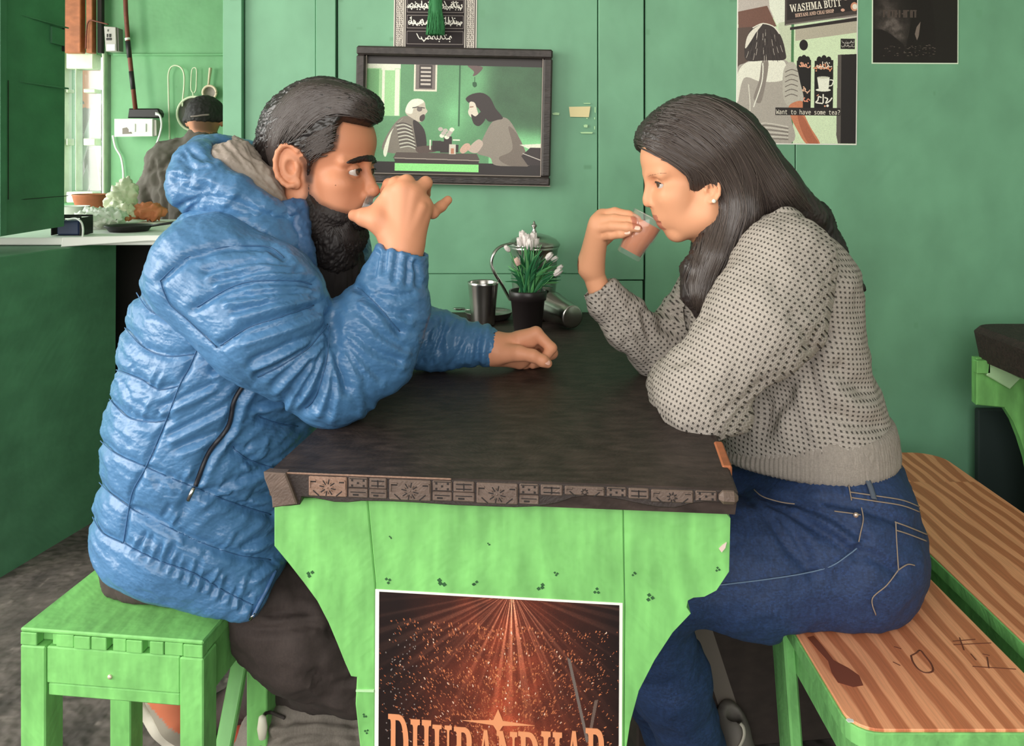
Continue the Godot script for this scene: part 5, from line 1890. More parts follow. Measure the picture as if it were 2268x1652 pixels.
	cloth.call("orange_cloth", "orange cloth heap on the worktop beside the cook", "cloth", [[312, 3.27, 0.045, 0.045], [332, 3.27, 0.05, 0.04], [345, 3.28, 0.04, 0.036]], mt(rgb(214, 128, 88), 0.8), 9)
	var pt := thing("plate", "white plate of orange snacks on the worktop", "plate", Vector3(at(262, 0, 3.12).x, wy, -3.12))
	put("dish", lathe([0, 0.001, 0.05, 0.001, 0.085, 0.012, 0.086, 0.014, 0.05, 0.005, 0, 0.004], 32), M.white, pt)
	var r := RandomNumberGenerator.new()
	r.seed = 12
	for i in 8:
		var a := r.randf() * TAU
		var q := sqrt(r.randf()) * 0.055
		var sn := put("snack", lathe([0, -0.012, 0.011, -0.006, 0.013, 0.002, 0.007, 0.011, 0, 0.013], 8), mt(rgb(220, 140, 100) if i % 3 else rgb(190, 96, 60), 0.6))
		sn.position = pt.position + Vector3(cos(a) * q, 0.018 + 0.012 * (1.0 - q / 0.055), sin(a) * q)
		tag(sn, "small orange fried snack heaped on the white plate", "snack", "orange snacks on the plate")
	var bk := thing("bucket", "orange brown clay pot below the kitchen window", "pot", Vector3(at(203, 0, 3.8).x, wy, -3.8))
	put("body", lathe([0, 0, 0.055, 0, 0.06, 0.004, 0.078, 0.075, 0.082, 0.08, 0.078, 0.083, 0.07, 0.07, 0.05, 0.006, 0, 0.006], 28), M.rust, bk)
	var wb := thing("bowl", "white bowl under the kitchen window beside the dark cupboard", "bowl", Vector3(at(158, 0, 3.5).x, wy, -3.5))
	put("body", lathe([0, 0, 0.035, 0, 0.055, 0.012, 0.07, 0.045, 0.071, 0.047, 0.067, 0.046, 0.05, 0.014, 0, 0.008], 28), M.white, wb)
	var cr := thing("crate", "black wire crate with a dark blue box beside the cupboard", "crate", Vector3(at(160, 0, 2.72).x, wy, -2.72))
	put("blue_box", box(Vector3(0.07, 0.045, 0.07), 0.004), mt(rgb(36, 52, 86), 0.5), cr, Vector3(0.004, 0.024, 0))
	for s in [-1.0, 1.0]:
		put("side_plate", box(Vector3(0.004, 0.055, 0.08), 0.001), M.black, cr, Vector3(s * 0.045, 0.0285, 0))
		put("rail", box(Vector3(0.094, 0.006, 0.006), 0.001), M.black, cr, Vector3(0, 0.058, s * 0.037))
	tag(put("white_cord", tube(curve(ats([[150, 486, 2.66], [168, 484, 2.64], [180, 492, 2.62], [184, 508, 2.62], [183, 524, 2.6]]), 20), 0.003, 8), M.white), "white cord curling over the black wire crate", "cord")
	var pan := thing("frying_pan", "dark frying pan lying on the worktop near the edge", "pan", Vector3(at(300, 0, 2.9).x, wy, -2.85))
	put("body", lathe([0, 0, 0.06, 0, 0.075, 0.018, 0.076, 0.02, 0.07, 0.017, 0.055, 0.004, 0, 0.004], 28), M.black, pan)
	put("handle", tube(PackedVector3Array([Vector3(0.07, 0.017, 0), Vector3(0.16, 0.03, 0.01)]), 0.007, 8, 0.6), M.black, pan)

func _px(list: Array, d: float) -> PackedVector2Array:
	var o := PackedVector2Array()
	for i in range(0, list.size(), 2):
		var p := at(list[i], list[i + 1], d)
		o.append(Vector2(p.x, p.y))
	return o

# ================================================================== people
# frame whose units are photograph pixels at distance d: x right, y down, z towards the camera; turned about the upright line at xc
func px_frame(d: float, xc: float, turn := 0.0) -> Transform3D:
	var k := d / F
	var b := Basis(Vector3(k, 0, 0), Vector3(0, -k, 0), Vector3(0, 0, k))
	var t := Transform3D(b, Vector3(0, EYE, -d) - b * Vector3(CX, CY, 0))
	var c := at(xc, CY, d)
	var r := Transform3D(Basis(Vector3.UP, turn), Vector3.ZERO)
	return Transform3D(Basis(), c) * r * Transform3D(Basis(), -c) * t

func to_px(p: Vector3) -> Vector2:
	return Vector2(CX + p.x / -p.z * F, CY + (EYE - p.y) / -p.z * F)

func V(x: float, y: float, z := 0.0) -> Vector3:
	return Vector3(x, y, z)

func skin_mat(c: Color) -> StandardMaterial3D:
	var m := StandardMaterial3D.new()
	m.vertex_color_use_as_albedo = true
	m.albedo_color = Color.WHITE
	m.roughness = 0.48
	m.metallic_specular = 0.4
	m.normal_enabled = true
	m.normal_texture = M.pores
	m.normal_scale = 0.25
	m.uv1_triplanar = true
	m.uv1_world_triplanar = true
	m.uv1_scale = Vector3.ONE * 14.0
	m.resource_name = "skin"
	m.set_meta("tone", c)
	return m

func eye_ball(c: Vector3, r: float, gaze: Vector3, parent: Node3D, iris := Color(0.10, 0.055, 0.035)) -> void:
	var st := st_new(true)
	var g := gaze.normalized()
	var fr := along(Vector3.ZERO, g)
	var prof := []
	for k in 25:
		var a := PI * k / 24.0
		var bulge := 1.0 + 0.06 * maxf(0.0, 1.0 - pow((PI - a) / 0.5, 2.0))
		prof.append(Vector2(sin(a) * r, -cos(a) * r * bulge))
	for i in 24:
		for s in 24:
			var q := []
			for e in [[i, s], [i, s + 1], [i + 1, s + 1], [i + 1, s]]:
				var p: Vector2 = prof[e[0]]
				var a = TAU * e[1] / 24.0
				var ang = PI - PI * e[0] / 24.0
				var col := Color(0.55, 0.50, 0.46)
				if ang < 0.20: col = Color(0.006, 0.005, 0.005)
				elif ang < 0.58: col = iris
				q.append([fr * Vector3(cos(a) * p.x, p.y, sin(a) * p.x), col])
			for t in [[0, 1, 2], [0, 2, 3]]:
				for k in t:
					st.set_color(q[k][1])
					st.add_vertex(c + q[k][0])
	var m := StandardMaterial3D.new()
	m.vertex_color_use_as_albedo = true
	m.roughness = 0.12
	putw("eye", st_end(st), m, parent)

# an ear in a px frame: c its middle, h its height, lean its tilt; z is the side of the head
func add_ear(f: Fld, c: Vector3, h: float, lean: float, side: float) -> void:
	var keep := f.fr
	f.fr = f.fr * Transform3D(Basis(Vector3(0, 0, 1), lean), c)
	var out := Basis(Vector3(0, 1, 0), 0.38 * side)
	f.ell(V(0, 0, 0), V(h * 0.25, h * 0.43, h * 0.11), h * 0.05, out)
	# rim, as a chain round the back and top
	var rim := []
	var rad := []
	for k in 11:
		var a := lerpf(-0.35, 3.9, k / 10.0) - PI * 0.5 - 0.55
		var rx := h * (0.29 if k < 8 else 0.25)
		rim.append(out * V(-cos(a) * rx * 1.0, sin(a) * h * 0.46, side * h * 0.09))
		rad.append(h * 0.058)
	f.chain(rim, rad, h * 0.03)
	f.ell(out * V(h * 0.10, h * 0.40, side * h * 0.02), V(h * 0.13, h * 0.14, h * 0.07), h * 0.06)
	# hollow of the ear and the fold inside it
	f.ell(out * V(h * 0.03, h * 0.05, side * h * 0.15), V(h * 0.13, h * 0.18, h * 0.15), h * 0.04, Basis(), true)
	f.cap(out * V(-h * 0.14, -h * 0.22, side * h * 0.14), out * V(-h * 0.15, h * 0.12, side * h * 0.14), h * 0.045, h * 0.035, h * 0.03, 1.0, true)
	f.ell(out * V(h * 0.17, h * 0.05, side * h * 0.05), V(h * 0.06, h * 0.09, h * 0.05), h * 0.05)
	f.fr = keep

# strands of hair as thin tapered tubes laid on the front of a field along blended guide lines (px)
func strands(f: Fld, guides: Array, count: int, sd: int, r0: float, z0: float, z1: float, lift: float, pf: Callable, steps := 14, wild := 5.0) -> ArrayMesh:
	var st := st_new(true)
	var r := RandomNumberGenerator.new()
	r.seed = sd
	for i in count:
		var u := r.randf() * (guides.size() - 1.001)
		var g := int(u)
		var t := u - g
		var n: int = guides[g].size()
		var pts := PackedVector3Array()
		var jx := r.randfn(0, wild)
		var jy := r.randfn(0, wild)
		var a0 := r.randf_range(0.0, 0.35)
		var a1 := r.randf_range(0.72, 1.0)
		var up := lift * r.randf_range(0.2, 1.2)
		var ph := r.randf() * 9.0
		for k in steps + 1:
			var fq := lerpf(a0, a1, float(k) / steps)
			var q := fq * 6.0
			var m := []
			for gg in 2:
				var G: Array = guides[g + gg]
				n = G.size()
				var e := mini(int(fq * (n - 1)), n - 2)
				var w := fq * (n - 1) - e
				var P := []
				for o in [-1, 0, 1, 2]:
					var s: Array = G[clampi(e + o, 0, n - 1)]
					P.append(Vector2(s[0], s[1]))
				m.append((P[1] as Vector2).cubic_interpolate(P[2], P[0], P[3], w))
			var xy: Vector2 = (m[0] as Vector2).lerp(m[1], t) + Vector2(jx, jy) * (0.6 + 0.5 * sin(q * 1.3 + ph))
			var wp: Vector3 = pf.call(xy)
			var z := f.front(wp.x, wp.y, z0, z1)
			if z <= z1 + 0.001:
				break
			pts.append(Vector3(wp.x, wp.y, z + up))
		if pts.size() < 4:
			continue
		var rad := PackedFloat32Array()
		for k in pts.size():
			var ff := float(k) / (pts.size() - 1)
			rad.append(r0 * (0.35 + 0.65 * sin(PI * clampf(0.15 + ff * 0.85, 0, 1))))
		add_tube(st, pts, rad, 4, 1.0, false)
	return st_end(st)

func hair_mat(c: Color, rough := 0.42) -> StandardMaterial3D:
	var m := StandardMaterial3D.new()
	m.albedo_color = c
	m.roughness = rough
	m.metallic_specular = 0.55
	return m

# flat-topped groove pattern for hair volumes: n noise stretched along a flow direction
func flow_noise(n: FastNoiseLite, q: Vector2, z: float, dir: Vector2, lo: float, hi: float) -> float:
	var a := q.dot(dir)
	var b := q.dot(Vector2(-dir.y, dir.x))
	return n.get_noise_3d(a * lo, b * hi, z * hi)

func finger(f: Fld, pts: Array, radii: Array, k := 0.004) -> void:
	var w := []
	for e in pts:
		w.append(at(e[0], e[1], e[2]))
	f.chain(w, radii, k)

func nail(parent: Node3D, c: Vector3, dir: Vector3, up: Vector3, len_: float, wid: float, m: Material) -> void:
	var y := dir.normalized()
	var z := (up - y * up.dot(y)).normalized()
	var x := y.cross(z)
	var st := st_new(true)
	add_lathe(st, pv([0, -0.5, 0.25, -0.45, 0.46, -0.2, 0.5, 0.2, 0.36, 0.46, 0, 0.52]), 10, Transform3D(Basis(x * wid, y * len_, z * wid * 0.22), c))
	putw("fingernail", st_end(st), m, parent)

# a thin layer that follows a head inside a zone: brows, beard; dist is the zone's signed distance in px
func patch(net: Dictionary, dist: Callable, thick: float, soft: float, fuzz: FastNoiseLite, fq: float, famp: float) -> ArrayMesh:
	var d := func(p: Vector3, _n: Vector3) -> float:
		var w := smoothstep(1.0, -soft, dist.call(p))
		return -0.003 + w * (thick + 0.003) + w * famp * fuzz.get_noise_3d(p.x * fq, p.y * fq * 0.4, p.z * fq)
	var k := func(p: Vector3, _n: Vector3) -> bool: return dist.call(p) < 3.0
	return skin([net], d, NOC, NOC, k)

# polyline in px laid on a displaced garment: follows the cloth along the sight lines of distance D
func laid(f: Fld, disp: Callable, list: Array, D: float, lift := 0.0, per := 6) -> PackedVector3Array:
	var src := PackedVector3Array()
	for i in range(0, list.size(), 2):
		src.append(Vector3(list[i], list[i + 1], 0))
	var o := PackedVector3Array()
	for e in curve(src, maxi(6, src.size() * per)):
		var d := D - 0.16
		while d < D + 0.5:
			var v := f.value(at(e.x, e.y, d))
			if v < 0.0015:
				break
			d += maxf(v * 0.6, 0.0008)
		if d > D + 0.075:      # past the garment's outline
			continue
		var p := at(e.x, e.y, d)
		o.append(at(e.x, e.y, d - float(disp.call(p, Vector3.BACK)) - lift))
	return o

# ------------------------------------------------------------------ the man in the blue jacket
const MD := 1.41
func man() -> void:
	var person := thing("person", "bearded man with slicked back black hair, blue quilted jacket, drinking from a glass", "person", Vector3(-0.5, 0.0, -1.41))
	var hf := px_frame(MD, 690, deg_to_rad(-20.0))
	var head := Fld.new()
	head.fr = hf
	head.ell(V(703, 306, 0), V(126, 112, 98), 10)
	head.ell(V(772, 316, 0), V(66, 64, 78), 24)
	head.ell(V(778, 420, 0), V(56, 74, 66), 30)
	for s in [-1.0, 1.0]:
		head.cap(V(824, 361, 12 * s), V(806, 358, 58 * s), 12, 9, 16)
		head.ell(V(783, 404, 50 * s), V(36, 24, 24), 22)
		head.cap(V(702, 400, 64 * s), V(714, 470, 60 * s), 24, 26, 22)
		head.cap(V(714, 470, 60 * s), V(786, 528, 18 * s), 27, 19, 22)
		head.ell(V(770, 450, 40 * s), V(36, 36, 26), 24)
	head.ell(V(806, 462, 0), V(27, 36, 36), 18)
	head.ell(V(788, 528, 0), V(19, 20, 26), 16)
	for s in [-1.0, 1.0]:
		head.ell(V(832, 374, 31 * s), V(19, 15, 20), 16, Basis(), true)
	head.cap(V(826, 372, 0), V(843, 414, 0), 8, 11, 12)
	head.ell(V(845, 421, 0), V(14, 13, 14), 8)
	for s in [-1.0, 1.0]:
		head.ell(V(829, 430, 14 * s), V(12, 10, 10), 6)
		head.ell(V(838, 441, 8 * s), V(8, 5, 5), 4, Basis(), true)
		head.cap(V(814, 428, 27 * s), V(800, 462, 34 * s), 3, 3, 12, 1.0, true)
	head.cap(V(831, 470, -14), V(831, 470, 14), 6, 6, 8)
	head.cap(V(829, 484, -13), V(829, 484, 13), 7, 7, 8)
	head.cap(V(840, 477, -20), V(840, 477, 20), 3, 3, 5, 1.0, true)
	var eyes := []
	for s in [-1.0, 1.0]:
		var ec := V(812, 378, 31 * s)
		eyes.append(ec)
		head.ell(ec, V(17.5, 17.0, 17.5), 5)
		head.ell(V(830, 380, 31 * s), V(15, 5.0, 17), 3, Basis(Vector3(1, 0, 0), 0.10 * s), true)
		head.ell(V(822, 381, 37 * s), V(14, 5.2, 15), 3, Basis(), true)
	head.cap(V(690, 440, 0), V(646, 590, 0), 74, 82, 30)
	add_ear(head, V(697, 366, 93), 96, -0.12, 1.0)
	add_ear(head, V(697, 366, -93), 96, -0.12, -1.0)

	# right hand: its back faces the camera, thumb to the mouth, fingers closed round the glass behind
	var hand := Fld.new()
	var w := at(893, 548, 1.285)
	hand.cap(at(880, 640, 1.285), w, 0.029, 0.028, 0.012, 1.0)
	for e in [[868, 432, 1.300, 0.0155], [893, 420, 1.292, 0.0150], [917, 428, 1.294, 0.0140], [936, 450, 1.302, 0.0130]]:
		hand.cap(w, at(e[0], e[1], e[2]), 0.0215, e[3], 0.016)
	hand.cap(at(868, 520, 1.292), at(850, 470, 1.300), 0.021, 0.017, 0.014)
	hand.cap(at(905, 525, 1.290), at(930, 470, 1.30), 0.02, 0.016, 0.014)
	# thumb
	finger(hand, [[868, 512, 1.290], [838, 490, 1.288], [808, 481, 1.296], [784, 477, 1.312]], [0.0205, 0.0165, 0.0128, 0.0092], 0.010)
	hand.cap(at(850, 455, 1.30), at(836, 478, 1.293), 0.012, 0.013, 0.014)
	# index, middle, ring: over the glass and away
	finger(hand, [[868, 432, 1.300], [876, 408, 1.305], [862, 409, 1.345], [852, 424, 1.372]], [0.0145, 0.0112, 0.0098, 0.0082])
	finger(hand, [[893, 420, 1.292], [901, 404, 1.300], [880, 404, 1.352], [862, 424, 1.385]], [0.0145, 0.0118, 0.0100, 0.0085])
	finger(hand, [[917, 428, 1.294], [943, 405, 1.312], [940, 430, 1.362], [905, 452, 1.392]], [0.0135, 0.0098, 0.0092, 0.0080])
	# little finger stands off to the right
	finger(hand, [[936, 452, 1.302], [958, 470, 1.316], [977, 457, 1.332], [992, 443, 1.342]], [0.0130, 0.0098, 0.0082, 0.0070])
	# tendons on the back of the hand
	for e in [[[893, 425], [889, 520]], [[917, 432], [898, 520]], [[936, 458], [908, 520]]]:
		hand.cap(at(e[0][0], e[0][1], 1.2835), at(e[1][0], e[1][1], 1.268), 0.004, 0.003, 0.008)

	# left fist resting on the table
	var fist := Fld.new()
	var fw := at(1092, 772, 1.545)
	fist.cap(at(1040, 770, 1.55), fw, 0.027, 0.026, 0.012)
	fist.cap(fw, at(1172, 752, 1.545), 0.024, 0.017, 0.016)
	fist.cap(fw, at(1160, 785, 1.56), 0.024, 0.018, 0.016)
	fist.cap(fw, at(1150, 800, 1.565), 0.022, 0.014, 0.016)
	finger(fist, [[1150, 752, 1.54], [1187, 738, 1.542], [1221, 771, 1.535], [1208, 791, 1.524]], [0.0165, 0.0120, 0.0100, 0.0086])
	finger(fist, [[1165, 764, 1.56], [1195, 752, 1.568], [1222, 782, 1.572], [1196, 798, 1.555]], [0.0160, 0.0125, 0.0110, 0.0092])
	finger(fist, [[1160, 780, 1.58], [1186, 770, 1.595], [1206, 797, 1.595], [1180, 806, 1.57]], [0.0150, 0.0120, 0.0105, 0.0090])
	finger(fist, [[1150, 793, 1.59], [1172, 786, 1.61], [1188, 806, 1.605], [1162, 808, 1.575]], [0.0140, 0.0110, 0.0095, 0.0085])
	finger(fist, [[1108, 782, 1.53], [1148, 782, 1.512], [1180, 788, 1.505], [1202, 799, 1.505], [1213, 805, 1.508]], [0.020, 0.0135, 0.0108, 0.0100, 0.0082], 0.006)

	# the rest of the body under the clothes, coarse
	var body := Fld.new()
	body.chain([at(418, 1130, MD), at(455, 950, MD), at(510, 750, MD), at(560, 600, MD), at(620, 560, MD)], [0.10, 0.12, 0.12, 0.10, 0.06], 0.04)
	body.chain([at(500, 590, 1.30), at(590, 715, 1.225), at(730, 830, 1.255), at(820, 720, 1.275), at(880, 630, 1.285)], [0.06, 0.055, 0.04, 0.035, 0.028], 0.02)
	body.chain([at(560, 590, 1.50), at(700, 700, 1.57), at(850, 742, 1.56), at(1000, 760, 1.55), at(1050, 770, 1.55)], [0.06, 0.05, 0.042, 0.034, 0.027], 0.02)
	body.chain([at(430, 1240, 1.40), at(520, 1302, 1.37), at(600, 1350, 1.36), at(770, 1472, 1.37), at(725, 1490, 1.43), at(600, 1535, 1.60), at(470, 1580, 1.70)], [0.045, 0.045, 0.05, 0.045, 0.036, 0.028, 0.024], 0.02)
	body.chain([at(430, 1250, 1.48), at(650, 1340, 1.52), at(860, 1400, 1.52), at(880, 1700, 1.54), at(890, 1780, 1.56)], [0.06, 0.055, 0.045, 0.038, 0.03], 0.02)

	var tone := lin(rgb(208, 142, 108))
	var deep := lin(rgb(150, 90, 66))
	var lip := lin(rgb(150, 82, 70))
	var stub := lin(rgb(96, 66, 54))
	var inv := hf.affine_inverse()
	var col := func(p: Vector3, _n: Vector3) -> Color:
		if p.x > -0.17 or p.y < 0.93 or (p.z > -1.335 and hand.value(p) < 0.004):
			return tone.lerp(lin(rgb(222, 156, 120)), 0.5)
		var q := inv * p
		var c := tone
		c = c.lerp(deep, 0.45 * exp(-pow((q.x - 822) / 22.0, 2.0) - pow((q.y - 384) / 18.0, 2.0)))
		if q.x > 812 and q.y > 460 and q.y < 494 and absf(q.z) < 22:
			c = c.lerp(lip, 0.8)
		var bd := poly_dist(to_px(p if q.z > 0 else hf * Vector3(q.x, q.y, -q.z)), man_beard_zone)
		c = c.lerp(stub, 0.8 * smoothstep(8.0, -8.0, bd))
		var hd := poly_dist(to_px(p if q.z > 0 else hf * Vector3(q.x, q.y, -q.z)), man_hair_zone)
		if q.y < 420 and q.z * q.z < 8100:
			c = c.lerp(lin(rgb(70, 48, 40)), 0.75 * smoothstep(7.0, -2.0, hd))
		return c
	var hnet := head.net(0.0021)
	putw("body", skin([hnet, hand.net(0.0019), fist.net(0.0019), body.net(0.012)], NOC, col), skin_mat(tone), person)
	for e in eyes:
		eye_ball(hf * (e as Vector3), 16.3 * MD / F, Vector3(1.0, 0.0, 0.42), person)
	var dark := hair_mat(rgb(34, 26, 25), 0.45)
	var nz := noise(1.0, 2, 5)
	var brow := pv([756, 364, 774, 352, 795, 344, 815, 341, 836, 344, 848, 350, 846, 362, 828, 361, 804, 360, 782, 365])
	putw("eyebrows", patch(hnet, func(p: Vector3) -> float:
		var q := inv * p
		return poly_dist(to_px(p if q.z > -6 else hf * Vector3(q.x, q.y, -q.z)), brow), 0.0026, 5.0, nz, 900.0, 0.0016), dark, person)
	putw("beard", patch(hnet, func(p: Vector3) -> float:
		var q := inv * p
		return poly_dist(to_px(p if q.z > 0 else hf * Vector3(q.x, q.y, -q.z)), man_beard_zone), 0.0065, 20.0, nz, 420.0, 0.0035), hair_mat(rgb(34, 25, 23), 0.7), person)
	for s in [-1.0, 1.0]:
		var la := PackedVector3Array()
		for k in 9:
			var a = lerpf(-0.85, 0.55, k / 8.0) * s
			la.append(hf * V(812 + cos(a) * 18.8, 375.0 - cos(a * 0.9) * 1.8 + absf(a) * 4.0, 31 * s + sin(a) * 18.8))
		putw("eyelashes", tube(curve(la, 16), 0.0011, 5), dark, person)
	nail(person, at(1212, 802, 1.4975), at(1213, 805, 1.508) - at(1196, 796, 1.505), Vector3(0.1, 0.7, 1), 0.012, 0.010, mt(rgb(226, 176, 156), 0.3))
	man_hair(person, hf, inv)
	man_clothes(person)
	man_glass()

var man_beard_zone := pv([676, 366, 688, 370, 691, 400, 691, 424, 711, 446, 739, 458, 765, 466, 784, 470, 798, 455, 812, 444, 842, 436, 852, 470, 840, 520, 800, 600, 700, 600, 655, 520, 658, 458, 676, 430])
var man_hair_zone := pv([856, 296, 839, 286, 800, 277, 760, 269, 751, 282, 749, 310, 745, 329, 716, 345, 703, 352, 695, 374, 690, 404, 678, 402, 672, 362, 655, 338, 632, 330, 618, 350, 614, 392, 624, 436, 646, 500, 560, 500, 530, 300, 600, 140, 870, 140])

func man_hair(person: Node3D, hf: Transform3D, inv: Transform3D) -> void:
	var dark := hair_mat(rgb(30, 24, 23), 0.36)
	var vol := Fld.new()
	vol.fr = hf
	vol.ell(V(700, 303, 0), V(134, 124, 108), 20)
	vol.ell(V(776, 300, 0), V(72, 66, 84), 26)
	vol.ell(V(802, 243, 0), V(56, 46, 74), 26)
	vol.ell(V(730, 236, 0), V(84, 62, 86), 26)
	vol.cap(V(598, 350, 0), V(612, 440, 0), 46, 36, 30, 1.0)
	for s in [-1.0, 1.0]:
		vol.cap(V(600, 350, 36 * s), V(622, 440, 30 * s), 36, 30, 26)
		vol.cap(V(715, 350, 76 * s), V(718, 394, 72 * s), 20, 14, 14)
	var n := noise(1.0, 3, 44)
	var hair_d := func(p: Vector3, _n: Vector3) -> float:
		var q := inv * p
		var m := to_px(p if q.z > 0 else hf * Vector3(q.x, q.y, -q.z))
		var d := poly_dist(m, man_hair_zone)
		var thick := smoothstep(6.0, -16.0, d)
		# slicked back from the forehead over the crown: strands turn about a point near the temple
		var c := m - Vector2(690, 420)
		var g := n.get_noise_3d(c.length() * 0.16, c.angle() * 2.2, q.z * 0.10) + 0.5 * n.get_noise_3d(c.length() * 0.5, c.angle() * 4.0, q.z * 0.30)
		# ruffled ridge above the ear
		var ridge := exp(-pow((m - Vector2(652, 262)).dot(Vector2(0.78, 0.62)) / 16.0, 2.0)) * smoothstep(80.0, 30.0, (m - Vector2(652, 262)).length()) 
		return -0.016 * (1.0 - thick) + 0.0034 * g * thick - 0.006 * ridge * thick * absf(sin((m.y - m.x) * 0.16))
	var side := func(p: Vector3, _n: Vector3) -> bool:
		var q := inv * p
		return poly_dist(to_px(p if q.z > 0 else hf * Vector3(q.x, q.y, -q.z)), man_hair_zone) < 5.0
	putw("hair", skin([vol.net(0.0024)], hair_d, NOC, NOC, side), dark, person)
	var pf := func(xy: Vector2) -> Vector3: return at(xy.x, xy.y, 1.34)
	var guides := [
		[[842, 284], [800, 262], [752, 252], [712, 262], [680, 290], [650, 318]],
		[[844, 268], [800, 240], [748, 226], [700, 240], [660, 272], [628, 320]],
		[[842, 250], [800, 216], [745, 202], [685, 216], [640, 258], [606, 320]],
		[[828, 226], [785, 200], [730, 184], [668, 196], [616, 246], [588, 330]],
		[[800, 204], [760, 190], [705, 176], [648, 192], [600, 246], [574, 320]],
		[[606, 260], [592, 300], [586, 340], [592, 380], [604, 410], [618, 444]],
		[[640, 262], [618, 300], [606, 340], [608, 380], [616, 410], [626, 440]]]
	putw("hair_strands", strands(vol, guides, 700, 17, 0.0011, -1.15, -1.42, 0.0006, pf, 12, 4.0), hair_mat(rgb(66, 57, 54), 0.32), person)  # lighter colour puts the highlights of the hair into the strands
	var temple := [
		[[744, 332], [726, 338], [710, 346], [696, 360]],
		[[746, 312], [722, 322], [700, 334], [678, 348]],
		[[748, 290], [722, 304], [696, 320], [668, 336]],
		[[752, 276], [724, 288], [694, 304], [660, 324]]]
	putw("hair_strands", strands(vol, temple, 150, 18, 0.0009, -1.15, -1.42, 0.0005, pf, 10, 4.0), hair_mat(rgb(60, 50, 46), 0.4), person)

	# beard
	var b := Fld.new()
	b.fr = hf
	for s in [-1.0, 1.0]:
		b.cap(V(694, 420, 70 * s), V(720, 476, 62 * s), 13, 21, 16)
		b.cap(V(720, 476, 60 * s), V(768, 530, 32 * s), 21, 26, 20)
		b.cap(V(760, 496, 42 * s), V(790, 516, 20 * s), 20, 22, 20)
		b.cap(V(836, 455, 4 * s), V(812, 466, 30 * s), 7, 8, 8)
		b.cap(V(812, 466, 30 * s), V(800, 496, 34 * s), 8, 12, 12)
	b.ell(V(780, 528, 0), V(32, 34, 44), 24)
	b.ell(V(758, 562, 0), V(38, 40, 42), 26)
	b.ell(V(742, 548, 0), V(46, 52, 52), 26)
	b.cap(V(828, 478, -20), V(828, 478, 20), 6, 6, 6, 1.0, true)
	var nb := noise(1.0, 3, 8)
	var fuzz := func(p: Vector3, _n: Vector3) -> float:
		return 0.0022 * nb.get_noise_3d(p.x * 420.0, p.y * 110.0, p.z * 420.0) + 0.0035 * nb.get_noise_3d(p.x * 130.0, p.y * 40.0, p.z * 130.0)
	putw("beard", skin([b.net(0.0022)], fuzz), hair_mat(rgb(28, 21, 20), 0.62), person)
	var bg := [
		[[690, 408], [698, 440], [708, 470], [726, 500], [744, 530]],
		[[704, 440], [716, 470], [734, 500], [752, 530], [764, 566]],
		[[728, 462], [744, 490], [760, 516], [772, 545], [776, 580]],
		[[762, 476], [778, 500], [786, 524], [792, 550], [788, 584]],
		[[786, 490], [800, 510], [806, 530], [806, 552], [798, 580]]]
	putw("beard_strands", strands(b, bg, 420, 23, 0.0008, -1.18, -1.42, 0.0012, pf, 8, 6.0), hair_mat(rgb(40, 31, 29), 0.5), person)

func man_glass() -> void:
	var a := at(868, 478, 1.378)
	var b := at(806, 452, 1.372)
	var r0 := 0.0165
	var r1 := 0.0215
	var h := a.distance_to(b) + 0.012
	var fr := along(a - (b - a).normalized() * 0.012, b)
	var t := thing("tea_glass", "clear tea glass raised to the bearded man's mouth, held in his right hand", "glass", fr.origin)
	t.basis = fr.basis
	put("glass_wall", lathe([0, 0, r0, 0, r0 + 0.0008, 0.002, lerpf(r0, r1, 0.5), h * 0.5, r1, h, r1 - 0.0008, h + 0.0008, r1 - 0.0018, h, lerpf(r0, r1, 0.5) - 0.0018, h * 0.5, r0 - 0.0015, 0.006, 0, 0.006], 36), M.tea_glass, t)
	put("tea", lathe([0, 0.0066, r0 - 0.0017, 0.0066, lerpf(r0, r1, 0.4) - 0.002, h * 0.4, 0, h * 0.4], 32), M.tea, t)
	put("rim", tube(_ring(r1 - 0.0008, h + 0.0004, 36), 0.0011, 6), M.tea_glass, t)

func _ring(r: float, y: float, n: int) -> PackedVector3Array:
	var o := PackedVector3Array()
	for k in n + 1:
		o.append(Vector3(cos(TAU * k / n) * r, y, sin(TAU * k / n) * r))
	return o

# px polyline as points in the x-y plane at distance d
func pl(list: Array, d: float) -> PackedVector2Array:
	var o := PackedVector2Array()
	for i in range(0, list.size(), 2):
		var p := at(list[i], list[i + 1], d)
		o.append(Vector2(p.x, p.y))
	return o

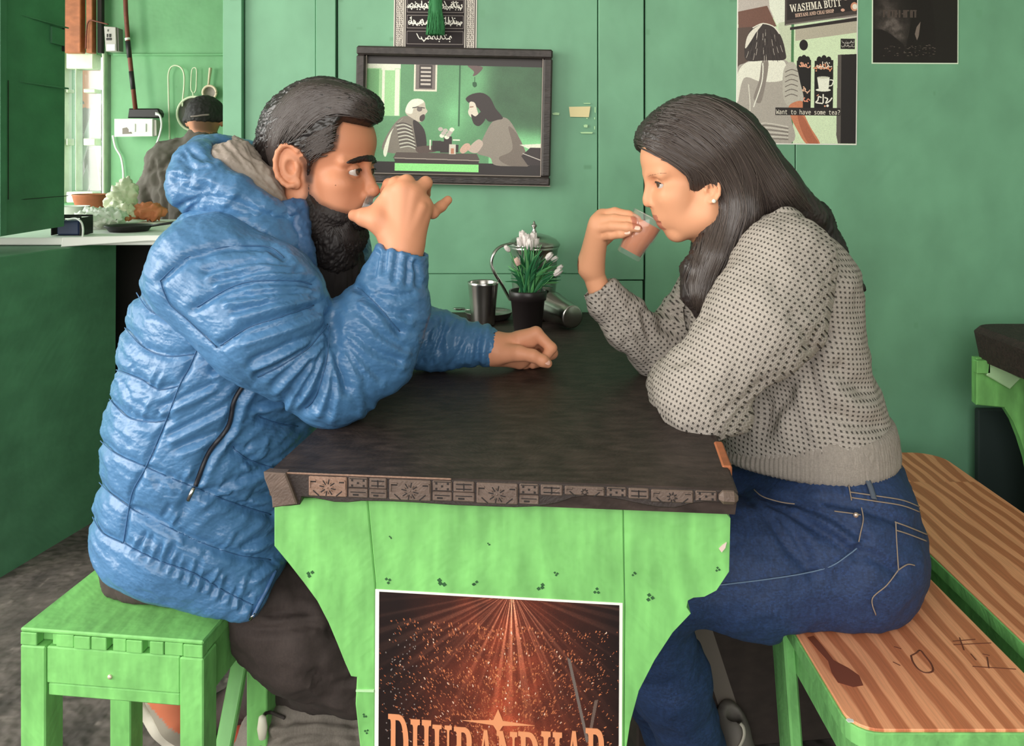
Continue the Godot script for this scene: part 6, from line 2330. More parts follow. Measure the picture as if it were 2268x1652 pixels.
func man_clothes(person: Node3D) -> void:
	var nylon := mt(rgb(72, 116, 158), 0.37)
	nylon.metallic_specular = 0.5
	nylon.normal_enabled = true
	nylon.normal_texture = M.crinkle
	nylon.normal_scale = 0.22
	nylon.uv1_triplanar = true
	nylon.uv1_world_triplanar = true
	nylon.uv1_scale = Vector3.ONE * 2.6
	# ---- trunk of the jacket
	var tr := Fld.new()
	tr.cap(at(456, 1160, MD), at(484, 950, MD), 0.146, 0.155, 0.05, 1.18)
	tr.cap(at(484, 950, MD), at(520, 760, MD), 0.155, 0.152, 0.05, 1.22)
	tr.cap(at(520, 760, MD), at(546, 610, MD), 0.152, 0.130, 0.05, 1.28)
	tr.cap(at(540, 600, MD), at(560, 555, MD), 0.118, 0.095, 0.06, 1.6)
	tr.cap(at(456, 1160, MD), at(488, 1310, MD), 0.143, 0.108, 0.05, 1.22)
	tr.cap(at(505, 1180, 1.34), at(535, 1330, 1.325), 0.085, 0.068, 0.05)
	tr.cap(at(535, 1300, 1.32), at(556, 1385, 1.315), 0.06, 0.040, 0.04)
	tr.cap(at(428, 1150, MD), at(420, 1225, MD), 0.130, 0.115, 0.05, 1.2)
	tr.cap(at(580, 540, 1.33), at(632, 640, 1.33), 0.055, 0.045, 0.04)
	tr.cap(at(632, 640, 1.33), at(690, 740, 1.34), 0.045, 0.036, 0.04)
	tr.cap(at(640, 520, 1.47), at(750, 540, 1.50), 0.06, 0.042, 0.04)
	tr.cap(at(750, 540, 1.50), at(790, 640, 1.51), 0.042, 0.035, 0.04)
	# hem: everything below the slanting lower edge is cut away
	var ha := at(212, 1206, 1.35)
	var hb := at(560, 1376, 1.27)
	var hd := (hb - ha).normalized()
	var hn := Vector3(hd.y, -hd.x, 0)
	var hc := (ha + hb) * 0.5 + hn * 0.3
	tr.bx(hc, Vector3(0.5, 0.2985, 0.5), 0.0015, 0.02, Basis(hd, -hn, Vector3.BACK), true)
	# front edge of the jacket, from the hem's corner up to the table
	var fa := at(561, 1376, 1.27)
	var fb := at(628, 1240, 1.27)
	var fd := (fb - fa).normalized()
	var fn := Vector3(fd.y, -fd.x, 0)
	tr.bx((fa + fb) * 0.5 + fn * 0.3, Vector3(0.5, 0.2985, 0.5), 0.0015, 0.015, Basis(fd, -fn, Vector3.BACK), true)
	# opening at the chest, where the dark shirt shows
	tr.cap(at(716, 500, 1.36), at(742, 660, 1.37), 0.040, 0.022, 0.02, 1.0, true)
	tr.cap(at(690, 480, 1.40), at(740, 560, 1.42), 0.05, 0.04, 0.02, 1.0, true)
	var cr := Creases.new()
	var seams := []
	var D := 1.25
	for e in [[300, 645, 335, 691, 397, 707], [273, 722, 316, 769, 366, 788, 432, 784], [246, 815, 308, 839, 350, 862, 397, 854], [234, 873, 260, 905, 289, 927, 336, 934, 372, 930], [220, 974, 253, 1003, 300, 1025, 325, 1034], [213, 1061, 242, 1091, 289, 1125], [205, 1145, 227, 1181, 271, 1203],
			[325, 1036, 383, 1061, 431, 1080, 492, 1105, 543, 1123, 600, 1140], [289, 1127, 362, 1163, 441, 1200, 525, 1229, 600, 1240], [274, 1203, 300, 1218, 354, 1243, 427, 1269, 496, 1309, 560, 1340], [514, 989, 543, 1014, 590, 1032, 640, 1044], [572, 923, 616, 938, 660, 944], [476, 503, 529, 501, 587, 529, 629, 571]]:
		cr.line(pl(e, D), 0.0075, -0.0065 if e[0] < 280 else -0.0095)
		seams.append(e)
	for e in [[447, 746, 420, 811, 397, 854, 366, 935, 325, 1030, 296, 1083, 285, 1127, 273, 1203], [364, 552, 354, 622, 374, 672, 412, 707]]:
		cr.line(pl(e, D), 0.005, -0.006)
		seams.append(e)
	# pocket slit and puckers
	cr.line(pl([552, 836, 520, 884, 505, 945, 462, 1003, 433, 1076, 405, 1130], D), 0.009, -0.008)
	cr.line(pl([566, 850, 536, 900, 520, 955, 476, 1012, 446, 1078], D), 0.007, 0.006)
	var r := RandomNumberGenerator.new()
	r.seed = 9
	for i in 26:            # gathers along the hem
		var f := i / 25.0
		var p := Vector2(290, 1222).lerp(Vector2(556, 1362), f)
		cr.line(pl([p.x, p.y - 4, p.x + r.randf_range(6, 22), p.y - r.randf_range(26, 60)], D), 0.0035, -0.005 if i % 2 else 0.004)
	for i in 34:            # short gathers that start at the quilting lines
		var q: Array = [[[325, 1036], [543, 1123]], [[289, 1127], [525, 1229]], [[246, 840], [397, 866]], [[234, 880], [340, 936]], [[514, 995], [640, 1044]]][i % 5]
		var p: Vector2 = Vector2(q[0][0], q[0][1]).lerp(Vector2(q[1][0], q[1][1]), r.randf())
		var l := r.randf_range(18, 52)
		var up := -1.0 if i % 3 else 1.0
		cr.line(pl([p.x, p.y, p.x + l * 0.45, p.y + up * l * 0.8], D), 0.0035, -0.0045 if i % 2 else 0.0035)
	for e in [[360, 900, 470, 850], [380, 960, 500, 900], [400, 990, 480, 960], [470, 820, 540, 790], [560, 900, 620, 880], [500, 1075, 600, 1030], [560, 1100, 620, 1085], [540, 1210, 610, 1180], [560, 1270, 610, 1235], [450, 1100, 520, 1060]]:
		cr.line(pl(e, D), 0.006, -0.006)
		cr.line(pl([e[0] + 4, e[1] + 14, e[2] + 2, e[3] + 12], D), 0.006, 0.005)
	var n := noise(1.0, 3, 30)
	var disp := func(p: Vector3, _n: Vector3) -> float:
		# crease lines were read off at distance D: bring the point there along its own sight line
		var s := D / clampf(-p.z, 1.15, 1.6)
		var m := Vector2(p.x * s, EYE + (p.y - EYE) * s)
		var back := smoothstep(-0.42, -0.52, p.x)
		var wr := n.get_noise_3d((p.x * 0.35 + p.y * 0.9) * 62.0, (p.x * 0.9 - p.y * 0.35) * 14.0, p.z * 14.0) * back + n.get_noise_3d((p.x * -0.5 + p.y * 0.85) * 62.0, (p.x * 0.85 + p.y * 0.5) * 14.0, p.z * 14.0) * (1.0 - back)
		return cr.at(m) + wr * 0.0030 + n.get_noise_3d(p.x * 12.0, p.y * 12.0, p.z * 12.0) * 0.003 + 0.003
	putw("jacket", skin([tr.net(0.0036)], disp), nylon, person)
	var stitch := mt(rgb(56, 96, 138), 0.6)
	for e in seams:
		putw("seam", tube(laid(tr, disp, e, D), 0.0009, 4), stitch, person)
	# ---- right sleeve
	var sl := Fld.new()
	sl.chain([at(452, 608, 1.255), at(590, 716, 1.225), at(728, 838, 1.25)], [0.080, 0.082, 0.062], 0.03)
	sl.cap(at(480, 560, 1.27), at(600, 640, 1.24), 0.05, 0.062, 0.04)
	sl.chain([at(742, 846, 1.25), at(818, 722, 1.27), at(868, 640, 1.28), at(888, 570, 1.285)], [0.062, 0.058, 0.046, 0.040], 0.018)
	sl.cap(at(905, 690, 1.28), at(850, 800, 1.27), 0.030, 0.045, 0.03)
	sl.cap(at(910, 520, 1.285), at(886, 592, 1.285), 0.0335, 0.029, 0.004, 1.0, true)
	var ca := (at(886, 550, 1.285) - at(868, 640, 1.28)).normalized()
	sl.bx(at(888, 550, 1.285) + ca * 0.2, Vector3(0.2, 0.197, 0.2), 0.002, 0.006, Basis(ca.cross(Vector3.BACK).normalized(), ca, Vector3.BACK), true)
	var cs := Creases.new()
	var sseams := [[354, 622, 374, 672, 412, 707, 480, 770]]
	for e in [[436, 680, 509, 637, 567, 622, 657, 622, 690, 630], [488, 765, 548, 726, 618, 703, 695, 676], [571, 835, 626, 808, 684, 769, 726, 718], [676, 904, 699, 877, 722, 804, 730, 722], [354, 622, 412, 571, 490, 548, 552, 544, 598, 548, 629, 571], [792, 637, 831, 672, 885, 734]]:
		cs.line(pl(e, D), 0.0070, -0.0095)
		sseams.append(e)
	for e in [[354, 622, 374, 672, 412, 707, 480, 770, 560, 850]]:
		cs.line(pl(e, D), 0.004, -0.004)
	cs.line(pl([730, 735, 750, 800, 772, 862], D), 0.008, -0.013)
	cs.line(pl([732, 700, 745, 745, 748, 790], D), 0.009, -0.012)
	# folds that fan out from the inside of the elbow, and the gathers of the cuff
	for e in [[724, 735, 650, 760, 560, 800], [722, 748, 660, 800, 610, 850], [720, 770, 690, 830, 660, 880], [700, 690, 620, 720, 540, 745], [690, 655, 600, 668, 520, 690], [680, 645, 590, 650, 500, 660], [740, 760, 720, 850, 700, 900], [660, 600, 580, 600, 480, 620], [640, 585, 560, 580, 460, 600],
			[760, 745, 800, 800, 840, 840], [770, 735, 830, 780, 880, 800], [790, 690, 840, 740, 890, 770], [750, 780, 775, 850, 790, 900], [764, 770, 805, 840, 820, 890], [800, 660, 850, 690, 900, 700], [690, 800, 650, 860, 630, 890], [735, 790, 738, 860, 730, 910]]:
		cs.line(pl(e, D), 0.0065, -0.0065)
		cs.line(pl([e[0] + 3, e[1] + 12, e[2] + 5, e[3] + 13, e[4] + 6, e[5] + 13], D), 0.0065, 0.0048)
	for e in [[855, 548, 850, 600], [880, 560, 872, 620], [905, 572, 902, 625], [920, 582, 925, 630], [838, 560, 826, 610], [800, 640, 830, 655], [840, 650, 880, 652], [880, 655, 912, 650]]:
		cs.line(pl(e, D), 0.004, -0.0055)
	var ns := noise(1.0, 3, 60)
	var ds := func(p: Vector3, _n: Vector3) -> float:
		var s := D / -p.z
		return cs.at(Vector2(p.x * s, EYE + (p.y - EYE) * s)) + ns.get_noise_3d((p.x * 0.45 + p.y * 0.9) * 56.0, (p.x * 0.9 - p.y * 0.45) * 12.0, p.z * 12.0) * 0.002 + ns.get_noise_3d(p.x * 14.0, p.y * 14.0, p.z * 14.0) * 0.003 + 0.002
	putw("sleeve", skin([sl.net(0.0034)], ds), nylon, person)
	for e in sseams:
		putw("seam", tube(laid(sl, ds, e, D), 0.0009, 4), stitch, person)
	# ---- left sleeve along the table
	var fl := Fld.new()
	fl.chain([at(590, 590, 1.55), at(720, 690, 1.58), at(850, 738, 1.565), at(960, 752, 1.555), at(1078, 768, 1.548)], [0.078, 0.066, 0.054, 0.050, 0.036], 0.03)
	fl.cap(at(1140, 775, 1.545), at(1080, 768, 1.548), 0.034, 0.027, 0.004, 1.0, true)
	var cf := Creases.new()
	for i in 26:
		var x := r.randf_range(860, 1100)
		cf.line(pl([x, 700 + (x - 860) * 0.08, x - r.randf_range(-10, 26), 740, x - r.randf_range(0, 40), 800], 1.5), 0.005, -0.006 if i % 2 else 0.005)
	cf.line(pl([905, 690, 890, 740, 880, 800], 1.5), 0.008, -0.008)
	cf.line(pl([1062, 722, 1056, 770, 1060, 812], 1.5), 0.005, -0.005)
	var dl := func(p: Vector3, _n: Vector3) -> float:
		var s := 1.5 / -p.z
		return cf.at(Vector2(p.x * s, EYE + (p.y - EYE) * s)) + ns.get_noise_3d(p.x * 60.0, p.y * 16.0, p.z * 20.0) * 0.003
	putw("sleeve", skin([fl.net(0.0042)], dl), nylon, person)
	# ---- hood, its grey lining, the stand-up collar
	var ho := Fld.new()
	ho.chain([at(650, 480, 1.32), at(590, 466, 1.305), at(520, 428, 1.300), at(462, 398, 1.315), at(438, 366, 1.36), at(452, 345, 1.43), at(500, 338, 1.50)], [0.013, 0.018, 0.026, 0.030, 0.032, 0.030, 0.026], 0.02)
	ho.ell(at(456, 402, 1.42), Vector3(0.042, 0.060, 0.108), 0.03, Basis(Vector3.BACK, -0.35))
	ho.cap(at(500, 332, 1.44), at(560, 334, 1.50), 0.020, 0.018, 0.03)
	ho.cap(at(560, 470, 1.30), at(430, 420, 1.33), 0.020, 0.035, 0.03)
	ho.ell(at(545, 385, 1.40), Vector3(0.072, 0.052, 0.075), 0.012, Basis(Vector3.BACK, -0.5), true)
	var ch := Creases.new()
	for e in [[395, 459, 451, 434, 509, 443, 598, 478], [400, 352, 430, 372, 455, 366], [388, 392, 420, 398, 460, 412], [420, 330, 450, 350, 474, 350], [396, 410, 430, 425, 470, 420], [445, 420, 438, 450, 420, 465], [408, 338, 420, 372, 416, 410]]:
		ch.line(pl(e, 1.32), 0.0055, -0.006)
	for e in [[380, 380, 410, 385], [470, 322, 480, 340], [440, 400, 470, 400], [500, 445, 520, 430]]:
		ch.line(pl(e, 1.32), 0.006, 0.004)
	var dh := func(p: Vector3, _n: Vector3) -> float:
		var s := 1.32 / -p.z
		return ch.at(Vector2(p.x * s, EYE + (p.y - EYE) * s)) + ns.get_noise_3d(p.x * 40.0, p.y * 40.0, p.z * 18.0) * 0.003
	putw("hood", skin([ho.net(0.0035)], dh), nylon, person)
	var li := Fld.new()
	li.chain([at(480, 360, 1.40), at(515, 376, 1.37), at(566, 432, 1.355), at(610, 484, 1.355)], [0.020, 0.040, 0.038, 0.026], 0.03)
	li.cap(at(520, 350, 1.45), at(570, 400, 1.47), 0.035, 0.03, 0.03)
	var dli := func(p: Vector3, _n: Vector3) -> float: return ns.get_noise_3d((p.x + p.y) * 60.0, (p.x - p.y) * 14.0, p.z * 30.0) * 0.005 + absf(ns.get_noise_3d((p.x * 0.8 + p.y * 0.6) * 120.0, (p.x - p.y) * 20.0, p.z * 30.0)) * 0.004
	putw("hood_lining", skin([li.net(0.003)], dli), mt(rgb(150, 138, 128), 0.75), person)
	var co := Fld.new()
	co.chain([at(606, 490, 1.318), at(640, 468, 1.322), at(662, 462, 1.328), at(664, 500, 1.325), at(672, 560, 1.310)], [0.012, 0.016, 0.013, 0.014, 0.015], 0.012)
	co.chain([at(672, 560, 1.310), at(698, 640, 1.315), at(726, 712, 1.305)], [0.015, 0.012, 0.009], 0.012)
	var dc := func(p: Vector3, _n: Vector3) -> float: return ns.get_noise_3d(p.x * 70.0, p.y * 70.0, p.z * 30.0) * 0.003
	putw("collar", skin([co.net(0.003)], dc), mt(rgb(52, 88, 128), 0.45), person)
	# zip of the side pocket, laid on the jacket's surface
	var zq := laid(tr, disp, [552, 836, 520, 884, 505, 945, 462, 1003, 433, 1076], D, 0.001)
	putw("pocket_zip", tube(zq, 0.0042, 8, 0.8), mt(rgb(28, 28, 36), 0.5), person)
	putw("zip_pull", tube(PackedVector3Array([zq[zq.size() - 1] + Vector3(0, 0, 0.006), zq[zq.size() - 1] + Vector3(-0.008, -0.018, 0.007)]), 0.003, 6), M.steel, person)
	var fz := laid(tr, disp, [610, 1262, 598, 1290, 578, 1330, 560, 1364], D, 0.001)
	putw("front_zip", tube(fz, 0.0035, 6), mt(rgb(60, 96, 140), 0.4), person)
	putw("zip_end", tube(PackedVector3Array([fz[fz.size() - 1] + Vector3(0.004, 0.006, 0.001), fz[fz.size() - 1] + Vector3(-0.004, -0.004, 0.001)]), 0.0034, 6), M.steel, person)
	# ---- shirt under the open jacket
	var sh := Fld.new()
	sh.chain([at(700, 520, 1.43), at(724, 600, 1.43), at(742, 700, 1.42), at(740, 780, 1.42)], [0.062, 0.056, 0.045, 0.05], 0.03)
	var dsh := func(p: Vector3, _n: Vector3) -> float: return ns.get_noise_3d(p.x * 90.0, p.y * 14.0, p.z * 60.0) * 0.006
	putw("shirt", skin([sh.net(0.005)], dsh), mt(rgb(28, 22, 21), 0.85), person)
	# ---- trousers
	var tz := Fld.new()
	tz.chain([at(400, 1262, 1.37), at(520, 1302, 1.365), at(600, 1350, 1.36), at(670, 1402, 1.355), at(780, 1476, 1.37)], [0.062, 0.066, 0.072, 0.080, 0.064], 0.03)
	tz.cap(at(350, 1240, 1.42), at(420, 1250, 1.42), 0.085, 0.09, 0.04, 1.2)
	tz.chain([at(780, 1476, 1.37), at(725, 1490, 1.43), at(600, 1535, 1.60), at(470, 1585, 1.70)], [0.060, 0.052, 0.042, 0.036], 0.03)
	tz.chain([at(430, 1260, 1.50), at(650, 1340, 1.52), at(860, 1400, 1.52), at(880, 1700, 1.54), at(890, 1790, 1.56)], [0.10, 0.088, 0.07, 0.06, 0.05], 0.03)
	tz.bx(Vector3(-0.66, SEAT_Y - 0.06, -1.36), Vector3(0.235, 0.0585, 0.15), 0.002, 0.01, Basis(Vector3.UP, -0.1), true)
	var ct := Creases.new()
	for e in [[570, 1400, 680, 1385, 760, 1400], [600, 1360, 680, 1350], [690, 1500, 720, 1540, 790, 1560], [700, 1490, 740, 1530, 790, 1545], [720, 1525, 770, 1512, 790, 1500], [540, 1390, 620, 1400, 690, 1390]]:
		ct.line(pl(e, 1.3), 0.008, -0.008)
	for e in [[690, 1520, 730, 1555, 790, 1575], [575, 1412, 660, 1402, 720, 1392]]:
		ct.line(pl(e, 1.3), 0.007, 0.006)
	var dtz := func(p: Vector3, _n: Vector3) -> float:
		var s := 1.3 / -p.z
		return ct.at(Vector2(p.x * s, EYE + (p.y - EYE) * s)) + ns.get_noise_3d(p.x * 16.0, p.y * 22.0, p.z * 16.0) * 0.006
	putw("trousers", skin([tz.net(0.006)], dtz), mt(rgb(64, 52, 48), 0.85, 0, M.cloth, 6.0), person)
	# ---- shoes
	for e in [[0.0, 0.0, 0.0], [0.36, 0.0, 0.0]]:
		shoe(person, e[0])
	# loop of cord that hangs from the hem on to the stool
	var lp := PackedVector3Array()
	for q in [[330, 1300], [306, 1289], [284, 1281], [272, 1270], [275, 1261], [290, 1258]]:
		lp.append(seat_at(q[0], q[1]) + Vector3(0, 0.003, 0))
	putw("hem_cord", tube(curve(lp, 24), 0.0022, 6), mt(rgb(44, 70, 40), 0.6), person)

func shoe(person: Node3D, side: float) -> void:
	# heel raised, toe on the floor, pale sole towards the left
	var o := at(392, 1600, 1.66) if side == 0.0 else Vector3(-0.19, 0.05, -1.56)
	var b := Basis(Vector3.BACK, -0.85) if side == 0.0 else Basis()
	if side == 0.0:
		o = Vector3(at(392, 0, 1.66).x, 0.068, -1.66)
	var so := Fld.new()
	so.fr = Transform3D(b, o)
	so.chain([V(-0.055, -0.03, 0), V(0.0, -0.032, 0.0), V(0.09, -0.032, 0)], [0.026, 0.026, 0.03], 0.02, 1.25)
	so.bx(V(0.03, 0.04, 0), V(0.2, 0.058, 0.1), 0.002, 0.006, Basis(), true)
	so.bx(V(0.03, -0.14, 0), V(0.2, 0.09, 0.1), 0.002, 0.006, Basis(), true)
	putw("shoe_sole", skin([so.net(0.004)]), mt(rgb(206, 198, 182), 0.6), person, "pale rubber sole")
	var up := Fld.new()
	up.fr = Transform3D(b, o)
	up.chain([V(-0.045, 0.0, 0), V(0.01, 0.0, 0), V(0.09, -0.012, 0)], [0.030, 0.034, 0.026], 0.03, 1.2)
	up.cap(V(-0.03, 0.02, 0), V(-0.03, 0.06, 0), 0.032, 0.034, 0.03)
	var grey := lin(rgb(150, 142, 126))
	var orange := lin(rgb(196, 108, 74))
	var inv := up.fr.affine_inverse()
	var c := func(p: Vector3, _n: Vector3) -> Color:
		var q := inv * p
		return orange if q.y > 0.002 + q.x * 0.2 else grey
	var m := StandardMaterial3D.new()
	m.vertex_color_use_as_albedo = true
	m.roughness = 0.7
	putw("shoe_upper", skin([up.net(0.004)], NOC, c), m, person)

# ------------------------------------------------------------------ the woman in the grey sweater
const WD := 1.40
func woman() -> void:
	var person := thing("person", "woman with long dark hair in a grey waffle knit sweater and jeans, sipping tea", "person", Vector3(0.48, 0.0, -1.40))
	var hf := px_frame(WD, 1500, deg_to_rad(5.0))
	var head := Fld.new()
	head.fr = hf
	head.ell(V(1548, 335, 0), V(118, 108, 94), 10)
	head.ell(V(1478, 352, 0), V(57, 58, 74), 24)
	head.ell(V(1490, 436, 0), V(52, 64, 60), 28)
	for s in [-1.0, 1.0]:
		head.cap(V(1438, 390, 12 * s), V(1452, 386, 52 * s), 10, 8, 18)
		head.ell(V(1484, 432, 44 * s), V(34, 26, 24), 24)
		head.cap(V(1552, 420, 60 * s), V(1548, 472, 54 * s), 20, 22, 22)
		head.cap(V(1548, 472, 54 * s), V(1500, 514, 16 * s), 24, 18, 24)
		head.ell(V(1512, 470, 34 * s), V(40, 38, 26), 26)
	head.ell(V(1476, 478, 0), V(25, 30, 32), 18)
	head.ell(V(1497, 513, 0), V(19, 19, 26), 16)
	for s in [-1.0, 1.0]:
		head.ell(V(1436, 405, 31 * s), V(15, 12, 17), 16, Basis(), true)
	head.cap(V(1440, 396, 0), V(1431, 438, 0), 8, 9, 14)
	head.ell(V(1434, 448, 0), V(11, 10.5, 11), 7)
	for s in [-1.0, 1.0]:
		head.ell(V(1447, 452, 11 * s), V(10, 8.5, 8), 6)
		head.ell(V(1438, 461, 7 * s), V(6, 4, 4), 3, Basis(), true)
	head.cap(V(1458, 482, -13), V(1458, 482, 13), 5.5, 5.5, 7)
	head.cap(V(1468, 498, -12), V(1468, 498, 12), 6.0, 6.0, 7)
	head.cap(V(1452, 491, -18), V(1458, 491, 18), 2.4, 2.4, 4, 1.0, true)
	var eyes := []
	for s in [-1.0, 1.0]:
		var ec := V(1462, 407, 30 * s)
		eyes.append(ec)
		head.ell(ec, V(17.2, 16.8, 17.2), 5)
		head.ell(V(1445, 409, 29 * s), V(14, 5.8, 15), 3, Basis(Vector3(0, 0, 1), -0.25), true)
		head.ell(V(1455, 410, 37 * s), V(14, 4.6, 13), 3, Basis(Vector3(0, 0, 1), -0.2), true)
	head.cap(V(1570, 470, 0), V(1660, 620, 0), 62, 66, 30)
	add_ear_mirrored(head, V(1551, 415, 79), 62, 0.12, 1.0)

	# right hand, fingers laid along the glass
	var hand := Fld.new()
	var w := at(1308, 588, 1.475)
	hand.cap(at(1338, 672, 1.484), w, 0.0205, 0.0180, 0.012)
	for e in [[1334, 478, 1.452, 0.0120], [1322, 490, 1.442, 0.0120], [1321, 505, 1.440, 0.0115], [1328, 521, 1.445, 0.0105]]:
		hand.cap(w, at(e[0], e[1], e[2]), 0.0165, e[3], 0.014)
	finger(hand, [[1334, 478, 1.452], [1362, 471, 1.442], [1392, 477, 1.430], [1412, 486, 1.424]], [0.0112, 0.0090, 0.0082, 0.0066], 0.003)
	finger(hand, [[1322, 491, 1.442], [1360, 486, 1.424], [1400, 490, 1.412], [1424, 496, 1.410]], [0.0112, 0.0092, 0.0082, 0.0066], 0.003)
	finger(hand, [[1321, 505, 1.440], [1356, 501, 1.418], [1390, 503, 1.402], [1414, 506, 1.400]], [0.0108, 0.0088, 0.0078, 0.0064], 0.003)
	finger(hand, [[1328, 521, 1.445], [1354, 520, 1.424], [1376, 518, 1.410], [1391, 515, 1.404]], [0.0100, 0.0080, 0.0070, 0.0058], 0.003)
	finger(hand, [[1318, 545, 1.468], [1340, 525, 1.478], [1372, 506, 1.474], [1400, 500, 1.462]], [0.0150, 0.0120, 0.0100, 0.0080], 0.006)

	var body := Fld.new()
	body.chain([at(1840, 1180, WD), at(1815, 960, WD), at(1795, 760, WD), at(1745, 580, WD), at(1690, 540, WD)], [0.11, 0.085, 0.075, 0.05, 0.045], 0.04)
	body.chain([at(1715, 575, 1.28), at(1640, 720, 1.235), at(1560, 865, 1.245), at(1520, 862, 1.36), at(1480, 850, 1.44)], [0.05, 0.045, 0.036, 0.03, 0.024], 0.02)
	body.chain([at(1690, 575, 1.50), at(1580, 660, 1.54), at(1462, 772, 1.53), at(1390, 715, 1.50), at(1345, 668, 1.485)], [0.035, 0.034, 0.026, 0.022, 0.020], 0.02)
	body.chain([at(1860, 1210, 1.32), at(1700, 1240, 1.30), at(1480, 1260, 1.29), at(1420, 1318, 1.30), at(1480, 1500, 1.36), at(1564, 1720, 1.435)], [0.075, 0.065, 0.05, 0.046, 0.042, 0.03], 0.02)
	body.chain([at(1860, 1210, 1.48), at(1680, 1215, 1.50), at(1420, 1226, 1.50), at(1385, 1305, 1.50), at(1440, 1500, 1.53), at(1496, 1670, 1.58)], [0.075, 0.065, 0.045, 0.04, 0.036, 0.03], 0.02)

	var tone := lin(rgb(228, 164, 126))
	var deep := lin(rgb(186, 118, 86))
	var lip := lin(rgb(172, 96, 82))
	var inv := hf.affine_inverse()
	var col := func(p: Vector3, _n: Vector3) -> Color:
		var q := inv * p
		var c := tone
		if q.x > 1400 and q.y < 560:
			if q.x < 1478 and q.y > 475 and q.y < 507 and absf(q.z) < 20 and q.x < 1474:
				c = c.lerp(lip, 0.75)
			c = c.lerp(deep, 0.25 * exp(-pow((q.x - 1452) / 18.0, 2.0) - pow((q.y - 414) / 12.0, 2.0)))
		return c
	var hnet := head.net(0.0021)
	putw("body", skin([hnet, hand.net(0.0018), body.net(0.012)], NOC, col), skin_mat(tone), person)
	for e in eyes:
		eye_ball(hf * (e as Vector3), 16.0 * WD / F, Vector3(-1.0, 0.10, 0.22), person)
	var dark := hair_mat(rgb(44, 36, 34), 0.45)
	var nz := noise(1.0, 2, 5)
	var brow := pv([1425, 392, 1430, 385, 1446, 379, 1462, 380, 1474, 388, 1460, 385, 1444, 386, 1432, 391, 1426, 397])
	putw("eyebrows", patch(hnet, func(p: Vector3) -> float:
		var q := inv * p
		return poly_dist(Vector2(q.x, q.y), brow), 0.0005, 3.0, nz, 900.0, 0.0006), hair_mat(rgb(140, 92, 70), 0.6), person)
	for s in [-1.0, 1.0]:
		var la := PackedVector3Array()
		for k in 9:
			var a = lerpf(-1.0, 0.9, k / 8.0) * s
			la.append(hf * V(1462 - cos(a) * 18.4, 402.5 - cos(a) * 1.0 + absf(a) * 3.5, 30 * s + sin(a) * 18.4))
		putw("eyelashes", tube(curve(la, 16), 0.0013, 5), dark, person)
	putw("earring", lathe([0, -0.0036, 0.0025, -0.0026, 0.0036, 0, 0.0025, 0.0026, 0, 0.0036], 14, true, Transform3D(Basis(), hf * V(1554, 441, 89))), mt(rgb(240, 236, 220), 0.2), person, "small pearl stud")
	var nm := mt(rgb(238, 190, 168), 0.25)
	for e in [[1408, 483, 1.4165, 1392, 477], [1411, 505, 1.3935, 1392, 503], [1389, 515, 1.3985, 1378, 517]]:
		var c := at(e[0], e[1], e[2])
		nail(person, c, c - at(e[3], e[4], e[2] + 0.004), Vector3(0, 0.25, 1), 0.011, 0.0075, nm)
	woman_hair(person, hf, inv)
	woman_clothes(person)
	woman_glass()

func add_ear_mirrored(f: Fld, c: Vector3, h: float, lean: float, side: float) -> void:
	# she faces the other way: turn the px frame about before adding the ear
	var keep := f.fr
	f.fr = f.fr * Transform3D(Basis(Vector3(-1, 0, 0), Vector3(0, 1, 0), Vector3(0, 0, 1)), Vector3(c.x, c.y, 0))
	add_ear(f, V(0, 0, c.z), h, lean, side)
	f.fr = keep

var woman_hair_zone := pv([1396, 300, 1408, 318, 1422, 337, 1464, 356, 1499, 380, 1512, 396, 1524, 404, 1536, 399, 1548, 384, 1564, 376, 1577, 384, 1582, 410, 1579, 440, 1570, 458, 1556, 484, 1544, 506, 1512, 540, 1500, 600, 1510, 650, 1540, 700, 1700, 640, 1900, 560, 1880, 380, 1700, 180, 1500, 170, 1400, 250])

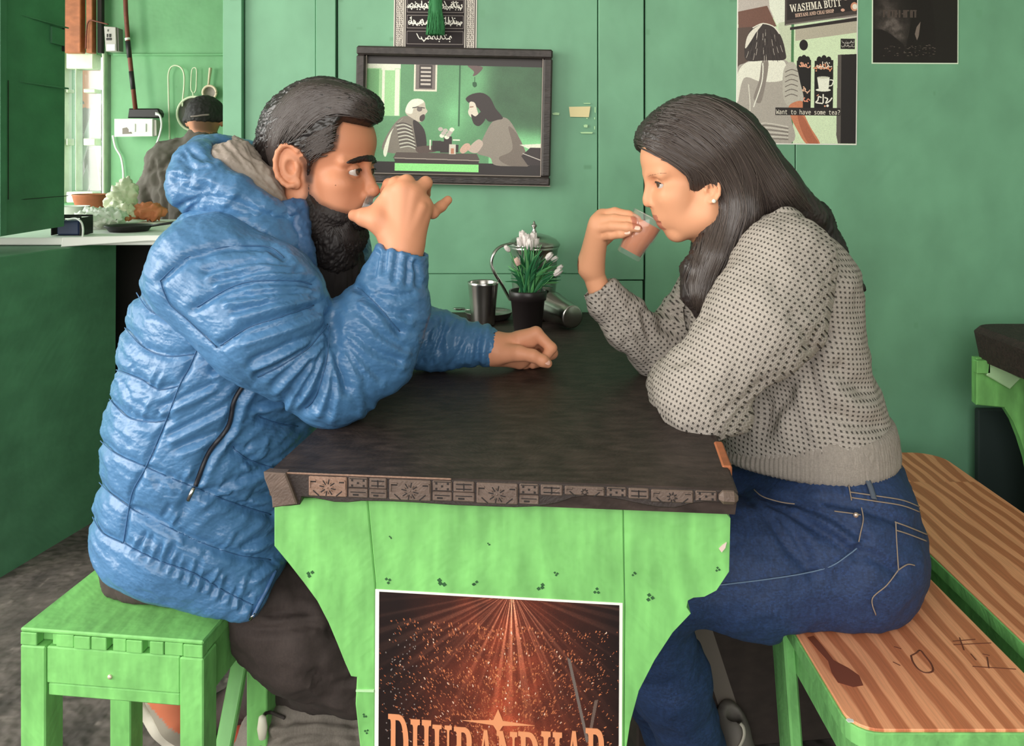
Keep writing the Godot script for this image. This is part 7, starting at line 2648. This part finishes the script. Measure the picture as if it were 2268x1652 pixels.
func woman_hair(person: Node3D, hf: Transform3D, inv: Transform3D) -> void:
	var vol := Fld.new()
	vol.fr = hf
	vol.ell(V(1548, 328, 0), V(136, 120, 106), 20)
	vol.ell(V(1470, 320, 0), V(62, 56, 82), 28)
	for s in [-1.0, 1.0]:
		vol.cap(V(1600, 320, 46 * s), V(1700, 420, 52 * s), 74, 52, 40)
		vol.cap(V(1700, 420, 50 * s), V(1800, 480, 34 * s), 50, 26, 30)
		vol.cap(V(1610, 390, 50 * s), V(1622, 470, 60 * s), 50, 44, 30)
		pass
	vol.cap(V(1622, 470, 60), V(1566, 560, 74), 40, 36, 20)
	vol.cap(V(1566, 560, 74), V(1528, 640, 80), 36, 26, 22)
	vol.cap(V(1526, 640, 80), V(1522, 692, 84), 24, 7, 20)
	vol.cap(V(1580, 474, 56), V(1546, 544, 64), 23, 25, 14)
	vol.cap(V(1546, 544, 64), V(1522, 590, 70), 25, 30, 16)
	vol.cap(V(1522, 590, 70), V(1514, 640, 76), 30, 27, 20)
	vol.cap(V(1600, 470, -56), V(1570, 600, -60), 40, 26, 26)
	vol.cap(V(1640, 360, 0), V(1780, 470, 0), 80, 40, 40)
	vol.cap(V(1780, 470, 0), V(1806, 486, 0), 40, 22, 20)
	var n := noise(1.0, 3, 14)
	var zone := func(p: Vector3) -> float:
		var q := inv * p
		return poly_dist(to_px(p if q.z > 0 else hf * Vector3(q.x, q.y, -q.z)), woman_hair_zone)
	var hair_d := func(p: Vector3, _n: Vector3) -> float:
		var q := inv * p
		var d: float = zone.call(p)
		var m := Vector2(q.x, q.y)
		var thick := smoothstep(3.0, -14.0, d)
		if m.y > 470.0: thick = 1.0
		# combed from the parting back, then falling
		var c := m - Vector2(1400, 640)
		var g: float
		if m.y < 470.0:
			g = n.get_noise_3d(c.length() * 0.20, c.angle() * 2.5, q.z * 0.06)
		else:
			g = n.get_noise_3d(m.x * 0.20 + m.y * 0.05, m.y * 0.012, q.z * 0.10)
		return -0.014 * (1.0 - thick) + 0.0030 * g * thick
	var keep := func(p: Vector3, _n: Vector3) -> bool:
		return (inv * p).y > 470.0 or zone.call(p) < 3.0
	putw("hair", skin([vol.net(0.0027)], hair_d, NOC, NOC, keep), hair_mat(rgb(46, 38, 36), 0.40), person)
	# the end of the hair that hangs behind the shoulder
	var tail := Fld.new()
	tail.chain([at(1800, 485, 1.48), at(1836, 550, 1.49), at(1872, 606, 1.50), at(1893, 634, 1.50), at(1912, 641, 1.50)], [0.034, 0.024, 0.018, 0.011, 0.003], 0.02)
	putw("hair_tail", skin([tail.net(0.004)], func(p: Vector3, _n: Vector3) -> float: return n.get_noise_3d(p.x * 160.0, p.y * 30.0, p.z * 160.0) * 0.004), hair_mat(rgb(34, 28, 27), 0.5), person)
	var pf := func(xy: Vector2) -> Vector3: return at(xy.x, xy.y, 1.32)
	var guides := [
		[[1410, 314], [1450, 338], [1500, 368], [1530, 386], [1552, 378]],
		[[1414, 304], [1470, 322], [1530, 356], [1566, 376], [1592, 410], [1598, 470], [1576, 540], [1548, 620], [1545, 690]],
		[[1424, 284], [1490, 300], [1560, 350], [1600, 400], [1620, 460], [1606, 530], [1574, 610], [1556, 680]],
		[[1450, 256], [1520, 272], [1590, 330], [1636, 400], [1648, 450], [1636, 500], [1604, 580], [1574, 650]],
		[[1484, 228], [1560, 244], [1630, 300], [1680, 370], [1716, 430], [1742, 462]],
		[[1520, 212], [1590, 228], [1660, 292], [1716, 366], [1764, 430], [1806, 470]],
		[[1540, 208], [1606, 224], [1672, 284], [1736, 360], [1790, 428], [1832, 480]]]
	putw("hair_strands", strands(vol, guides, 760, 31, 0.0010, -1.15, -1.42, 0.0008, pf, 18, 3.5), hair_mat(rgb(68, 58, 54), 0.34), person)
	putw("hair_strands", strands(vol, guides, 60, 37, 0.0005, -1.15, -1.42, 0.0045, pf, 18, 12.0), hair_mat(rgb(96, 84, 78), 0.34), person)
	var front_lock := [
		[[1570, 486], [1540, 535], [1514, 580], [1504, 630], [1526, 688]],
		[[1574, 470], [1552, 530], [1534, 590], [1530, 640], [1542, 690]],
		[[1600, 470], [1580, 540], [1560, 600], [1548, 650], [1548, 694]],
		[[1628, 480], [1606, 545], [1584, 610], [1566, 660], [1552, 694]]]
	putw("hair_strands", strands(vol, front_lock, 300, 33, 0.0010, -1.15, -1.42, 0.0010, pf, 14, 4.0), hair_mat(rgb(72, 62, 57), 0.34), person)

func woman_glass() -> void:
	var d := 1.425
	var a := at(1391, 567, d)
	var b := at(1438, 480, d)
	var h := a.distance_to(b)
	var r0 := 0.0205
	var r1 := 0.0290
	var fr := along(a, b)
	var t := thing("tea_glass", "tilted glass of milky tea in the woman's right hand at her lips", "glass", fr.origin)
	t.basis = fr.basis
	var rm := lerpf(r0, r1, 0.52)
	put("glass_wall", lathe([0, 0, r0 - 0.001, 0, r0, 0.0015, rm - 0.0008, h * 0.50, rm + 0.0012, h * 0.53, r1, h, r1 - 0.0007, h + 0.0008, r1 - 0.0016, h, rm - 0.0006, h * 0.54, r0 - 0.0016, 0.0075, 0, 0.0075], 40), M.tea_glass, t)
	put("tea", lathe([0, 0.0082, r0 - 0.0019, 0.0082, rm - 0.0026, h * 0.50, rm - 0.0012, h * 0.535, lerpf(rm, r1, 0.7) - 0.002, h * 0.86, 0, h * 0.86], 40), M.tea, t)
	put("rim", tube(_ring(r1 - 0.0008, h + 0.0004, 36), 0.0012, 6), M.tea_glass, t)

func woman_clothes(person: Node3D) -> void:
	var knit := knit_mat()
	# trunk
	var tr := Fld.new()
	tr.cap(at(1728, 536, WD), at(1772, 620, WD), 0.054, 0.074, 0.04, 1.75)
	tr.cap(at(1772, 620, WD), at(1784, 742, WD), 0.074, 0.078, 0.04, 1.6)
	tr.cap(at(1784, 742, WD), at(1794, 860, WD), 0.078, 0.084, 0.04, 1.45)
	tr.cap(at(1794, 860, WD), at(1806, 960, WD), 0.084, 0.102, 0.04, 1.3)
	tr.cap(at(1814, 960, WD), at(1818, 1060, WD), 0.104, 0.120, 0.04, 1.22)
	tr.cap(at(1672, 524, 1.36), at(1740, 500, 1.31), 0.020, 0.028, 0.04)
	tr.cap(at(1670, 540, 1.45), at(1600, 700, 1.47), 0.03, 0.05, 0.05)
	tr.cap(at(1600, 700, 1.46), at(1710, 950, 1.42), 0.05, 0.09, 0.06)
	var ha := at(1625, 1012, WD)
	var hb := at(1996, 990, WD)
	var hd := (hb - ha).normalized()
	var hn := Vector3(hd.y, -hd.x, 0)
	tr.bx((ha + hb) * 0.5 + hn * 0.3, Vector3(0.5, 0.2985, 0.5), 0.0015, 0.008, Basis(hd, -hn, Vector3.BACK), true)
	var D := 1.27
	var cr := Creases.new()
	for e in [[1830, 745, 1790, 800, 1740, 880, 1700, 950], [1780, 800, 1800, 880, 1830, 960, 1850, 1000], [1850, 920, 1900, 940, 1950, 950], [1700, 900, 1690, 980, 1680, 1040], [1640, 960, 1660, 1010, 1700, 1050], [1860, 820, 1880, 850, 1915, 860]]:
		cr.line(pl(e, D), 0.012, -0.010)
	for e in [[1760, 830, 1790, 900, 1810, 970], [1850, 870, 1890, 900, 1930, 905], [1730, 920, 1740, 980, 1750, 1030]]:
		cr.line(pl(e, D), 0.014, 0.008)
	var n := noise(1.0, 3, 51)
	var disp := func(p: Vector3, _n: Vector3) -> float:
		var s := D / -p.z
		var up_ := smoothstep(0.03, 0.085, (p - (ha + hb) * 0.5).dot(-hn))
		return (cr.at(Vector2(p.x * s, EYE + (p.y - EYE) * s)) + n.get_noise_3d(p.x * 14.0, p.y * 14.0, p.z * 14.0) * 0.005) * up_ - 0.002 * (1.0 - up_)
	var uvb := func(p: Vector3, _n: Vector3) -> Vector2:
		var ax_ := at(1740, 560, WD).x + (at(1740, 560, WD).y - p.y) * 0.17
		return Vector2(atan2(p.x - ax_, p.z + WD) * 0.125, p.y + p.x * 0.12) * 16.5
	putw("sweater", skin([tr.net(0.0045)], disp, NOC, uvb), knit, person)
	# ribbed hem: upright ribs round the waist
	var hm := Fld.new()
	hm.cap(at(1806, 860, WD), at(1814, 960, WD), 0.084, 0.101, 0.04, 1.3)
	hm.cap(at(1814, 960, WD), at(1818, 1060, WD), 0.101, 0.117, 0.04, 1.22)
	hm.cap(at(1690, 900, 1.43), at(1715, 985, 1.42), 0.06, 0.088, 0.06)
	hm.bx((ha + hb) * 0.5 + hn * 0.302, Vector3(0.5, 0.2985, 0.5), 0.0015, 0.008, Basis(hd, -hn, Vector3.BACK), true)
	hm.bx((ha + hb) * 0.5 - hn * 0.355, Vector3(0.5, 0.2985, 0.5), 0.0015, 0.004, Basis(hd, -hn, Vector3.BACK), true)
	var mid := at(1815, 1000, WD)
	var ribs := func(p: Vector3, _n: Vector3) -> float:
		var a := atan2((p.z - mid.z) / 1.25, p.x - mid.x)
		return 0.0040 + 0.0012 * sin(a * 118.0)
	var wool := mt(rgb(166, 156, 146), 0.95, 0, M.cloth, 9.0)
	putw("ribbed_hem", skin([hm.net(0.0034)], ribs), wool, person)
	# near sleeve
	var sl := Fld.new()
	sl.chain([at(1746, 576, 1.275), at(1682, 712, 1.24), at(1560, 862, 1.248)], [0.064, 0.073, 0.063], 0.03)
	sl.cap(at(1716, 528, 1.31), at(1700, 640, 1.255), 0.024, 0.05, 0.04)
	sl.cap(at(1740, 600, 1.27), at(1770, 720, 1.265), 0.06, 0.040, 0.04)
	sl.cap(at(1580, 890, 1.245), at(1630, 928, 1.25), 0.040, 0.024, 0.03)
	sl.chain([at(1550, 868, 1.25), at(1510, 862, 1.36), at(1480, 852, 1.44)], [0.060, 0.048, 0.038], 0.03)
	var cs := Creases.new()
	for e in [[1620, 940, 1660, 905, 1710, 870], [1600, 920, 1650, 890, 1690, 850], [1560, 700, 1600, 690, 1640, 690], [1500, 800, 1530, 790, 1560, 800], [1760, 700, 1790, 740, 1800, 770]]:
		cs.line(pl(e, D), 0.010, -0.006)
	var ds := func(p: Vector3, _n: Vector3) -> float:
		var s := D / -p.z
		return cs.at(Vector2(p.x * s, EYE + (p.y - EYE) * s)) + n.get_noise_3d(p.x * 15.0, p.y * 15.0, p.z * 15.0) * 0.005
	var ax := (at(1556, 862, 1.245) - at(1712, 566, 1.27)).normalized()
	var uvs := func(p: Vector3, _n: Vector3) -> Vector2:
		var q := p - at(1712, 566, 1.27)
		return Vector2(q.dot(ax) , q.dot(ax.cross(Vector3.BACK).normalized()) - q.z * 0.7) * 16.5
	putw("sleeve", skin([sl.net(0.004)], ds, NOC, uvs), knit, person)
	# far sleeve with its wide open cuff
	var fs := Fld.new()
	fs.chain([at(1660, 590, 1.52), at(1580, 650, 1.545), at(1462, 776, 1.53)], [0.066, 0.060, 0.047], 0.03)
	fs.chain([at(1458, 780, 1.528), at(1386, 712, 1.50), at(1342, 662, 1.485), at(1322, 625, 1.48)], [0.046, 0.042, 0.032, 0.030], 0.02)
	fs.cap(at(1306, 590, 1.478), at(1330, 652, 1.483), 0.027, 0.024, 0.004, 1.0, true)
	var ca := (at(1318, 618, 1.48) - at(1342, 662, 1.485)).normalized()
	fs.bx(at(1323, 634, 1.48) + ca * 0.2, Vector3(0.2, 0.198, 0.2), 0.002, 0.006, Basis(ca.cross(Vector3.BACK).normalized(), ca, Vector3.BACK), true)
	var cf := Creases.new()
	for e in [[1430, 690, 1440, 740, 1445, 800], [1400, 720, 1430, 770, 1440, 810], [1480, 690, 1520, 700, 1550, 720], [1470, 720, 1510, 740, 1550, 760], [1340, 660, 1370, 700, 1390, 760]]:
		cf.line(pl(e, 1.48), 0.009, -0.009)
	var df := func(p: Vector3, _n: Vector3) -> float:
		var s := 1.48 / -p.z
		return cf.at(Vector2(p.x * s, EYE + (p.y - EYE) * s)) + n.get_noise_3d(p.x * 24.0, p.y * 24.0, p.z * 16.0) * 0.005
	var fx := Vector3(0.70, 0.70, 0.0)
	var uvf := func(p: Vector3, _n: Vector3) -> Vector2:
		return Vector2(p.dot(fx), p.dot(Vector3(-0.7, 0.7, 0.5))) * 16.5
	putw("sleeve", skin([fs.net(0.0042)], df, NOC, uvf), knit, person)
	# ---- jeans
	var denim := mt(rgb(44, 68, 112), 0.72, 0, M.denim, 5.0, M.weave, 0.3)
	denim.uv1_scale = Vector3.ONE * 5.0
	var jn := Fld.new()
	jn.cap(at(1834, 1090, WD), at(1856, 1190, WD), 0.123, 0.130, 0.05, 1.12)
	jn.cap(at(1870, 1190, 1.31), at(1890, 1230, 1.30), 0.108, 0.096, 0.05)
	jn.cap(at(1870, 1190, 1.49), at(1890, 1230, 1.50), 0.108, 0.096, 0.05)
	jn.chain([at(1860, 1236, 1.31), at(1680, 1256, 1.30), at(1470, 1262, 1.29), at(1418, 1312, 1.30)], [0.098, 0.092, 0.070, 0.062], 0.04)
	jn.chain([at(1860, 1225, 1.49), at(1650, 1225, 1.50), at(1420, 1230, 1.50), at(1380, 1300, 1.50)], [0.098, 0.088, 0.068, 0.06], 0.04)
	jn.cap(at(1706, 1092, 1.42), at(1640, 1142, 1.42), 0.045, 0.05, 0.04, 1.6)
	jn.cap(at(1668, 1112, 1.45), at(1600, 1122, 1.44), 0.058, 0.05, 0.04)
	jn.chain([at(1418, 1312, 1.30), at(1480, 1500, 1.36), at(1570, 1740, 1.44)], [0.064, 0.060, 0.046], 0.03)
	jn.chain([at(1380, 1300, 1.50), at(1440, 1500, 1.53), at(1500, 1680, 1.58)], [0.062, 0.054, 0.044], 0.03)
	jn.bx(Vector3(0.56, SEAT_Y - 0.1, -1.40), Vector3(0.165, 0.099, 0.34), 0.001, 0.012, Basis(), true)
	var cj := Creases.new()
	for e in [[1690, 1095, 1760, 1110, 1850, 1150, 1920, 1200], [1700, 1110, 1780, 1150, 1860, 1200, 1900, 1235], [1650, 1100, 1700, 1140, 1740, 1200, 1800, 1270], [1720, 1140, 1760, 1180, 1790, 1240], [1900, 1215, 1960, 1250, 1990, 1265], [1830, 1110, 1900, 1120, 1960, 1140, 2000, 1160]]:
		cj.line(pl(e, 1.24), 0.008, -0.008)
	for e in [[1680, 1120, 1740, 1150, 1800, 1200], [1760, 1130, 1840, 1165, 1890, 1200]]:
		cj.line(pl(e, 1.24), 0.010, 0.005)
	var dj := func(p: Vector3, _n: Vector3) -> float:
		var s := 1.24 / -p.z
		return cj.at(Vector2(p.x * s, EYE + (p.y - EYE) * s)) + n.get_noise_3d(p.x * 16.0, p.y * 16.0, p.z * 16.0) * 0.004
	putw("jeans", skin([jn.net(0.005)], dj), denim, person)
	# seams, pocket and rivet laid on the denim
	var thread := mt(rgb(150, 132, 116), 0.8)
	var pale := mt(rgb(104, 126, 152), 0.8)
	var on := func(list: Array, lift: float) -> PackedVector3Array:
		var src := PackedVector3Array()
		for i in range(0, list.size(), 2):
			src.append(Vector3(list[i], list[i + 1], 0))
		var o := PackedVector3Array()
		for e in curve(src, maxi(8, src.size() * 5)):
			# walk down the sight line until it meets the cloth
			var d := 1.10
			while d < 1.6 and jn.value(at(e.x, e.y, d)) > 0.002:
				d += maxf(jn.value(at(e.x, e.y, d)) * 0.6, 0.0008)
			if d < 1.37:      # leave out what lies past the outline
				o.append(at(e.x, e.y, d - lift))
		return o
	var seams := [
		[[1590, 1296, 1690, 1284, 1780, 1270, 1840, 1254, 1880, 1228, 1898, 1214], pale, 0.0010],
		[[1908, 1124, 1912, 1150, 1906, 1180, 1902, 1200], thread, 0.0010],
		[[1848, 1132, 1880, 1136, 1906, 1140], thread, 0.0010],
		[[1982, 1156, 2010, 1166, 2054, 1184], thread, 0.0012], [[1984, 1174, 2010, 1182, 2052, 1198], thread, 0.0012],
		[[1984, 1156, 1986, 1200, 1990, 1262], thread, 0.0010],
		[[1990, 1262, 2010, 1250, 2026, 1252], thread, 0.0010], [[1990, 1262, 1964, 1296, 1932, 1326, 1940, 1362], thread, 0.0010],
		[[1884, 1090, 1940, 1098, 2000, 1108, 2040, 1124], thread, 0.0011], [[1886, 1102, 1940, 1110, 2000, 1120, 2042, 1136], thread, 0.0011],
		[[1880, 1075, 1886, 1108], thread, 0.0011], [[1930, 1058, 1970, 1050, 2005, 1030], thread, 0.0008],
		[[1670, 1084, 1690, 1100, 1730, 1112, 1760, 1116], thread, 0.0010]]
	for e in seams:
		putw("seam", tube(on.call(e[0], 0.0), e[2] * 0.9, 5), e[1], person)
	putw("belt_loop", tube(on.call([1918, 1056, 1928, 1078, 1936, 1104], 0.002), 0.0045, 6, 0.5), mt(rgb(84, 92, 104), 0.8), person)
	var rv: PackedVector3Array = on.call([1896, 1141, 1898, 1142], 0.001)
	putw("rivet", lathe([0, -0.002, 0.0035, -0.0015, 0.0042, 0.0, 0.0025, 0.002, 0, 0.0024], 14, true, Transform3D(Basis(Vector3.RIGHT, PI / 2), rv[0])), mt(rgb(232, 206, 190), 0.3, 0.8), person, "pale metal rivet")
	# shoes, out of the frame but for their heels
	var so := Fld.new()
	so.chain([at(1575, 1800, 1.46), at(1500, 1840, 1.44)], [0.04, 0.036], 0.02)
	var so2 := Fld.new()
	so2.chain([at(1505, 1760, 1.60), at(1440, 1790, 1.58)], [0.038, 0.034], 0.02)
	for f in [so, so2]:
		putw("shoe", skin([(f as Fld).net(0.006)]), mt(rgb(200, 196, 188), 0.6), person)

# waffle knit: a grid of raised stitches with dark pits
func knit_mat() -> StandardMaterial3D:
	var w := 256
	var cells := 8
	var im := Image.create(w, w, false, Image.FORMAT_RGB8)
	var hm := Image.create(w, w, false, Image.FORMAT_RGB8)
	var n := noise(0.09, 3, 70)
	for y in w:
		for x in w:
			var u := float(x) / w * cells
			var v := float(y) / w * cells
			var fu := absf(fposmod(u, 1.0) - 0.5) * 2.0
			var fv := absf(fposmod(v, 1.0) - 0.5) * 2.0
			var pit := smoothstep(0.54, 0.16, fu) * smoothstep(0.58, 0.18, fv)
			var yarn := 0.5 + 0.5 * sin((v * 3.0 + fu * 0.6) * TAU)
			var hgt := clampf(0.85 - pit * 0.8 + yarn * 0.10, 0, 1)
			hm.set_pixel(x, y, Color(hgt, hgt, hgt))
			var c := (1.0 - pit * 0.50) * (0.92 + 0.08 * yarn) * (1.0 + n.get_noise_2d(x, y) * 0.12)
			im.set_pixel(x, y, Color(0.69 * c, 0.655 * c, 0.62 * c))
	hm.bump_map_to_normal_map(5.0)
	im.generate_mipmaps()
	hm.generate_mipmaps()
	var m := StandardMaterial3D.new()
	m.albedo_texture = ImageTexture.create_from_image(im)
	m.normal_enabled = true
	m.normal_texture = ImageTexture.create_from_image(hm)
	m.normal_scale = 1.3
	m.roughness = 0.95
	m.metallic_specular = 0.2
	return m

# ------------------------------------------------------------------ the cook, seen from behind in the kitchen
func cook() -> void:
	var d := 3.75
	var person := thing("person", "cook in a black cap and dark shirt seen from behind at the kitchen worktop", "person", Vector3(at(430, 0, d).x, 0.0, -d))
	var k := d / F
	var bd := Fld.new()
	bd.fr = px_frame(d, 440)
	bd.ell(V(452, 258, 0), V(37, 42, 44), 6)
	bd.cap(V(455, 280, 8), V(452, 320, 6), 26, 30, 10)
	for s in [-1.0, 1.0]:
		bd.ell(V(454 + s * 38, 270, 2), V(5, 11, 8), 4)
	bd.chain([V(450, 340, 0), V(440, 420, 10), V(440, 560, 10), V(440, 760, 10)], [40, 62, 62, 60], 20)
	bd.chain([V(365, 360, 0), V(322, 470, -10), V(325, 490, -40)], [26, 20, 16], 10)
	bd.chain([V(520, 360, 0), V(560, 470, -10)], [26, 20], 10)
	for s in [-1.0, 1.0]:
		bd.chain([V(440 + 28 * s, 760, 0), V(440 + 30 * s, 900, 0), V(440 + 30 * s, 920, -20)], [32, 26, 20], 10)
	var tone := lin(rgb(206, 140, 108))
	var stub := lin(rgb(96, 72, 62))
	var inv := bd.fr.affine_inverse()
	var col := func(p: Vector3, _n: Vector3) -> Color:
		var q := inv * p
		return tone.lerp(stub, 0.75 * smoothstep(296.0, 284.0, q.y - (q.x - 440) * 0.12) * smoothstep(26.0, 14.0, absf(q.x - 462)))
	putw("body", skin([bd.net(0.006)], NOC, col), skin_mat(tone), person)
	var cp := Fld.new()
	cp.fr = bd.fr
	cp.ell(V(455, 254, 0), V(42, 43, 48), 6)
	cp.cap(V(418, 266, 14), V(492, 264, 14), 9, 9, 8)
	cp.bx(V(455, 310, 0), V(80, 38, 80), 0.002, 6, Basis(Vector3(0, 0, 1), -0.03), true)
	var n := noise(1.0, 3, 5)
	putw("cap", skin([cp.net(0.005)], func(p: Vector3, _n: Vector3) -> float: return n.get_noise_3d(p.x * 60, p.y * 60, p.z * 60) * 0.004), mt(rgb(40, 34, 34), 0.7), person)
	var band := ats([[424, 258, d - 0.098], [436, 257, d - 0.106], [450, 255, d - 0.108], [464, 254, d - 0.104]])
	putw("cap_strap", tube(curve(band, 10), 0.008, 6, 0.5), mt(rgb(140, 124, 118), 0.7), person)
	var sh := Fld.new()
	sh.fr = bd.fr
	sh.chain([V(452, 352, 0), V(440, 430, 6), V(440, 530, 6), V(440, 640, 6)], [52, 84, 84, 80], 30)
	sh.chain([V(440, 335, 0), V(378, 362, 0), V(336, 440, 0), V(322, 462, -4)], [34, 46, 38, 30], 26)
	sh.chain([V(450, 335, 0), V(520, 362, 0), V(560, 440, 0)], [34, 46, 36], 26)
	sh.cap(V(452, 306, 4), V(452, 330, 4), 33, 40, 16)
	sh.cap(V(454, 286, 0), V(453, 310, 0), 29, 29, 4, 1.0, true)
	var cr := Creases.new()
	var pk := func(list: Array) -> PackedVector2Array: return pv(list)
	for e in [[360, 360, 372, 420, 380, 500], [340, 420, 352, 450, 350, 480], [410, 340, 380, 370, 350, 380], [440, 345, 460, 352, 490, 345], [385, 380, 400, 440, 398, 520]]:
		cr.line(pv(e), 7.0, -9.0)
	putw("shirt", skin([sh.net(0.008)], func(p: Vector3, _n: Vector3) -> float:
		var q := inv * p
		return cr.at(Vector2(q.x, q.y)) * k + n.get_noise_3d(p.x * 14, p.y * 14, p.z * 14) * 0.01), mt(rgb(98, 90, 82), 0.85), person)
	var tz := Fld.new()
	tz.fr = bd.fr
	tz.cap(V(440, 650, 6), V(440, 720, 6), 78, 78, 20)
	for s in [-1.0, 1.0]:
		tz.chain([V(440 + 32 * s, 740, 0), V(440 + 34 * s, 880, 0)], [44, 34], 10)
	putw("trousers", skin([tz.net(0.012)]), mt(rgb(52, 50, 56), 0.85), person)

# ------------------------------------------------------------------ things on the floor
func floor_things() -> void:
	var n := noise(1.0, 3, 90)
	var b := Fld.new()
	b.chain([at(600, 1640, 1.50), at(700, 1632, 1.48), at(830, 1640, 1.48)], [0.060, 0.072, 0.070], 0.05)
	b.ell(Vector3(at(700, 0, 1.52).x, 0.05, -1.52), Vector3(0.15, 0.06, 0.1), 0.05)
	var cr := Creases.new()
	for e in [[600, 1600, 700, 1590, 790, 1600], [590, 1640, 680, 1620, 790, 1630], [640, 1660, 720, 1645, 800, 1652], [570, 1600, 590, 1640, 584, 1680]]:
		cr.line(pl(e, 1.45), 0.010, -0.010)
	var t := thing("cloth_bag", "grey cloth bag with a pale drawstring toggle on the floor under the table", "bag", Vector3(at(700, 0, 1.5).x, 0, -1.5))
	putw("bag_body", skin([b.net(0.006)], func(p: Vector3, _n: Vector3) -> float:
		var s := 1.45 / -p.z
		return cr.at(Vector2(p.x * s, EYE + (p.y - EYE) * s)) + n.get_noise_3d(p.x * 14, p.y * 20, p.z * 14) * 0.008), mt(rgb(128, 118, 108), 0.85, 0, M.cloth, 8.0), t)
	putw("toggle", lathe([0, -0.02, 0.006, -0.017, 0.0085, 0.0, 0.006, 0.018, 0, 0.022], 14, true, Transform3D(Basis(), at(581, 1612, 1.415))), mt(rgb(232, 226, 204), 0.4), t)
	putw("drawstring", tube(curve(ats([[581, 1598, 1.415], [586, 1582, 1.43], [600, 1578, 1.45], [630, 1590, 1.44]]), 14), 0.003, 6), mt(rgb(60, 52, 48), 0.8), t)
	tag(put("shoe", skin([_red_tip()]), mt(rgb(176, 70, 50), 0.6)), "dull red shoe toe at the bottom edge under the stool", "shoe")
	# brown carton with a band of tape, under the table on the woman's side
	var c := thing("carton", "dark brown carton with a lighter tape strip, under the table near the woman", "carton", Vector3(0.42, 0.0, -1.78))
	c.basis = Basis(Vector3.UP, 0.12)
	put("box", box(Vector3(0.40, 0.34, 0.26), 0.004), M.brown, c, Vector3(0, 0.1705, 0))
	var st := st_new()
	add_box(st, Vector3(0.035, 0.345, 0.0015), 0.0005, Transform3D(Basis(Vector3.BACK, 0.32), Vector3(-0.05, 0.1705, 0.1312)))
	put("tape", st_end(st), mt(rgb(128, 116, 106), 0.6), c)
	var sb := Fld.new()
	var bx_ := at(1626, 0, 1.62).x
	sb.ell(Vector3(bx_, 0.055, -1.62), Vector3(0.030, 0.052, 0.05), 0.02, Basis(Vector3.BACK, 0.25))
	sb.ell(Vector3(bx_ - 0.004, 0.02, -1.62), Vector3(0.042, 0.02, 0.06), 0.02)
	sb.cap(Vector3(bx_ - 0.005, 0.13, -1.60), Vector3(bx_ - 0.005, 0.075, -1.605), 0.014, 0.012, 0.008, 1.0, true)
	var gs := thing("shoe", "worn grey shoe with a pale piped edge on the floor beside the carton", "shoe", Vector3(bx_, 0, -1.62))
	putw("shoe_upper", skin([sb.net(0.004)]), mt(rgb(128, 120, 112), 0.7), gs)
	putw("piping", tube(curve(ats([[1640, 1602, 1.575], [1647, 1612, 1.57], [1648, 1630, 1.568], [1640, 1650, 1.568], [1628, 1664, 1.57]]), 16), 0.004, 6, 0.6), mt(rgb(214, 206, 188), 0.6), gs)

func _red_tip() -> Dictionary:
	var f := Fld.new()
	f.chain([Vector3(at(528, 0, 1.56).x, 0.07, -1.56), Vector3(at(560, 0, 1.60).x, 0.04, -1.60)], [0.03, 0.036], 0.02)
	f.ell(Vector3(at(550, 0, 1.60).x, 0.03, -1.60), Vector3(0.07, 0.03, 0.04), 0.02)
	return f.net(0.006)

func people_materials() -> void:
	M.pores = bumps(256, 30.0, 30.0, 2.0, 41)
	M.crinkle = bumps(256, 5.0, 9.0, 7.0, 49)
	M.weave = bumps(128, 22.0, 22.0, 1.5, 43)
	M.cloth = tint(128, 128, 9.0, 9.0, 0.8, 1.0, 45)
	M.denim = tint(256, 256, 5.0, 12.0, 0.66, 1.0, 47, 900, Color(0.9, 0.95, 1.0))
	M.tea_glass = StandardMaterial3D.new()
	M.tea_glass.transparency = BaseMaterial3D.TRANSPARENCY_ALPHA
	M.tea_glass.albedo_color = Color(0.96, 1.0, 0.98, 0.05)
	M.tea_glass.roughness = 0.03
	M.tea = mt(rgb(206, 122, 76), 0.3)

func _ready() -> void:
	setup_light()
	setup_materials()
	room()
	main_table()
	stool()
	benches()
	far_table()
	framed_picture()
	tapestry()
	posters()
	tabletop_things()
	kitchen_things()
	people_materials()
	man()
	woman()
	cook()
	floor_things()
